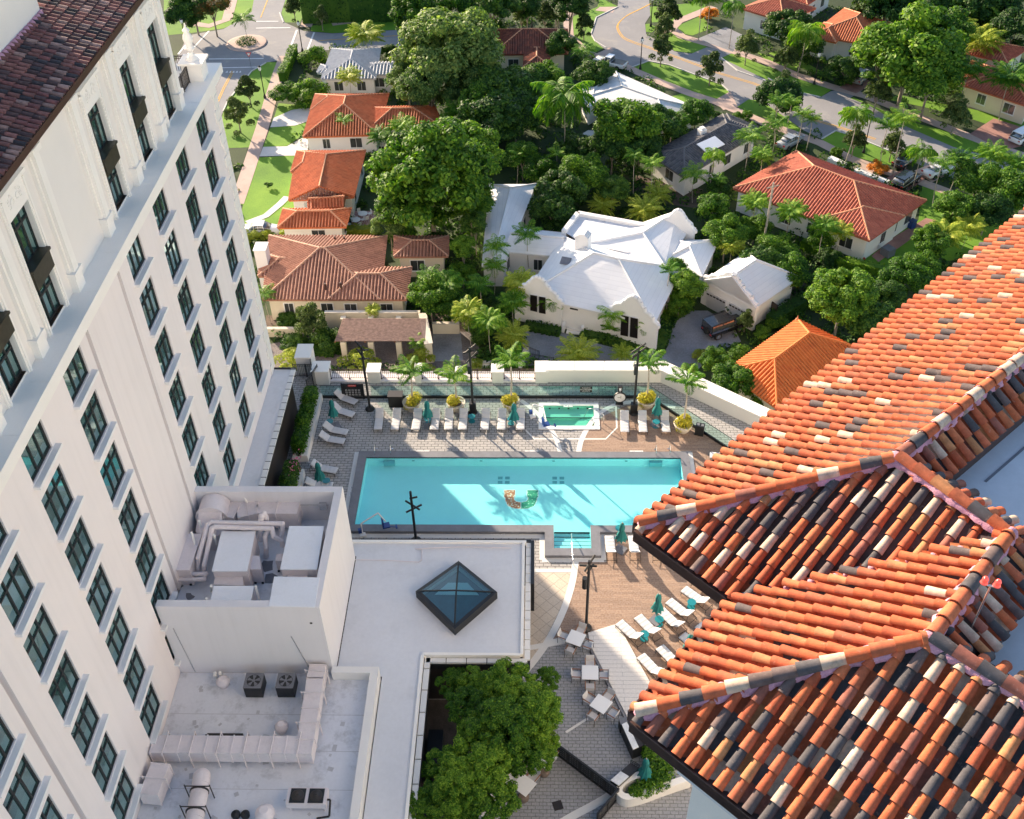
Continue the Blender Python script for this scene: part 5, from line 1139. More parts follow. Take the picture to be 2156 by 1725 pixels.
# ---- palms
def frondgeo(L,droop,n,w,lift=.5,vee=.35,leafl=.42,rg=None):
    """one arching frond along +x from the origin: returns quads"""
    Q=[];prev=None; pts=[]
    for i in range(n+1):
        t=i/n; a=lift-droop*t; pts.append(None)
    x=z=0.;P=[(0,0)]
    for i in range(n): a=lift-droop*((i+.5)/n)**1.1; x+=L/n*math.cos(a); z+=L/n*math.sin(a); P.append((x,z))
    for i in range(n):
        (x0,z0),(x1,z1)=P[i],P[i+1]; Q.append([(x0,-.02*L,z0),(x1,-.012*L,z1),(x1,.012*L,z1),(x0,.02*L,z0)])
    for i in range(1,n*2+1):
        t=i/(n*2); k=t*n; j=min(n-1,int(k)); f=k-j; x=P[j][0]*(1-f)+P[j+1][0]*f; z=P[j][1]*(1-f)+P[j+1][1]*f
        ll=leafl*L*math.sin(PI*min(1,.12+t*.86))**.6*rg.uniform(.85,1.1); 
        for s in (-1,1):
            dx=.45*ll; dy=s*.78*ll; dz=-vee*ll*rg.uniform(.6,1.4); ww=w*L
            Q.append([(x-ww,0,z),(x+dx*.6-ww*.5,dy*.6,z+dz*.35),(x+dx,dy,z+dz),(x+dx*.6+ww,dy*.6,z+dz*.35+.005)])
    return Q
def palmcrown(name,mat,nf,droop=(1.0,1.7),lift=(.2,1.3),n=9,w=.022,leafl=.34,vee=.3,seed=1,dead=False):
    rg=np.random.default_rng(seed); V=[];F=[]
    for k in range(nf):
        az=k*2.399+rg.uniform(-.2,.2); lf=lift[0]+(lift[1]-lift[0])*((k+.5)/nf); Q=frondgeo(1.*rg.uniform(.85,1.08),rg.uniform(*droop),n,w,lf,vee,leafl,rg); c,s=math.cos(az),math.sin(az)
        for q in Q:
            F.append([len(V)+i for i in range(4)])
            for x,y,z in q: V.append((x*c-y*s,x*s+y*c,z))
    return npmesh(name,np.array(V),np.array(F),mat)
PC=dict(coco=[palmcrown('crown_palm',M['palm'],17,w=.036,leafl=.38,seed=i+3) for i in range(3)],young=[palmcrown('crown_palm_young',M['palm'],10,(.7,1.3),(.35,1.4),9,.05,.40,.25,seed=i+30) for i in range(2)],
 royal=[palmcrown('crown_palm_royal',M['palm'],24,(1.2,2.3),(-.1,1.25),12,.034,.32,.75,seed=8)],phoenix=[palmcrown('crown_palm_date',M['palmyel'],46,(.7,1.3),(-.15,1.35),13,.022,.22,.18,seed=5)],
 queen=[palmcrown('crown_palm_queen',M['palm'],22,(1.5,2.6),(.1,1.3),11,.034,.34,.9,seed=12)],areca=[palmcrown('crown_palm_clump',M['palm'],36,(.9,1.6),(.3,1.45),9,.045,.34,.3,seed=14)],arecay=[palmcrown('crown_palm_clump_sunny',M['palmyel'],36,(.9,1.6),(.3,1.45),9,.045,.34,.3,seed=15)])
def ptrunk():
    b=MB(); pts=[];n=8
    for i in range(n+1): t=i/n; pts.append((.10*math.sin(t*2.2)-.0*t,.04*math.sin(t*3),t))
    b.tube(pts,[.020-.006*(i/n) for i in range(n+1)],7); me=b.build('tmp',M['palmtrunk']); d=me.data; bpy.data.objects.remove(me); return d
PT=ptrunk()
def palm(cx,cy,rpx,h,kind,label,base=None,name='palm_tree',lean=1.,trunkw=None):
    base=GZ if base is None else base; p=g(cx,cy,base+h); r=rpx*mpp(p)*1.18; rot=random.uniform(0,6.3)
    off=Vector((.10*math.sin(2.2),.04*math.sin(3),0))*h*.5*lean; c,s=math.cos(rot),math.sin(rot); o2=Vector((off.x*c-off.y*s,off.x*s+off.y*c,0))
    t_=thing(name,label,'palm',(p.x-o2.x,p.y-o2.y,base)); 
    if h>1.2: mobj('trunk',PT,t_,(0,0,0),rot,(h*.5*lean if trunkw is None else trunkw,h*.5*lean if trunkw is None else trunkw,h))
    mobj('fronds',random.choice(PC[kind]),t_,(o2.x,o2.y,h),random.uniform(0,6.3),(r*1.05,r*1.05,r*1.05))
    return t_
# ================================================================ NEIGHBOURHOOD
AVOID=[]
def flatpoly(name,pts,k,mat,z=None):
    if name!='soil': AVOID.append([xy(g(x,y,GZ)) for x,y in pts])
    b=MB(); b.flat([xy(g(x,y,GZ)) for x,y in pts],[],GZ+.004*k); return struct(name,b,mat)
def R2(*a): return [(539+a[i]/4,a[i+1]/4) for i in range(0,len(a),2)]
def R3(*a): return [(1078+a[i]/4,a[i+1]/4) for i in range(0,len(a),2)]
def R4(*a): return [(1617+a[i]/4,a[i+1]/4) for i in range(0,len(a),2)]
LAWNS=[[(345,-60),(520,-60),(545,0),(520,40),(470,60),(400,70),(345,75)],
 R2(205,-60,440,-60,430,60,370,190,230,190,200,110),[(654,55),(760,40),(845,40),(850,62),(700,70),(655,66)],
 R2(195,470,300,460,280,510,210,500),[(470,235),(480,215),(530,150),(560,130),(596,133),(580,190),(545,265),(475,305),(455,300)],
 [(470,330),(478,262),(545,268),(536,310),(480,312)],
 R2(0,540,230,540,120,830,0,1010,-40,1100,-200,1100,-140,800),R2(60,1240,120,1080,500,990,560,1060,390,1140,260,1230),R2(0,1330,345,1310,280,1724,-160,1724,-60,1480),
 [(500,480),(520,400),(620,330),(625,450),(590,492),(540,492)],R2(190,870,480,900,480,990,150,1000),
 R3(740,-20,900,60,880,90,720,60),R3(490,150,720,60,800,100,700,160,660,290,720,350,790,400,690,450,560,400,490,280),
 R3(1010,570,1150,515,1320,550,1560,640,1770,720,1830,770,1800,830,1700,830,1250,680,1060,610),R3(1340,815,1440,785,1620,850,1560,900,1380,840),
 R3(1110,210,1150,200,1220,230,1180,275,1130,270),R3(1150,60,1600,20,1680,100,1400,180,1180,190),R3(1390,220,1600,130,1680,240,1520,300,1420,280),R3(1300,270,1440,300,1650,400,1520,450,1370,430,1300,380),
 R3(1750,490,1860,445,2156,570,2156,690,1900,600),R3(2060,440,2400,560,2400,600,2156,520),
 R3(1880,890,1990,835,2130,850,2300,900,2500,1010,2400,1130,2156,1000,1980,950),R4(0,450,250,560,560,690,520,640,300,520,120,420),R4(0,540,240,640,540,755,440,820,200,770,0,660),
 R4(450,1175,570,1105,720,1150,1010,1270,1100,1360,1060,1400,700,1320),R4(1000,840,1300,900,1700,1000,2000,1100,2156,1180,2156,1000,1600,900,1100,800),
 R4(610,880,720,820,900,900,1130,1010,1560,1120,1900,1230,1850,1300,1560,1240,1100,1040,850,900),R4(1380,1540,1580,1640,1700,1724,1400,1800,1250,1650),R4(1770,1110,2050,1150,1980,1210,1800,1160),
 R4(1300,1560,2200,1900,2156,2150,1500,2200,1250,2000),R4(650,2000,1300,1850,1500,2100,1200,2400,700,2250),
 R4(2150,1300,2400,1400,2400,1340,2156,1260)]
for i,L in enumerate(LAWNS):
    flatpoly('lawn',L,1+.15*i,M['grass'])
flatpoly('road',[(330,215),(395,75),(470,62),(500,45),(530,25),(545,-60),(620,-60),(592,28),(600,48),(640,66),(700,71),(850,63),(900,60),(880,110),(760,105),(640,107),(608,118),(596,127),(560,132),(530,150),(480,212),(470,235),(440,310),(330,400)],6,M['asphalt'])
rd=R3(900,-60,890,60,710,150,665,290,700,350,880,500,1010,570,1150,520,1320,550,1560,640,1770,720,1830,775,1740,830,1900,900,1990,840,2130,850)+R4(0,890,300,1100,450,1175,570,1105,720,1150,1010,1270,1300,1400,1700,1560,2200,1760,2200,1420,1830,1310,1560,1240,1100,1040,850,890,690,830,800,760,590,760,530,770,440,822,200,765,0,680)+R3(1760,490,1900,430,1640,400,1510,455,1370,435,1130,290,1120,200,1165,130,1150,-60)
flatpoly('road',rd,7,M['asphalt'])
# sidewalks
def strip(name,pts,w,k,mat):
    _p=[g(x,y,GZ) for x,y in pts]
    for a,c in zip(_p,_p[1:]): d=(c-a).normalized(); o=Vector((-d.y,d.x,0))*(w/2+.3); AVOID.append([xy(a-o),xy(c-o),xy(c+o),xy(a+o)])
    b=MB(); band(b,[g(x,y,GZ) for x,y in pts],w,GZ+.004*k)
    o=struct(name,b,mat); return o
strip('sidewalk',[(600,118),(588,150),(571,205),(552,270),(532,330),(512,390),(498,430)],1.9,8,M['walk'])
strip('sidewalk',R2(600,-60,480,60,430,200,420,230),2.0,8,M['walk']); strip('sidewalk',[(405,50),(440,55),(478,42),(500,-40)],1.8,8,M['walk']); strip('sidewalk',R2(640,205,900,170,1150,160),1.6,8,M['walk'])
strip('sidewalk',R3(925,548,1060,610,1280,705,1500,790,1720,860,1950,960,2156,1050)+R4(200,1120,440,1205,700,1340,970,1440,1250,1520,1600,1650,1900,1790,2200,1900),1.7,8.4,M['walk'])
strip('sidewalk',R3(1700,60,1400,180,1345,240,1430,310,1640,370,1900,445,2156,530)+R4(250,640,560,740,820,810,1280,990,1560,1100,1850,1210,2200,1330),1.8,8.6,M['walk'])
strip('sidewalk',R3(520,-60,470,160,480,300,620,440,760,490,930,550),1.6,8.2,M['walk'])
for i,(L,m) in enumerate(((R2(120,1075,150,995,300,930,470,900,560,950,480,1010,330,1060),'drive'),(R2(30,1320,60,1240,260,1235,400,1160,440,1180,440,1310),'drive'),(R3(880,60,740,60,700,90,850,110),'walk'),(R3(700,460,830,400,860,430,760,500),'walk'),
   (R3(1700,850,1840,770,1900,900,1780,930),'walk'),(R3(1560,330,1800,230,1950,300,1860,440),'gravel'),(R4(600,740,760,650,900,700,740,790),'brickwalk'),(R4(1000,1500,1150,1420,1330,1500,1150,1640),'brickwalk'),(R4(1700,1130,1900,1000,2156,1080,2156,1230,1980,1270),'brickwalk'),
   (R4(1230,1440,1380,1380,1500,1480,1380,1540),'walk'),(R4(700,1420,800,1360,1000,1450,900,1500),'walk'),
   ([(1100,700),(1130,690),(1200,705),(1260,725),(1320,740),(1400,735),(1402,700),(1418,670),(1455,655),(1490,655),(1545,690),(1560,720),(1500,745),(1460,790),(1380,800),(1100,770)],'gravel'),
   ([(570,725),(700,700),(1000,690),(1010,740),(990,780),(560,780)],'brickpath'),([(912,700),(970,700),(975,760),(912,762)],'gravel'),
   ([(738,445),(795,445),(800,487),(742,487)],'patio'),(R3(490,1190,640,1100,780,1110,690,1270,560,1240),'drive'),([(1560,540),(1700,600),(1690,640),(1600,660)],'soil'),([(1340,370),(1480,400),(1470,440),(1330,420)],'soil'),
   (R4(870,2160,1060,2000,1330,1840,1420,1860,1130,2070,930,2210),'brickwalk'),([(560,690),(1000,700),(1010,660),(560,665)],'soil'))):
    flatpoly({'drive':'driveway','walk':'path','gravel':'gravel_court','brickwalk':'driveway','brickpath':'brick_court','patio':'patio','soil':'soil'}[m],L,9+.2*i,M[m])
strip('path',[(520,470),(560,455),(590,430),(605,415)],1.0,13,M['drive'])
# roundabout
rc=g(520,92,GZ); t_=thing('roundabout_island','round brick roundabout island planted with shrubs','traffic island',rc); b=MB(); b.lathe([(3.3,0),(3.3,.15),(3.1,.17),(1.9,.2)],rc.x,rc.y,GZ,32); b.build('brick_ring',M['walk'],t_)
b=MB(); leafball(b,(rc.x,rc.y,GZ+.2),1.75,1500,.11,.5); b.build('ground_cover',M['leafdark'],t_)
def mark(pts,w,m,k=11): 
    b=MB(); band(b,[g(x,y,GZ) for x,y in pts],w,GZ+.004*k); struct('road_marking',b,M[m])
mark(R2(0,183,190,182),.3,'roadwhite'); mark(R2(0,240,290,236),.3,'roadwhite'); mark(R2(345,255,270,460),.35,'roadwhite'); mark(R2(490,275,435,420),.3,'roadwhite')
mark([(440,125),(555,124)],.3,'roadwhite'); mark([(440,144),(540,142)],.25,'roadwhite'); mark([(395,115),(440,66)],.3,'roadwhite'); mark([(375,115),(405,78)],.3,'roadwhite')
mark([(489,150),(470,185),(452,225)],.14,'yellow'); mark([(492,151),(473,186),(455,226)],.14,'yellow'); mark(R2(110,-30,40,150),.18,'yellow'); mark(R2(530,345,760,330),.18,'yellow'); mark(R2(1070,310,1250,300),.18,'yellow')
cl=smooth([Vector((x,y,0)) for x,y in R3(1160,40,1060,90,960,140,895,200,885,250,930,320,1010,360,1140,405,1340,475,1560,555,1760,630,2156,760)+R4(300,980,600,1080,900,1180)],3)
mark([(p.x,p.y) for p in cl],.15,'yellow'); mark([(p.x+2.4,p.y-2.0) for p in cl],.15,'yellow',11.5)
for k in range(5): p=g(478+k*7,152,GZ); b=MB(); b.face([(p.x-.2,p.y-.3,GZ+.05),(p.x+.2,p.y-.3,GZ+.05),(p.x,p.y+.4,GZ+.05)]); struct('road_marking',b,M['roadwhite'])
# ---- kerbs along road edges
kb=MB()
for L in (R3(665,290,700,350,790,405),R3(1010,570,1150,518,1320,550,1560,640,1770,720,1830,775),R3(1760,488,1900,600,2156,690),R3(890,62,710,150,665,290),R4(450,1175,570,1105,720,1150,1010,1270),R4(0,662,200,768,440,822),[(470,235),(480,213),(530,151),(560,133)],R2(200,110,232,192)):
    P=[g(x,y,GZ) for x,y in L]
    for i in range(len(P)-1):
        d=(P[i+1]-P[i]).normalized(); o=Vector((-d.y,d.x,0))*.09; kb.prism([xy(P[i]-o),xy(P[i+1]-o),xy(P[i+1]+o),xy(P[i]+o)],GZ,GZ+.13)
struct('kerb',kb,M['drive'])
# ---------------------------------------------------------------- houses
BW=[0]
def barrels(b,P,s,t,n,w):
    Q=[((p-P[0]).dot(s),(p-P[0]).dot(t)) for p in P]; x=min(q[0] for q in Q)+w/2; mx=max(q[0] for q in Q); u0=P[0].dot(s); v0=P[0].dot(t)
    x+=(w-((u0+x)%w)); r=w*.36
    while x<mx:
        h=[]
        for i in range(len(Q)):
            a,c=Q[i],Q[(i+1)%len(Q)]
            if (a[0]-x)*(c[0]-x)<0: k=(x-a[0])/(c[0]-a[0]); h.append(a[1]+(c[1]-a[1])*k)
        if len(h)>=2 and max(h)-min(h)>.15:
            t0,t1=min(h)-(.06 if min(h)<.05 else 0),max(h); A=P[0]+s*x; cs=[(math.cos(PI*j/4)*r,math.sin(PI*j/4)*r*.95) for j in range(5)]
            for j in range(4):
                (a0,h0),(a1,h1)=cs[j],cs[j+1]
                b.face([A+s*a0+n*h0+t*t0,A+s*a1+n*h1+t*t0,A+s*a1+n*h1+t*t1,A+s*a0+n*h0+t*t1][::-1],None,[(u0+x,v0+t0),(u0+x,v0+t0),(u0+x,v0+t1),(u0+x,v0+t1)][::-1],True)
        x+=w
def hiproof(b,Q,ze,pitch=.36,ov=.0,hipA=True,hipB=True):
    """Q: 4 plan corners (ccw or cw); ridge along the longer axis"""
    Q=[Vector((q[0],q[1],0)) for q in Q]; l01=(Q[1]-Q[0]).length+(Q[2]-Q[3]).length; l12=(Q[2]-Q[1]).length+(Q[3]-Q[0]).length
    if l01<l12: Q=Q[1:]+Q[:1]; l01,l12=l12,l01; hipA,hipB=hipA,hipB
    W=l12/2; h=W/2*pitch; d=(Q[1]-Q[0]).normalized(); m0=(Q[0]+Q[3])/2; m1=(Q[1]+Q[2])/2; dd=(m1-m0).normalized()
    i0=W/2 if hipA else 0; i1=W/2 if hipB else 0
    if i0+i1>(m1-m0).length: i0=i1=(m1-m0).length/2-.01
    r0=m0+dd*i0; r1=m1-dd*i1
    up=lambda v,z: Vector((v.x,v.y,z))
    E=[up(q,ze) for q in Q]; A=up(r0,ze+h); B=up(r1,ze+h)
    for f in ([E[0],E[1],B,A],[E[2],E[3],A,B],[E[1],E[2],B],[E[3],E[0],A]):
        s=(f[1]-f[0]).normalized(); n=(f[1]-f[0]).cross(f[2]-f[0]).normalized(); n=-n if n.z<0 else n; t=n.cross(s)
        b.face(f,None,[((p-Vector((0,0,0))).dot(s),(p).dot(t)) for p in f])
        if BW[0]: barrels(b,f,s,t,n,BW[0])
    b.prism([xy(q) for q in Q],ze-.22,ze-.005)
    return E,A,B,h
HR=random.Random(5)
def house(name,label,units,roofm,wallm,ridgem=None,wh=3.0,cat='house',wins=True,caps=True):
    """units: list of (pixel corner list, eave height, pitch, hipA, hipB)"""
    c=g(sum(p[0] for p in units[0][0])/4,sum(p[1] for p in units[0][0])/4,GZ+wh); t_=thing(name,label,cat,(c.x,c.y,GZ))
    rb_=MB(); wb=MB(); cp_=MB(); BW[0]=0 if roofm in('rt_white','rt_stained') else (.5 if roofm=='rt_silver' else .38)
    for u in units:
        px_,hh,pt=u[0],u[1],u[2]; ha,hb=(u[3],u[4]) if len(u)>4 else (True,True); ze=GZ+hh
        Q=[xy(g(x,y,ze)) for x,y in px_]; AVOID.append(Q); E,A,B,h=hiproof(rb_,Q,ze,pt,0,ha,hb)
        cx=sum(q[0] for q in Q)/4; cy=sum(q[1] for q in Q)/4
        I=[]
        for q in Q:
            v=Vector((q[0]-cx,q[1]-cy)); L=v.length; I.append((cx+v.x*(1-.75/L),cy+v.y*(1-.75/L)))
        wb.prism(I,GZ,ze-.2)
        for hf,ap,ee in ((ha,A,(E[3],E[0])),(hb,B,(E[1],E[2]))):
            if not hf: m=[Vector((p.x,p.y,ze-.05)) for p in ee]; wb.face([m[0].lerp(m[1],.04),m[0].lerp(m[1],.96),ap-Vector((0,0,.12))])
        if caps:
            hips=[(A,B)]+([(E[0],A),(E[3],A)] if ha else [])+([(E[1],B),(E[2],B)] if hb else [])
            for a,e in hips: 
                if (a-e).length>.3: cp_.cyl(a+Vector((0,0,.03)),e+Vector((0,0,.03)),.13,n=6)
        if wins:
            for i in range(4):
                a=Vector((*I[i],0)); e=Vector((*I[(i+1)%4],0)); L=(e-a).length; d=(e-a).normalized(); o=Vector((d.y,-d.x,0)); 
                if o.dot(Vector((cx,cy,0))-a)>0: o=-o
                if o.dot(Vector((0,0,0))-a)<0 and o.y>-.2: continue
                n=int(L/3.6)
                for k in range(n):
                    p=a.lerp(e,(k+.5+HR.uniform(-.12,.12))/n); inside=False
                    w=HR.choice((1.0,1.6,1.3)); z0=GZ+.95; z1=GZ+min(2.3,hh-.5)
                    f=MB(); an=math.atan2(d.y,d.x); f.obox((p.x+o.x*.02,p.y+o.y*.02,(z0+z1)/2),w+.16,.07,z1-z0+.16,an); f.obox((p.x+o.x*.06,p.y+o.y*.06,z0-.12),w+.3,.16,.08,an); wo_=f.build('window',M['whitepaint'],t_)
                    f=MB(); f.obox((p.x+o.x*.05-d.x*w*.25,p.y+o.y*.05-d.y*w*.25,(z0+z1)/2),w/2-.05,.04,z1-z0,an); f.obox((p.x+o.x*.05+d.x*w*.25,p.y+o.y*.05+d.y*w*.25,(z0+z1)/2),w/2-.05,.04,z1-z0,an); f.build('pane',M['houseglass'],wo_)
    wb.build('wall',M[wallm],t_); rf=rb_.build('roof',M[roofm],t_)
    if caps and cp_.v: cp_.build('ridge_caps',M[ridgem] if ridgem else M[roofm],rf)
    return t_
def boxon(t_,nm,q,w,d,z0,z1,m,rz=0,z=None):
    p=g(q[0],q[1],z if z is not None else z1+GZ); b=MB(); b.obox((p.x,p.y,GZ+(z0+z1)/2),w,d,z1-z0,rz); b.obox((p.x,p.y,GZ+z1+.05),w+.15,d+.15,.1,rz); return b.build(nm,M[m],t_)
h=house('house','white house with silver grey roof behind the round bush, top left',[(R2(550,668,1012,664,1050,412,640,412),3.0,.34),(R2(880,630,1240,630,1235,520,890,530),3.0,.3),(R2(512,612,640,640,660,560,545,545),2.9,.3)],'rt_silver','housewhite','rt_silver')
h=house('house','orange roofed house with white walls beside the curved driveway',[(R2(395,1155,1030,1136,1120,790,500,795),3.0,.40),(R2(455,932,730,925,745,800,500,795),3.05,.4),(R2(960,1080,1600,1090,1500,888,920,905),3.0,.38)],'rt_orange','housewhite','ridge_o')
h=house('house','bright red orange roofed house between two lawns',[(R2(275,1688,825,1660,925,1268,345,1272),3.1,.40,False,True),([(584,480),(729,478),(740,438),(596,440)],2.9,.42),(R2(440,1760,740,1740,760,1640,450,1660),3.3,.4,False,False),(R2(292,1450,480,1445,520,1275,345,1272),3.15,.4)],'rt_orange','housewhite','ridge_o')
h=house('house','brown tiled house with white chimney directly behind the pergola',[([(553,631),(800,631),(815,497),(567,496)],3.2,.38),([(690,631),(857,631),(867,563),(705,563)],3.2,.40),([(829,541),(944,540),(945,497),(830,497)],3.1,.36),([(543,582),(640,582),(650,533),(552,533)],3.2,.36)],'rt_brown','housecream','ridge_b')
boxon(h,'chimney',(549,520),1.3,1.6,0,5.6,'housewhite')
for q in ((685,602),(717,600),(705,503),(725,503)): p=g(*q,GZ+4.2); b=MB(); b.cyl((p.x,p.y,p.z-.6),(p.x,p.y,p.z+.3),.12,n=8); b.build('vent_pipe',M['gutter'],h)
# curved gable white house
h=house('house','large white Bermuda style house with scalloped gables above the pool',[([(1103,622),(1378,683),(1436,566),(1185,497)],3.6,.52),([(1400,545),(1478,583),(1515,504),(1413,506)],3.4,.42),([(1225,515),(1400,560),(1460,470),(1390,455)],3.8,.35,True,False)],'rt_white','housewhite','rt_white',wins=False)
hw=h
p=g(1228,508,GZ+6.2); b=MB(); b.obox((p.x,p.y,GZ+5.6),1.5,1.3,2.8,-.35)
for k in range(4): b.obox((p.x,p.y,GZ+7.0+k*.12),1.5-.3*k,1.3,.12,-.35)
b.build('chimney',M['whitepaint'],h)
def gable(par,pa,pb,ze,hp,name='gable_parapet',th=.45,base=3.6):
    a=g(*pa,GZ+ze); c=g(*pb,GZ+ze); d=(c-a).normalized(); L=(c-a).length; o=Vector((-d.y,d.x,0))*th
    prof=[(0,-.15),(0,.25),(.05,.35),(.10,.5),(.13,.95),(.20,1.2),(.27,1.35),(.30,1.75),(.36,2.0),(.38,2.3),(.44,2.62),(.5,2.72)]
    prof=[(x,z*hp/2.72) for x,z in prof]; prof=prof+[(1-x,z) for x,z in prof[::-1][1:]]
    F=[a+d*(x*L)+Vector((0,0,z)) for x,z in prof]; lo=[Vector((p.x,p.y,GZ)) for p in (F[-1],F[0])]; front=F+lo; b=MB()
    back=[p+o for p in front]; n=len(front); b.mesh(front+back,[tuple(range(n))[::-1],tuple(range(n,2*n))]+[(i,(i+1)%n,n+(i+1)%n,n+i) for i in range(n)])
    b.build(name,M['housewhite'],par)
    b=MB()
    for i in range(len(F)-1): b.cyl(F[i]+o*.5,F[i+1]+o*.5,th*.62,n=6)
    b.build(name+'_coping',M['whitepaint'],par)
gable(h,(1083,617),(1182,640),3.6,2.6); gable(h,(1280,655),(1383,690),3.6,2.7); gable(h,(1388,474),(1462,490),4.2,2.3)
a,c,e,f_=[g(x,y,GZ+4.3) for x,y in ((1187,487),(1217,448),(1390,479),(1384,486))]
b=MB()
for p,q in ((a,c),(c,e)):
    d=(q-p).normalized(); o=Vector((-d.y,d.x,0))*.28; b.prism([xy(p-o),xy(q-o),xy(q+o),xy(p+o)],GZ+0,GZ+4.4)
b.build('parapet_wall',M['housewhite'],h)
b=MB(); b.flat([xy(g(x,y,GZ+4.0)) for x,y in ((1190,490),(1218,452),(1392,484),(1415,500),(1395,530),(1320,532),(1230,515))],[],GZ+4.02); b.build('flat_roof',M['roofwhite'],h)
p=g(1191,550,GZ+5.4); b=MB(); b.obox((p.x,p.y,p.z+.02),1.1,1.0,.12,-.3,rx=.3); b.build('roof_skylight',M['coping'],h)
def onwall(par,nm,q0,q1,z0,z1,m,out=.04):
    a=g(*q0,GZ+z0); c=g(*q1,GZ+z0); d=(c-a).normalized(); an=math.atan2(d.y,d.x); mm=(a+c)/2; b=MB(); b.obox((mm.x,mm.y,GZ+(z0+z1)/2),(c-a).length,.16,z1-z0,an); return b.build(nm,M[m],par)
def r31(x,y): return (1078+x/4,431.15+y/4)
def onplane(q,A,C):
    d=ray(*q); n=Vector((-(C-A).y,(C-A).x,0)); t=(Vector((A.x,A.y,0)).dot(n))/(d[0]*n.x+d[1]*n.y); return Vector((d[0]*t,d[1]*t,CH+d[2]*t))
def planequad(par,nm,qs,A,C,m,th=.10):
    o=Vector(((C-A).y,-(C-A).x,0)).normalized(); o=-o if o.y>0 else o
    P=[onplane(q,A,C)+o*.02 for q in qs]; F=[p+o*th for p in P]; b=MB(); b.mesh(P+F,[(7,6,5,4),(4,5,6,7),(0,1,5,4),(1,2,6,5),(2,3,7,6),(3,0,4,7)]); return b.build(nm,M[m],par)
gA,gC=g(1083,617,GZ+3.6),g(1182,640,GZ+3.6); gB,gD=g(1280,655,GZ+3.6),g(1383,690,GZ+3.6)
for A_,C_,L in ((gA,gC,((158,755,214,765,214,898,158,885),(232,770,285,778,285,915,232,905))),(gB,gD,((925,925,987,940,980,1105,918,1092),(1003,945,1065,958,1060,1122,997,1107)))):
    for q in L:
        P4=[r31(q[k],q[k+1]) for k in (0,2,4,6)]; cx=sum(p[0] for p in P4)/4; cy=sum(p[1] for p in P4)/4
        w_=planequad(h,'tall_window',[(cx+(x-cx)*1.12,cy+(y-cy)*1.05) for x,y in P4],A_,C_,'whitepaint',.08); planequad(w_,'pane',P4,A_,C_,'dark',.13)
fe=[g(1178,640,GZ+3.6)+Vector((-.2,.75,0)),g(1282,661,GZ+3.6)+Vector((-.2,.75,0))]
planequad(h,'porch_recess',[r31(*q) for q in ((440,850),(645,893),(645,1015),(440,975))],fe[0],fe[1],'terracotta_pot',.05)
planequad(h,'door_panel',[r31(*q) for q in ((490,862),(645,893),(645,905),(490,875))],fe[0],fe[1],'dark',.10)
p=g(*r31(755,955),GZ+1.9); b=MB(); b.cyl((p.x,p.y-.25,GZ+1.9),(p.x,p.y+.3,GZ+1.9),.55,n=20); b.build('round_window',M['dark'],h)
p=g(*r31(685,950),GZ+2.0); b=MB(); b.cyl((p.x,p.y-.2,GZ+1.7),(p.x,p.y-.2,GZ+2.3),.12,.08,n=8); b.build('wall_lantern',M['black'],h)
t_=thing('front_steps','white front steps with side walls leading to the porch of the white house','steps',g(*r31(515,1060),GZ)); 
for k in range(5): a=g(*r31(455+k*6,1085-k*22),GZ); c=g(*r31(580+k*6,1100-k*22),GZ); d=(c-a).normalized(); o=Vector((-d.y,d.x,0)); b=MB(); b.prism([xy(a),xy(c),xy(c+o*.4),xy(a+o*.4)],GZ,GZ+.15+.15*k); b.build('step',M['trim'],t_)
for x,y in ((430,1075),(590,1100)): a=g(*r31(x,y),GZ); b=MB(); an=math.atan2(o.y,o.x); b.obox((a.x+o.x*1.1,a.y+o.y*1.1,GZ+.5),2.4,.3,1.0,an); b.build('side_wall',M['whitepaint'],t_)
# west wing of white house
h=house('house','white roofed guest wing with palms in front, left of the Bermuda house',[([(1014,560),(1060,560),(1129,388),(1030,388)],3.3,.30,False,True),([(1060,530),(1186,541),(1190,490),(1090,480)],3.3,.34,False,False)],'rt_white','housewhite','rt_white')
# garage
h=house('garage','white double garage with scalloped gable beside the parked black off-road car',[([(1482,590),(1592,648),(1686,584),(1570,530)],3.3,.62,False,True)],'rt_white','housewhite','rt_white',cat='garage',wins=False)
gable(h,(1481,588),(1592,647),3.2,2.4)
gA,gC=g(1481,588,GZ+3.2),g(1592,647,GZ+3.2)
for q in (((1640,728),(1800,810),(1795,950),(1640,868)),((1830,822),(1975,900),(1965,1035),(1828,962))):
    d_=planequad(h,'garage_door',[r31(*v) for v in q],gA,gC,'whitepaint',.03); a,c=Vector((*r31(*q[0]),0)),Vector((*r31(*q[1]),0))
    for k in range(6): u0=a.lerp(c,(k+.15)/6); u1=a.lerp(c,(k+.85)/6); planequad(d_,'door_pane',[(u0.x,u0.y+3),(u1.x,u1.y+3),(u1.x,u1.y+5.5),(u0.x,u0.y+5.5)],gA,gC,'dark',.06)
p=g(1629,655,GZ+1.2); b=MB(); b.obox((p.x,p.y,p.z),.12,.9,2.0,.55); b.build('window',M['dark'],h)
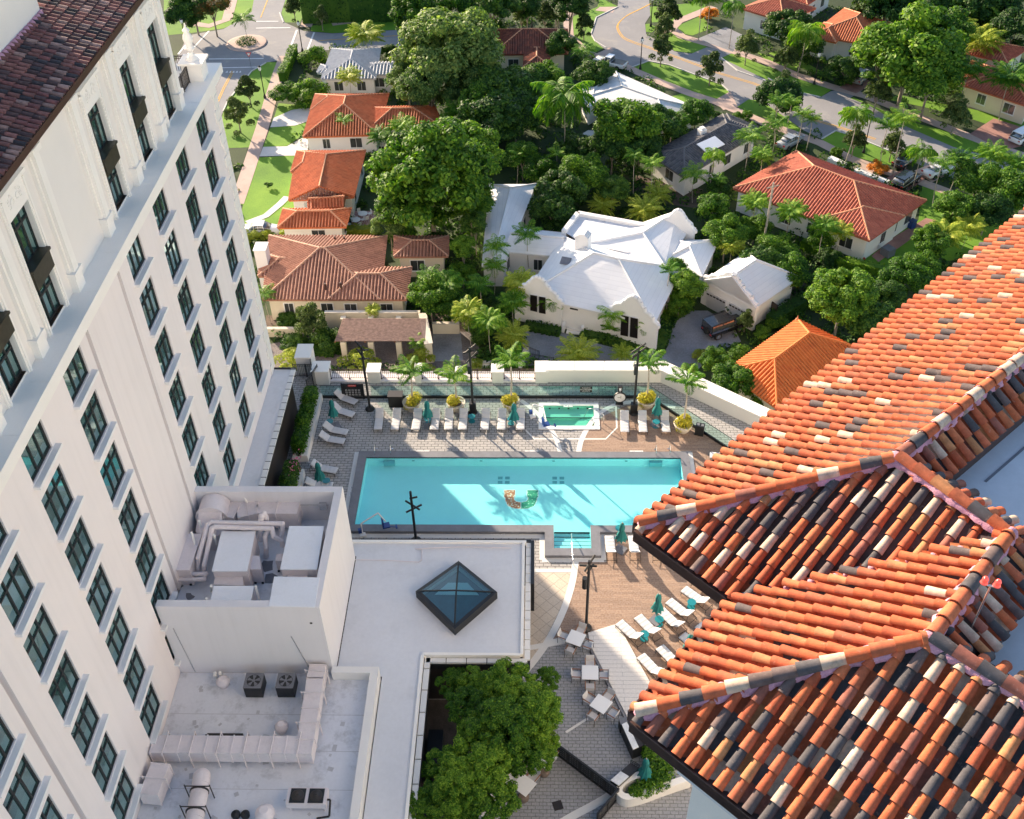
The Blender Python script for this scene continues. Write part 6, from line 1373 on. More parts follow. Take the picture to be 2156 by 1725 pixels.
# orange pavilion
h=house('pavilion','bright orange hip roofed pavilion beside the tall tile roof',[([(1527,781),(1636,860),(1801,731),(1679,672)],3.2,.52)],'rt_bright','housecream','rt_bright',cat='pavilion',wins=False)
p=g(1679,671,GZ+3.5); b=MB(); b.lathe([(.1,0),(.2,.2),(.08,.4),(.02,.7)],p.x,p.y,GZ+3.2,8); b.build('finial',M['ridge_o'],h)
h=house('house','wide red tiled house with tall palms in front, right of centre',[([(1543,396),(1831,507),(1951,422),(1677,318)],3.2,.42),([(1715,464),(1831,507),(1905,455),(1790,415)],3.25,.42)],'rt_red','housewhite','ridge_o')
p=g(1870,528,GZ+.6); b=MB(); b.obox((p.x,p.y,GZ+.5),1.2,1.2,1.0,.6); tag(b.build('air_conditioner',M['coping'],org=(p.x,p.y,GZ)),'grey outdoor air conditioner at the side wall of the red tiled house','air conditioner')
p=g(1920,472,GZ+.5); b=MB(); b.obox((p.x,p.y,GZ+.5),.8,.7,1.0,.6); b.obox((p.x,p.y,GZ+1.03),.86,.76,.07,.6); tag(b.build('recycling_bin',M['blue'],org=(p.x,p.y,GZ)),'blue recycling bin by the red tiled house wall','bin')
a,c=g(1791,528,GZ+.3),g(1822,546,GZ+.3); b=MB(); d=(c-a); 
for i in range(8): b.cyl(a+d*(i/8),a+d*((i+1)/8),.28*math.sin(PI*(i+.12)/8.3)+.03,.28*math.sin(PI*(i+1)/8.3)+.03,8)
tag(b.build('kayak',M['red'],org=a),'red kayak lying against the corner of the red tiled house','kayak')
h=house('house','low house with dark grey tile roof and solar panels',[([(1367,326),(1440,374),(1600,279),(1522,241)],3.1,.34),([(1500,262),(1592,290),(1596,268),(1530,240)],3.3,.2)],'rt_grey','housewhite','rt_grey')
p=g(1496,308,GZ+4.3); t_=thing('solar_panel','tilted silver solar panel array on the dark grey roof','solar panel',(p.x,p.y,p.z)); b=MB(); b.obox((p.x,p.y,p.z+.25),3.4,1.9,.10,.7,rx=.25); b.build('panel',M['unit'],t_); b=MB()
for s in (-1,1): b.cyl((p.x+s*1.1,p.y+s*.8,p.z-.5),(p.x+s*1.1,p.y+s*.8,p.z+.2),.04,n=5)
b.build('support',M['steel'],t_)
p=g(1478,277,GZ+4.4); b=MB(); b.obox((p.x,p.y,p.z-.1),.9,.9,.9,.5); b.obox((p.x,p.y,p.z+.45),.6,.6,.3,.5); b.build('chimney',M['whitepaint'],h)
h=house('house','long low house with weathered white tile roof along the sidewalk',[([(1222,208),(1403,256),(1470,228),(1297,151)],3.1,.24),([(1216,192),(1238,226),(1252,220),(1290,160)],3.1,.1)],'rt_stained','housewhite','rt_stained')
h=house('house','dark mossy red roofed house behind the grey green tree, top centre',[([(1036,115),(1196,113),(1195,62),(1036,63)],3.3,.42),([(1102,141),(1158,140),(1157,100),(1104,100)],3.2,.40)],'rt_dark','housecream','ridge_o')
h=house('house','orange roofed white house by a lamp post, top right',[([(1707,73),(1838,97),(1884,52),(1778,18)],3.2,.42),([(1700,76),(1760,90),(1790,60),(1735,48)],3.25,.42)],'rt_orange','housewhite','ridge_o')
h=house('house','dark pink roofed house cut by the top edge beside slender palms',[([(1560,18),(1650,45),(1718,18),(1630,-12)],3.4,.4),([(1600,-30),(1700,10),(1760,-30),(1660,-60)],3.6,.4)],'rt_red','housewhite','ridge_o')
h=house('house','low red brown roofed house behind palms at the right edge',[([(2024,178),(2170,226),(2210,170),(2045,128)],3.0,.34),([(2035,112),(2120,132),(2165,102),(2085,85)],3.8,.34)],'rt_red','housecream','ridge_o')
# pergola and garden walls behind the pool fence
t_=thing('pergola','brown slatted pergola on square white posts','pergola',g(790,735,GZ)); zt=GZ+2.6
c4=[g(*q,zt) for q in ((705,718),(894,718),(897,672),(722,672))]; n=22; b=MB()
for k in range(n):
    a=c4[0].lerp(c4[3],k/(n-1)); c=c4[1].lerp(c4[2],k/(n-1)); b.cyl(a,c,.075,n=5)
b.build('slats',M['weathered'],t_); b=MB()
for k in range(4): a=c4[0].lerp(c4[1],k/3)-Vector((0,0,.16)); c=c4[3].lerp(c4[2],k/3)-Vector((0,0,.16)); b.cyl(a,c,.09,n=5)
b.build('beam',M['wood'],t_)
for x in (728,785,843):
    for y in (755,705): p=g(x,y,GZ); b=MB(); b.box(p.x-.28,p.x+.28,p.y-.28,p.y+.28,GZ,zt-.25); b.build('post',M['housecream'],t_)
def gwall(a,c,h,label,m='housecream',th=.35):
    a=g(*a,GZ);c=g(*c,GZ); d=(c-a).normalized(); o=Vector((-d.y,d.x,0))*th/2; t_=thing('garden_wall',label,'wall',((a.x+c.x)/2,(a.y+c.y)/2,GZ)); b=MB(); b.prism([xy(a-o),xy(c-o),xy(c+o),xy(a+o)],GZ,GZ+h); b.build('wall',M[m],t_); b=MB(); o=o*1.25; b.prism([xy(a-o),xy(c-o),xy(c+o),xy(a+o)],GZ+h,GZ+h+.12); b.build('coping',M['terracotta_pot'],t_)
gwall((690,697),(888,697),2.5,'stained cream garden wall behind the pergola'); gwall((893,700),(906,765),2.5,'tall cream garden wall at the right end of the pergola',th=.7); gwall((912,702),(968,702),1.3,'low cream wall right of the pergola'); gwall((565,708),(640,708),1.0,'low cream wall left of the pergola by the bush')
gwall((985,772),(1055,772),.5,'low white curb wall behind the round topped pier','whitepaint'); gwall((1095,775),(1110,748),1.0,'short white wall end beside the iron driveway gate','whitepaint')
t_=thing('iron_fence','thin black iron driveway fence behind the deck wall','fence',g(1150,750,GZ)); b=MB(); railing(b,g(1110,762,GZ),g(1165,772,GZ),1.2,2.0,.2); railing(b,g(1095,742,GZ),g(1135,758,GZ),1.2,2.0,.2); b.build('bars',M['black'],t_)
t_=thing('planter_wall','white front yard planter wall with palms by the sidewalk','planter',g(1830,370,GZ)); b=MB()
for q in (((1800,363),(1868,390)),((1745,338),(1778,352))):
    a,c=[g(*v,GZ) for v in q]; d=(c-a).normalized(); o=Vector((-d.y,d.x,0))*.45; b.prism([xy(a-o),xy(c-o),xy(c+o),xy(a+o)],GZ,GZ+.55)
b.build('wall',M['whitepaint'],t_)
# patio sets on the red patio
for q,l in (((764,450),'white round patio table, farther one on the red patio'),((749,463),'white round patio table, nearer one on the red patio')):
    p=g(*q,GZ+.7); t_=thing('patio_table',l,'table',(p.x,p.y,GZ),'white round patio tables'); b=MB(); b.lathe([(.6,.70),(.6,.74)],p.x,p.y,GZ,20); b.build('table_top',M['whitepaint'],t_); b=MB(); b.cyl((p.x,p.y,GZ),(p.x,p.y,GZ+.7),.05,n=6); b.build('post',M['whitepaint'],t_)
    for k in range(4):
        a=.6+k*PI/2; q_=Vector((p.x+.95*math.cos(a),p.y+.95*math.sin(a),GZ)); c_=thing('patio_chair','white chair '+('facing the hotel','on the far side','on the house side','on the near side')[k]+' of the '+('farther' if q[1]==450 else 'nearer')+' patio table','chair',q_,'white patio chairs'); b=MB(); b.obox((q_.x,q_.y,GZ+.42),.45,.45,.05,a); b.build('seat',M['whitepaint'],c_); b=MB(); b.obox((q_.x+.22*math.cos(a),q_.y+.22*math.sin(a),GZ+.68),.05,.45,.45,a); b.build('backrest',M['whitepaint'],c_)
        for e in range(4): b=MB(); x_=q_.x+.2*math.cos(a+PI/4+e*PI/2);y_=q_.y+.2*math.sin(a+PI/4+e*PI/2); b.cyl((x_,y_,GZ),(x_,y_,GZ+.4),.025,n=4); b.build('leg',M['whitepaint'],c_)
# street lamps
def make_lamp():
    t_=thing('street_lamp','lamp','street lamp',(0,0,0),'black street lamps with white lantern heads'); b=MB(); b.cyl((0,0,0),(0,0,4.3),.09,.06,8); b.lathe([(.22,0),(.2,.3),(.1,.6)],n=10); b.build('post',M['black'],t_)
    b=MB(); b.lathe([(.1,4.3),(.19,4.4),(.24,4.75),(.16,4.9)],n=10); b.build('lantern',M['whitepaint'],t_); b=MB(); b.lathe([(.22,4.9),(.12,5.05),(.02,5.15)],n=10); b.build('cap',M['black'],t_); return t_
lmp=make_lamp(); f5=[True]
for q,l in (((558,207),'street lamp beside the left sidewalk, nearest the hotel'),((637,109),'street lamp at the roundabout corner by the hedge'),((1348,146),'street lamp between lawn and sidewalk at the road curve'),((1714,178),'street lamp in front of the top right orange roofed house'),((1370,56),'street lamp inside the S-curve near the top'),((1120,60),'street lamp behind the dark mossy roof'),((395,104),'street lamp next to the hotel balcony finial'),((1818,322),'dark street lamp post by the sidewalk among palms')):
    p=g(*q,GZ)
    if f5[0]: f5[0]=False; lmp.location=p; lmp['label']=l
    else: copy_tree(lmp,None,p,0,1.,l)
p=g(529,144,GZ); t_=thing('yield_sign','red bordered triangular yield sign at the roundabout','sign',p); b=MB(); b.cyl(p,p+Vector((0,0,2.2)),.04,n=6); b.build('post',M['coping'],t_); b=MB(); c=p+Vector((0,-.05,2.3)); b.prism([(0,0)]*3,0,0) if 0 else None
T=lambda s,y:[(c.x-s,c.y+y,c.z+s*.62),(c.x,c.y+y,c.z-s*1.1),(c.x+s,c.y+y,c.z+s*.62)]
b.mesh(T(.45,0)+T(.45,.03),[(0,1,2),(5,4,3),(0,3,4,1),(1,4,5,2),(2,5,3,0)]); pl=b.build('plate',M['red'],t_); b=MB(); b.mesh(T(.26,-.01),[(0,1,2)]); b.build('centre',M['whitepaint'],pl)
# ---------------------------------------------------------------- vehicles
M['carblack']=mk('black_car_paint',(.012,.012,.014),.2,.05,2,10,coat=1); M['carwhite']=mk('white_car_paint',(.78,.78,.79),.25,.03,2,10,coat=1); M['cargrey']=mk('silver_car_paint',(.30,.32,.34),.25,.05,2,10,coat=1); M['tyre']=mk('tyre_rubber',(.02,.02,.02),.9,.1,3,20); M['tail']=mk('tail_lamp_red',(.45,.02,.02),.3,.1,3,20)
def car(q,q2,label,paint,kind='sedan'):
    a=g(*q,GZ+.4); c=g(*q2,GZ+.4); d=(c-a).normalized(); rz=math.atan2(d.y,d.x); L=dict(sedan=4.7,suv=4.75,jeep=4.7,truck=5.4)[kind]; W=dict(sedan=1.82,suv=1.92,jeep=2.05,truck=1.95)[kind]; m=(a+c)/2
    t_=thing({'sedan':'parked_car','suv':'parked_suv','jeep':'offroad_car','truck':'pickup_truck'}[kind],label,'car' if kind!='truck' else 'pickup truck',(m.x,m.y,GZ+.05),rz=rz)
    def loft(sec,mat,nm,par=t_):
        b=MB(); vs=[];n=8
        for x,w,z0,z1,k in sec: # rounded cross sections
            for yy,zz in ((-w*.96,z0),(-w,z0+(z1-z0)*.25),(-w*k*1.0,z0+(z1-z0)*.72),(-w*k*.86,z1),(w*k*.86,z1),(w*k,z0+(z1-z0)*.72),(w,z0+(z1-z0)*.25),(w*.96,z0)): vs.append((x,yy,zz))
        m_=len(sec); fs=[(j*n+i,(j+1)*n+i,(j+1)*n+(i+1)%n,j*n+(i+1)%n) for j in range(m_-1) for i in range(n)]+[tuple(range(n)),tuple(range((m_-1)*n,m_*n))[::-1]]
        b.mesh(vs,fs,None,kind!='jeep'); return b.build(nm,mat,par,org=None) if False else _b(b,nm,mat,par)
    def _b(b,nm,mat,par):
        me=bpy.data.meshes.new(nm); me.from_pydata([tuple(v) for v in b.v],[],b.f); me.polygons.foreach_set('use_smooth',b.smooth); me.materials.append(mat); o=bpy.data.objects.new(nm,me); COL.objects.link(o); o.parent=par; return o
    h=L/2; w=W/2
    if kind=='sedan': body=[(-h,w*.8,.35,.72,.95),(-h*.93,w*.95,.25,.90,.94),(-h*.5,w,.22,.95,.93),(h*.35,w,.22,.92,.93),(h*.9,w*.93,.25,.72,.93),(h,w*.75,.35,.62,.9)]; cab=[(-h*.62,w*.8,.9,.98,.9),(-h*.36,w*.88,.9,1.38,.82),(h*.12,w*.88,.9,1.42,.82),(h*.45,w*.84,.88,.95,.9)]
    elif kind=='suv': body=[(-h,w*.88,.4,.9,.96),(-h*.96,w,.3,1.05,.95),(h*.4,w,.3,1.02,.94),(h*.92,w*.95,.35,.9,.92),(h,w*.8,.45,.75,.9)]; cab=[(-h*.97,w*.9,1.0,1.12,.95),(-h*.86,w*.9,1.0,1.68,.86),(h*.12,w*.9,1.0,1.72,.86),(h*.42,w*.86,.98,1.06,.92)]
    elif kind=='jeep': body=[(-h,w*.97,.5,1.15,.98),(h*.45,w,.5,1.15,.98),(h*.46,w*.86,.5,1.12,.98),(h,w*.84,.55,1.08,.98)]; cab=[(-h*.98,w*.95,1.14,1.9,.93),(h*.22,w*.95,1.14,1.93,.93),(h*.36,w*.9,1.12,1.2,.95)]
    else: body=[(-h,w*.95,.45,.95,.97),(-h*.98,w,.4,1.02,.97),(h*.5,w,.4,1.02,.95),(h*.95,w*.94,.45,.95,.93),(h,w*.8,.5,.8,.9)]; cab=[(-h*.12,w*.88,1.0,1.6,.88),(h*.2,w*.88,1.0,1.65,.86),(h*.5,w*.84,.98,1.05,.92)]
    bd=loft(body,M[paint],'body'); gl=loft(cab,M['houseglass'],'windows')
    rs=[s for s in cab if s[3]>1.3]; b=MB(); x0,x1=rs[0][0],rs[-1][0]; zt=max(s[3] for s in rs); ww=w*.74 if kind!='jeep' else w*.86; b.box(x0-.08,x1+.08,-ww,ww,zt-.05,zt+.03); rf=_b(b,'roof_panel',M[paint],t_)
    for s in (-1,1):
        for xx in (x0,(x0+x1)/2,x1): b=MB(); b.cyl((xx+(.10 if xx==x1 else 0),s*w*.9,.95),(xx,s*ww,zt),.045,n=5); _b(b,'pillar',M[paint],t_)
    for sx in (-.62,.62):
        for s in (-1,1):
            b=MB(); r=.34 if kind=='sedan' else (.44 if kind=='jeep' else .38); b.cyl((sx*h,s*(w-.2),r-.05),(sx*h,s*(w+.02),r-.05),r,n=16); wl_=_b(b,'wheel',M['tyre'],t_); b=MB(); b.cyl((sx*h,s*(w+.021),r-.05),(sx*h,s*(w+.03),r-.05),r*.6,n=12); _b(b,'rim',M['steel'],wl_)
    for s in (-1,1):
        b=MB(); b.box(h-.06 if kind!='jeep' else h-.03,h+.015,s*w*.62-.18,s*w*.62+.18,.62,.78); _b(b,'headlight',M['steel'],t_); b=MB(); b.box(-h-.012,-h+.08,s*w*.72-.14,s*w*.72+.14,.7,.88); _b(b,'tail_light',M['tail'],t_)
    if kind=='jeep':
        b=MB(); b.cyl((-h-.18,0.,.95),(-h+.02,0.,.95),.40,n=18); _b(b,'spare_wheel',M['tyre'],t_); b=MB(); b.box(-.1,.5,-.35,.35,zt+.03,zt+.045); _b(b,'sunroof',M['dark'],t_)
        b=MB(); 
        for s in (-1,1): b.cyl((x0,s*ww,zt+.1),(x1,s*ww,zt+.1),.03,n=5)
        _b(b,'roof_rail',M['dark'],t_)
    if kind=='truck': b=MB(); b.box(-h+.12,-h*.16,-w+.12,w-.12,1.025,1.035); _b(b,'cargo_bed',M['dark'],t_)
    return t_
car((1492,703),(1556,680),'black boxy off-road car parked on the gravel court by the white garage','carblack','jeep')
car((525,486),(580,485),'white car half hidden by the yellow green hedge near the hotel','carwhite','sedan')
car((1298,138),(1272,132),'white pickup truck parked beside the dark mossy roofed house','carwhite','truck')
car((1804,172),(1822,157),'silver SUV parked under the big tree, top right','cargrey','suv')
car((2135,300),(2175,280),'white SUV at the right edge of the frame','carwhite','suv')
car((1890,395),(1925,372),'black SUV parked on the brick driveway behind the red tiled house','carblack','suv')
car((1950,370),(2000,352),'white car parked across the sidewalk under the palms','carwhite','sedan')
car((1895,347),(1918,332),'black car on the road verge beside a leaning palm','carblack','sedan')
car((1652,306),(1674,294),'silver car behind the palm clump by the golden hedge','cargrey','sedan')
# ================================================================ TREES (pixel centre, radius px, kind, height of crown centre)
for a in (
 (940,110,100,'big','huge grey green banyan tree between the white house and the mossy roof',8.5),(905,185,60,'big','front lobe tree of the grey green banyan above the orange roofs',6),(858,165,40,'big','grey green tree at the left foot of the banyan',5),(1000,160,55,'big','grey green tree leaning right of the banyan',6),
 (905,375,112,'mango','huge round mango tree behind the brown tiled house',8.5),(860,430,62,'mango','left lower mango tree beside the red patio',5.5),(975,330,70,'mango','right shoulder mango tree behind the brown house',7),(990,430,45,'mango','lower right mango tree above the vine trunk',5),(820,470,36,'big','pale leaved tree overhanging the brown roof',4),
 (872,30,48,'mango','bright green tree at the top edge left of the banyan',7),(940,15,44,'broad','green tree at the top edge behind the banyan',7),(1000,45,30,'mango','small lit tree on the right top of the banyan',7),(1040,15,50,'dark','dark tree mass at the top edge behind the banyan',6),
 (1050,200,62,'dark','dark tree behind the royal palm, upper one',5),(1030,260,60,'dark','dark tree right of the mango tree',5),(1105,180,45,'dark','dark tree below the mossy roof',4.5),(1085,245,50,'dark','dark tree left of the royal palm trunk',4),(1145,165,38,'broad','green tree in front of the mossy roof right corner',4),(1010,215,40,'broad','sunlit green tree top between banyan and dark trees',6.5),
 (1322,262,62,'broad','bright green tree in front of the long white roof',6),(1290,310,42,'dark','dark lower tree left of the grey roofed house',4),(1380,270,45,'dark','dark tree between long white roof and grey roof',4),(1345,325,40,'dark','dark tree at the left corner of the grey roof',3.5),(1415,262,30,'broad','bushy tree above the grey roof left slope',4),(1465,240,34,'broad','bushy green tree between the two low houses by the sidewalk',3.5),(1440,250,22,'shrub','bush at the corner of the long white roof',3),
 (1918,110,88,'broad','large round tree on the lawn, upper right',8),(1960,165,60,'broad','lower right part tree of the large lawn tree',6),(1860,130,50,'mango','left lit tree beside the large lawn tree',6),(1975,70,60,'broad','tree behind the large lawn tree',8),
 (1775,628,66,'mango','round mango like tree right of the white garage',5.5),(1830,680,50,'dark','dark tree under the tile roof eave',4),(1900,585,45,'broad','green tree left of the tile roof edge',4),(1865,625,32,'dark','weeping dark tree between garage tree and eave',4),
 (1550,800,42,'broad','dense bush tree beside the orange pavilion',3),(1505,760,28,'broad','bush beside the gravel court near the pavilion',1.8),(1598,838,30,'shrub','bush at the front corner of the orange pavilion',1.5),
 (405,12,40,'dark','dark green tree left of the red flowering tree',5),(445,15,42,'red','red and orange flowering tree at the top left',5),(385,35,30,'dark','dark tree beside the hotel roof edge',4),
 (1640,205,40,'dark','dark shrub tree by the orange roofed house',3),(1660,60,40,'dark','dark tree between the two top right houses',4),(1690,100,35,'dark','dark bush under the drooping palm',3),(1780,148,32,'dark','dark rounded bush near the silver SUV',2),
 (975,520,26,'broad','narrow vine covered tree right of the brown house, upper',5),(975,575,24,'broad','narrow vine covered tree right of the brown house, lower',2.5),(1000,470,24,'dark','dark tree behind the vine trunk',5),
 (1180,405,44,'dark','dark tree left of the Bermuda house, upper',4),(1165,445,40,'dark','dark tree beside the guest wing roof',3.5),(1225,365,45,'broad','leafy green tree left of the small palms',4),(1290,400,30,'dark','dark tree behind the date palms',3),(1215,320,40,'dark','dark undergrowth tree by the small patio',2.5),(1140,360,34,'broad','green tree behind the mango tree',3),(1100,330,36,'broad','green tree right of the mango tree',3.5),
 (1505,440,34,'broad','lush tree left of the red tiled house',4),(1530,492,38,'broad','lush tree below the red tiled house left corner',4),(1590,482,32,'broad','lush green tree in front of the red tiled house',2.2),(1515,398,24,'dark','dark tree above the lush trees',2.2),(1632,528,40,'broad','vine draped tree in front of the red tiled house',2.6),(1600,560,40,'dark','dark vine thicket tree behind the garage',3),(1660,570,40,'broad','vine draped thicket tree right of the garage',3),(1730,490,36,'arecax','',0),
 (905,620,42,'broad','leafy green tree right of the brown house',4),(950,640,34,'broad','leafy tree behind the pool palms',3.5),(1440,600,36,'broad','climbing green tree right side of the Bermuda house',3.2),(1420,560,22,'shrub','small tree on the wall of the Bermuda house',4),(1430,640,24,'broad','bush by the right wall of the Bermuda house',2),
 (2080,20,50,'dark','dark tree at the top right corner',6),(2030,10,50,'dark','dark tree mass near the top right corner',6),(1940,15,60,'dark','dark tree behind the large lawn tree at the top edge',5),(1860,20,50,'dark','dark tree behind the top right orange roof',5),(2140,60,40,'dark','dark tree right top edge lower one',6),
 (2060,380,46,'broad','dense tree at the right above the tile roof',4),(2120,400,50,'broad','dense tree at the right edge above the tile roof',4),(2010,440,40,'broad','tree mass left of the right edge thicket',3.5),(2080,450,40,'dark','dark thicket tree above the tile ridge',3),(1960,510,36,'broad','bright green vine thicket by the tile roof edge',3),(1940,560,34,'broad','bright hedge tree beside the tile roof edge',2.5),
 (1110,10,30,'dark','dark tree top edge behind the mossy roof',6),(1200,12,34,'dark','dark tree at the top edge left of the curved road',5),(1180,95,30,'dark','dark tree right of the mossy roof',4),(1250,160,34,'dark','dark tree beside the white pickup truck',3.5),
 (560,15,0,'skip','',0)):
    if a[3] in ('skip','arecax'): continue
    a=(a[0],a[1],a[2]*{'mango':1.16,'big':1.1,'dark':1.15,'broad':1.08}.get(a[3],1.))+a[3:]
    tree(a[0],a[1],a[2],a[3],a[4],a[5])
for a in ((523,185,30,'small street tree beside the left sidewalk, upper one',3.2),(500,238,34,'small street tree beside the left sidewalk, lower one',3.2),(1393,98,28,'slender street tree right of the road curve lamp',3.4),(1497,138,32,'slender street tree on the long road lawn',3.4),(1573,95,28,'slender street tree across the road',3.4),(1656,118,30,'slender street tree left of the drooping palm',3.4),(1645,182,30,'slender street tree beside the driveway corner',3.2),(1848,190,34,'slender street tree on the lawn under the large tree',3.6),(2013,238,36,'slender street tree on the right lawn',3.4),(1098,28,22,'pale street tree behind the mossy roof, left one',4),(1148,30,26,'pale street tree behind the mossy roof, right one',4),(1230,48,24,'round green street tree left of the road curve',3),(618,10,24,'round street tree on the corner island lawn',3),(676,28,20,'thin street tree at the roundabout corner',3),(1405,25,34,'street tree inside the S-curve',3.4),(1400,52,26,'dark street tree at the curve sidewalk',2.8),(1800,290,28,'dark street tree below the tall yellow palm',3),(1880,300,30,'dark street tree beside the leaning palm',3),(655,672,42,'airy grey green tree in front of the brown house',3.6),(1570,670,22,'small shrub tree in front of the garage door',1.8)):
    tree(a[0],a[1]+7,a[2]*1.05,'small',a[3],a[4]*.80,ry=1.12)
for a in ((666,121,30,'shrub','round clipped bush beside the silver roof','bush'),(600,198,34,'shrub','sea grape shrub left half by the sidewalk','shrub'),(650,200,38,'shrub','sea grape shrub right half by the sidewalk','shrub'),(819,110,19,'dark','round green bush on the far side of the silver roof','bush'),(720,303,20,'shrub','round bush against the white wall of the orange roofed house','bush'),(565,390,9,'shrub','tiny bush on the lawn near the hotel','bush'),(525,500,24,'yel','yellow green hedge bush beside the hotel edge','bush'),(560,497,18,'yel','yellow green hedge bush by the white car','bush'),(615,760,34,'yel','feathery yellow green bush behind the gate pier','bush'),(760,765,42,'yel','feathery yellow green bush behind the iron railing','bush'),(885,762,34,'yel','feathery yellow green bush behind the second railing bay','bush'),(1000,770,20,'yel','low yellow bush behind the middle lamp pole','bush'),(606,675,22,'dark','dark bush at the left corner of the brown house','bush'),(690,718,36,'dark','dark low hedge left of the pergola','hedge'),(620,725,26,'dark','dark ground hedge near the low cream wall','hedge'),(1760,322,14,'mango','round clipped bush at the red tiled house entry','bush'),(1850,355,22,'orange','orange croton bush in the white planter','bush'),(1492,30,20,'orange','orange croton bush by the clumping palms','bush'),(1785,665,5,'gold','small patch of golden blossom on the garage tree','bush'),(1290,610,20,'dark','dark shrub right of the porch steps','shrub'),(1200,612,0,'dark','',''),(1187,672,14,'dark','small dark shrub left of the porch steps','shrub'),(1236,685,14,'dark','small dark shrub right of the porch steps','shrub'),(1395,660,20,'shrub','tall shrub at the right front corner of the Bermuda house','shrub'),(1345,205,26,'shrub','low bush in front of the long white roof by the sidewalk','bush'),(1565,245,18,'shrub','bush by the sidewalk above the grey roof','bush'),(1605,700,20,'shrub','flowering shrub right of the black off-road car','shrub'),(1555,740,24,'shrub','shrub between gravel court and pavilion','shrub'),(1450,778,18,'yel','yellow green shrub at the deck wall corner','shrub'),(1475,748,18,'yel','small yellow green shrub by the gravel court','shrub'),(1640,680,24,'shrub','shrub beside the garage front corner','shrub'),(920,505,20,'dark','dark bush between the brown house and vine tree','bush'),(1000,620,24,'dark','dark bush behind the pool palms','bush'),(1040,650,26,'dark','dark bush left of the Bermuda house garden','bush'),(1010,700,30,'dark','dark garden hedge behind the middle lamp pole','hedge'),(1720,510,30,'shrub','leafy shrub in front of the red tiled house','shrub'),(1745,545,26,'dark','dark shrub near the red kayak','shrub'),(1700,345,22,'yel','golden clipped hedge at the red tiled house','hedge')):
    if a[2]: 
        q=g(a[0],a[1],GZ); r=a[2]*mpp(q); tree(a[0],a[1],a[2],a[3],a[4],max(.45,r*.5),cat=a[5],name=a[5])
# dense background hedge wall along the top
def hedgewall(pts,h,w,n,label,kind='leafdark',base=None,ls=.16):
    base=GZ if base is None else base; P=[g(x,y,base) for x,y in pts]; t_=thing('hedge',label,'hedge',P[0]); b=MB(); b0=b
    for i in range(len(P)-1):
        a,c=P[i],P[i+1]; d=(c-a); L=d.length; d.normalize(); o=Vector((-d.y,d.x,0)); k=int(n*L/10)
        for j in range(k):
            s=random.random()*L; q=random.random(); u=random.uniform(-1,1)
            hh=h*(1+.08*math.sin(s*.9)+.05*math.sin(s*2.7))
            if q<.45: z=hh+random.uniform(-.2,.15); nn=Vector((0,0,1))
            else: sg=-1 if random.random()<.5 else 1; u=sg*(1+random.uniform(-.1,.12)); z=random.uniform(.05,hh); nn=o*sg
            p=a+d*s+o*(u*w/2)+Vector((0,0,z)); leafquad(b,p,nn+Vector((random.uniform(-.6,.6),random.uniform(-.6,.6),random.uniform(-.2,.6))),ls*random.uniform(.7,1.3))
        b.prism([xy(a-o*w*.42),xy(c-o*w*.42),xy(c+o*w*.42),xy(a+o*w*.42)],base,base+h*.9)
    b.build('leaves',M[kind],t_)
hedgewall([(640,45),(740,42),(850,40)],5.0,3,1300,'tall dark clipped hedge wall across the top behind the side street')
hedgewall(R2(225,690,330,455),1.6,1.2,900,'box shaped green hedge left of the silver roofed house','leaf'); hedgewall([(592,498),(700,497),(800,490)],1.0,1.2,700,'long low yellow green hedge behind the brown roof','leafyel')
hedgewall([(1105,690),(1180,705)],.7,1.2,600,'low dark hedge in front of the left scalloped gable','leafdark'); hedgewall([(1222,708),(1300,722),(1375,740)],.7,1.2,600,'low dark hedge in front of the right scalloped gable','leafdark'); hedgewall([(1385,745),(1400,700),(1412,672),(1450,650)],.5,1.4,700,'curved green hedge edging the gravel court','leafdark')
hedgewall([(1620,690),(1700,640),(1740,600)],1.6,1.6,700,'dark hedge between the garage and the orange pavilion','leafdark'); hedgewall([(1690,520),(1760,560),(1860,580)],1.2,1.2,500,'vine covered wire fence hedge below the red tiled house','leaf')
hedgewall([(640,725),(720,735),(705,745),(620,742)],.6,1.4,600,'low round trimmed hedge around the airy tree','leafdark')
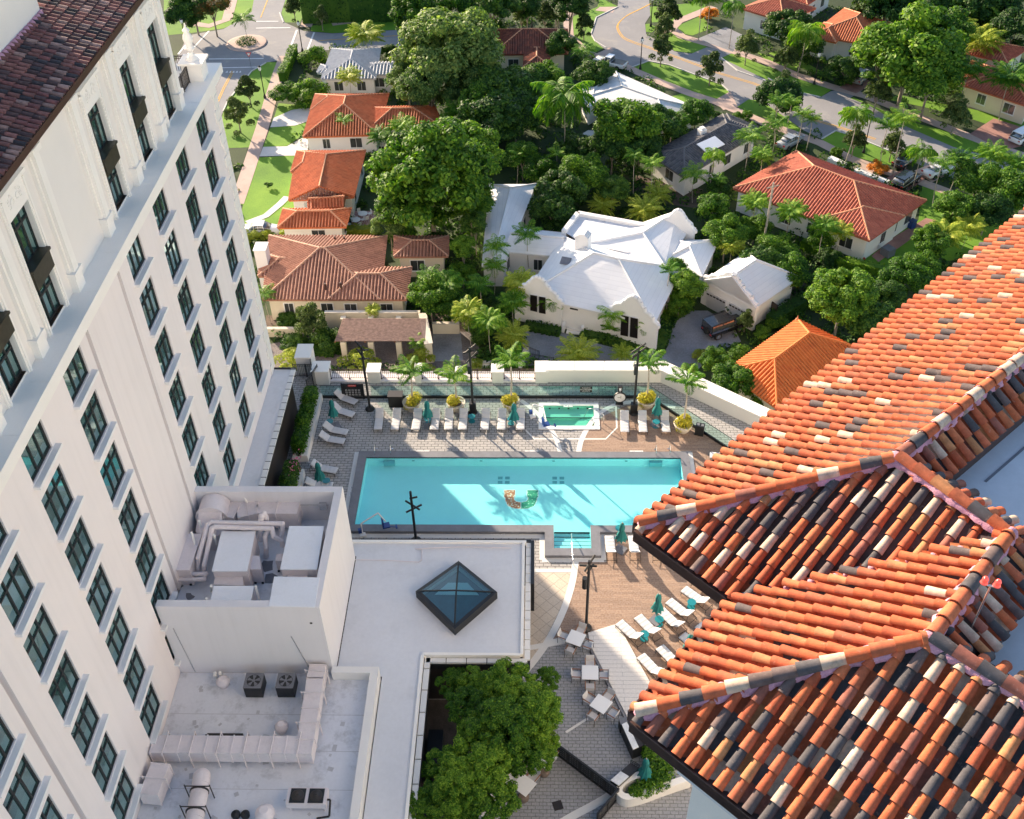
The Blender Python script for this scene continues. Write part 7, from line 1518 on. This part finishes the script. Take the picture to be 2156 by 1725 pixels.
# palms: centre of fronds px, radius px, trunk height, kind
for a in ((1188,205,62,9.5,'royal','tall royal palm with thick pale trunk in the dark garden'),(1698,65,38,7,'queen','drooping queen palm by the orange roofed house'),(1545,12,24,7,'queen','palm left of the dark pink roofed house'),(1478,-5,20,7,'queen','slender palm at the top edge, left of the clump'),(1495,-2,28,6,'areca','clumping pale stemmed palms on white gravel'),
 (1805,240,34,7.5,'queen','yellow bearded queen palm on the sidewalk lawn'),(1870,265,30,6,'young','palm left of the leaning palm by the road'),(1905,250,32,8,'coco','long leaning palm by the road'),(1940,320,34,5.5,'queen','tufted palm over the white planter'),(1985,345,28,6,'coco','slender bent palm on the right sidewalk'),
 (1172,325,22,4.5,'young','small palm with upright spear in the dark garden'),(1090,325,22,4.5,'young','small palm beside the mango tree'),(1336,328,22,6,'coco','left one of two curved palms by the grey roofed house'),(1373,345,24,6,'coco','right one of two curved palms by the grey roofed house'),(1462,368,30,4,'coco','ivy stemmed palm before the grey roofed house'),(1505,325,24,6.5,'queen','tall palm at the front corner of the grey roof'),(1513,380,18,3.5,'young','yellowish young palm beside the grey roofed house'),
 (1580,290,34,5,'coco','palm clump first tree right of the grey roof'),(1640,215,24,6,'coco','palm clump upper tree by the sidewalk'),(1668,215,20,6,'coco','palm clump upper right tree by the sidewalk'),(1690,240,22,6,'coco','bent palm in the sidewalk clump'),(1710,250,20,5,'coco','rightmost bent palm of the sidewalk clump'),(1635,265,28,5,'coco','full palm in the middle of the sidewalk clump'),(1605,330,24,5,'areca','palm near the left corner of the red tiled house'),
 (1295,405,32,2.0,'phoenix','dark date palm behind the Bermuda house, left'),(1357,445,36,2.2,'phoenix','big bright date palm behind the Bermuda house'),(1268,435,30,2.0,'phoenix','date palm partly hidden by the white parapet'),(1385,412,30,2.2,'phoenix','date palm at the right behind the Bermuda house'),(1217,748,44,1.2,'phoenix','large golden date palm on the gravel court behind the deck wall'),(1310,748,24,1.4,'phoenix','small date palm behind the deck wall near the lamp pole'),(1080,710,34,2.2,'phoenix','date palm in the garden left of the gravel court'),
 (940,600,34,4.5,'areca','palm clump by the brown house corner, left'),(905,585,28,4,'coco','palm over the brown house right corner'),(1010,600,30,4.5,'coco','palm at the left garden of the Bermuda house'),(985,660,34,4.5,'arecay','sunny clumping palm behind the pool lamp pole, left'),(1030,680,34,4.5,'areca','sunny clumping palm behind the pool lamp pole, right'),(950,720,0,0,'areca',''),(1045,520,28,5,'coco','palm in front of the guest wing roof, left'),(1110,495,30,5.5,'coco','palm in front of the guest wing roof, right'),(1040,560,26,4,'coco','lower palm in front of the guest wing'),(1095,600,34,4,'arecay','palm pair left of the scalloped gable, upper'),(1080,640,30,3.5,'areca','palm pair left of the scalloped gable, lower'),(1158,635,28,3,'coco','palm in front of the left gable windows'),(1290,662,32,3.4,'coco','palm beside the round window'),(1290,690,24,1.6,'young','low palm under the round window'),(1355,680,26,2.8,'coco','palm in front of the right gable windows'),(1411,568,22,6,'young','tall slim palm at the right wall of the Bermuda house'),
 (725,255,20,4.5,'young','small palm in front of the orange roof'),(735,165,26,4,'arecay','multi coloured palm clump before the silver roof'),(770,80,38,3.5,'arecay','orange tinted palm clump across the side street'),(785,655,16,2.5,'arecay','golden potted palm rising through the pergola'),(555,620,26,4,'coco','palm fronds at the left corner of the brown roof'),(800,290,26,4,'areca','palm clump right of the white walled orange house, left'),(850,270,30,4.5,'areca','palm clump right of the white walled orange house, right'),(965,240,32,4.5,'areca','palm clump under the banyan, left'),(1000,290,26,4,'areca','palm clump at the back of the mango tree'),(880,720,22,2.2,'coco','small palm at the right pergola post'),(835,175,24,3,'areca','palm right of the silver roofed house'),
 (1228,110,26,4.5,'coco','bright palm by the road corner near the mossy roof'),(1160,150,20,3,'coco','palm at the front wall of the mossy roofed house'),(1665,450,32,5,'areca','palm crown over the red tiled house wall'),(1735,480,30,4.5,'areca','palm in front of the red tiled house centre'),(1770,490,26,3.5,'arecay','golden palm in front of the red tiled house'),(1590,430,30,5,'areca','palm at the left corner of the red tiled house'),(1540,520,26,3.5,'arecay','yellowing palm below the lush trees'),
 (2040,150,34,7,'areca','pale stemmed palm group before the right red brown roof, left'),(2125,170,46,6,'areca','pale stemmed palm group before the right red brown roof, right'),(2060,90,44,5,'arecay','golden palm thicket, upper right, first'),(2010,60,36,5,'arecay','golden palm thicket, upper right, second'),(2110,50,40,5,'areca','green palm thicket at the top right'),(2020,340,30,5,'areca','palm in the right edge thicket, upper'),(2090,330,34,5,'areca','palm in the right edge thicket by the road'),(2145,350,30,5,'areca','palm at the right edge over the road'),(1990,500,38,3,'arecay','golden fan palm thicket beside the tile roof'),(2040,480,30,3,'arecay','golden palm thicket above the tile roof edge'),(512,42,24,4,'coco','palm pair on the roundabout island'),(1880,610,22,3,'coco','weeping palm below the bright hedge'),(1245,5,0,0,'coco','')):
    if a[2]: palm(*a)
for x,y0,y1 in ((1170,-30,62),(1176,-30,62),(1210,-30,75)):
    p=g(x if x<1200 else x-12,y1,GZ); q=p+Vector((.0 if x<1200 else 1.2,0,11)); b=MB(); b.tube([p,p.lerp(q,.5)+Vector((.1,0,0)),q],[.17,.14,.11],7); t_=thing('palm_tree',{1170:'left bare pale palm trunk rising behind the mossy roof',1176:'right bare pale palm trunk rising behind the mossy roof',1210:'leaning bare palm trunk right of the mossy roof'}[x],'palm',p); b.build('trunk',M['palmtrunk'],t_); mobj('fronds',PC['coco'][0],t_,q-p,1,(2.4,2.4,2.4))
for q,l in (((1622,430),'tall bare wooden utility pole before the red tiled house'),):
    p=g(1604,535,GZ); b=MB(); b.cyl(p,p+Vector((0,0,9.5)),.15,.11,8); t_=thing('utility_pole',l,'pole',p); b.build('pole',M['palmtrunk'],t_); b=MB(); b.obox((p.x,p.y,GZ+9),1.6,.1,.1,.4); b.build('crossarm',M['trunk'],t_)
# potted palms on the deck
for (bx,by,cx,cy,l) in ((868,861,867,784,'first potted palm from the left behind the loungers'),(961.6,862,955,792,'second potted palm from the left'),(1076,859,1076,762,'third potted palm, left of the hot tub'),(1360,856,1366,764,'fourth potted palm, beside the clock and lamp pole'),(1437,907,1447,800,'rightmost potted palm by the bent glass fence')):
    p=g(bx,by,0); r=.62; t_=thing('planter_bowl',l.replace('potted palm','stone planter bowl'),'planter',p,'stone planter bowls on the pool deck'); b=MB(); b.lathe([(.38,0),(.55,.25),(.66,.6),(.70,.72),(.62,.72),(.58,.62)],p.x,p.y,0,20); b.build('bowl',M['terracotta_pot'],t_)
    b=MB(); b.lathe([(.6,.6),(.01,.66)],p.x,p.y,0,14); b.build('soil',M['soil'],t_)
    t2=thing('trailing_flowers',l.replace('potted palm','mound of golden yellow flowers under the potted palm'),'flowers',(p.x,p.y,.65),'yellow flower mounds in the planter bowls'); b=MB(); [leafball(b,(p.x+random.uniform(-.35,.35),p.y+random.uniform(-.3,.3),.85+random.uniform(-.1,.22)),random.uniform(.28,.5),260,.075,.8) for _ in range(6)]; leafball(b,(p.x-.25,p.y-.3,.5),.35,200,.05,.9); b.build('petals',M['leafgold'],t2)
    hz=3.7; zs=np.linspace(2.4,4.6,45); best=min(zs,key=lambda z:(g(cx,cy,float(z))-Vector((p.x,p.y,float(z)))).length); hz=float(best); q=g(cx,cy,hz); t3=thing('potted_palm',l,'palm',(p.x,p.y,.6),'potted palms on the pool deck'); b=MB(); tp=Vector((p.x+(q.x-p.x)*.7,p.y+(q.y-p.y)*.3,hz)); a=Vector((p.x,p.y,.6)); b.tube([a,a.lerp(tp,.5)+Vector((.06,0,0)),tp-Vector((0,0,.4))],[.075,.06,.055],8); b.build('trunk',M['palmtrunk'],t3)
    b=MB(); b.cyl(tp-Vector((0,0,.42)),tp+Vector((0,0,.05)),.07,.05,8); b.build('crownshaft',M['leaf'],t3)
    mobj('fronds',random.choice(PC['young']),t3,tp-Vector((p.x,p.y,.6)),random.uniform(0,6),(1.55,1.55,1.5))
# courtyard tree
t_=thing('courtyard_tree','leafy green tree with tiny yellow blossoms filling the shaded courtyard','tree',g(1040,1600,0)); bp=g(1040,1600,0)
for cx,cy,r,z in ((1075,1450,56,4.6),(1115,1500,60,4.8),(1050,1530,60,5.4),(1010,1600,62,5.0),(1090,1580,52,4.4),(975,1660,58,4.8),(1020,1690,60,4.4),(1140,1480,36,4.2),(950,1700,40,4.4),(1000,1440,36,4.2),(1130,1560,40,4.0),(915,1680,34,4.0),(1040,1460,44,4.4),(900,1620,20,3.6),(1010,1540,48,4.6),(1130,1590,36,4.0),(940,1610,40,4.0),(890,1700,34,4.0),(1150,1430,26,4.0),(955,1440,34,3.6),(985,1490,44,4.6)):
    p=g(cx,cy,z); rm=r*mpp(p); b_=mobj('crown',random.choice(CR['court']),t_,p-bp,random.uniform(0,6),(rm*1.3,rm*1.3,rm*1.0)); b=MB(); b.tube([bp+Vector((0,0,1.2)),bp.lerp(p,.5)+Vector((0,0,.8)),p],[.14,.09,.04],6); b.build('limb',M['trunk'],t_)
b=MB(); b.cyl(bp,bp+Vector((0,0,1.5)),.24,.17,9); b.build('trunk',M['trunk'],t_)

# low undergrowth filling the gardens between houses, lawns and roads
def inside(p,poly):
    x,y=p; r=False; j=len(poly)-1
    for i in range(len(poly)):
        if (poly[i][1]>y)!=(poly[j][1]>y) and x<(poly[j][0]-poly[i][0])*(y-poly[i][1])/(poly[j][1]-poly[i][1]+1e-9)+poly[i][0]: r=not r
        j=i
    return r
BB=[(min(q[0] for q in P),max(q[0] for q in P),min(q[1] for q in P),max(q[1] for q in P),P) for P in AVOID]
C=[];Nn=[];S=[]; ur=np.random.default_rng(3); k=0
while k<3400:
    px_,py_=ur.uniform(420,2156),ur.uniform(-20,790); p=g(px_,py_,GZ)
    if p.y>235: continue
    k+=1; rad=ur.uniform(.5,1.3); hgt=ur.uniform(.3,1.5)
    if any(x0-.8<p.x<x1+.8 and y0-.8<p.y<y1+.8 and (inside((p.x,p.y),P) or any((p.x-q[0])**2+(p.y-q[1])**2<.8 for q in P)) for x0,x1,y0,y1,P in BB): continue
    n=46; d=ur.normal(size=(n,3)); d/=np.linalg.norm(d,axis=1,keepdims=True); d[:,2]=abs(d[:,2]); C.append(np.array([p.x,p.y,GZ])+d*np.array([rad,rad,hgt])*ur.uniform(.75,1.05,(n,1))); Nn.append(d+ur.normal(size=(n,3))*.5); S.append(ur.uniform(.12,.26,n))
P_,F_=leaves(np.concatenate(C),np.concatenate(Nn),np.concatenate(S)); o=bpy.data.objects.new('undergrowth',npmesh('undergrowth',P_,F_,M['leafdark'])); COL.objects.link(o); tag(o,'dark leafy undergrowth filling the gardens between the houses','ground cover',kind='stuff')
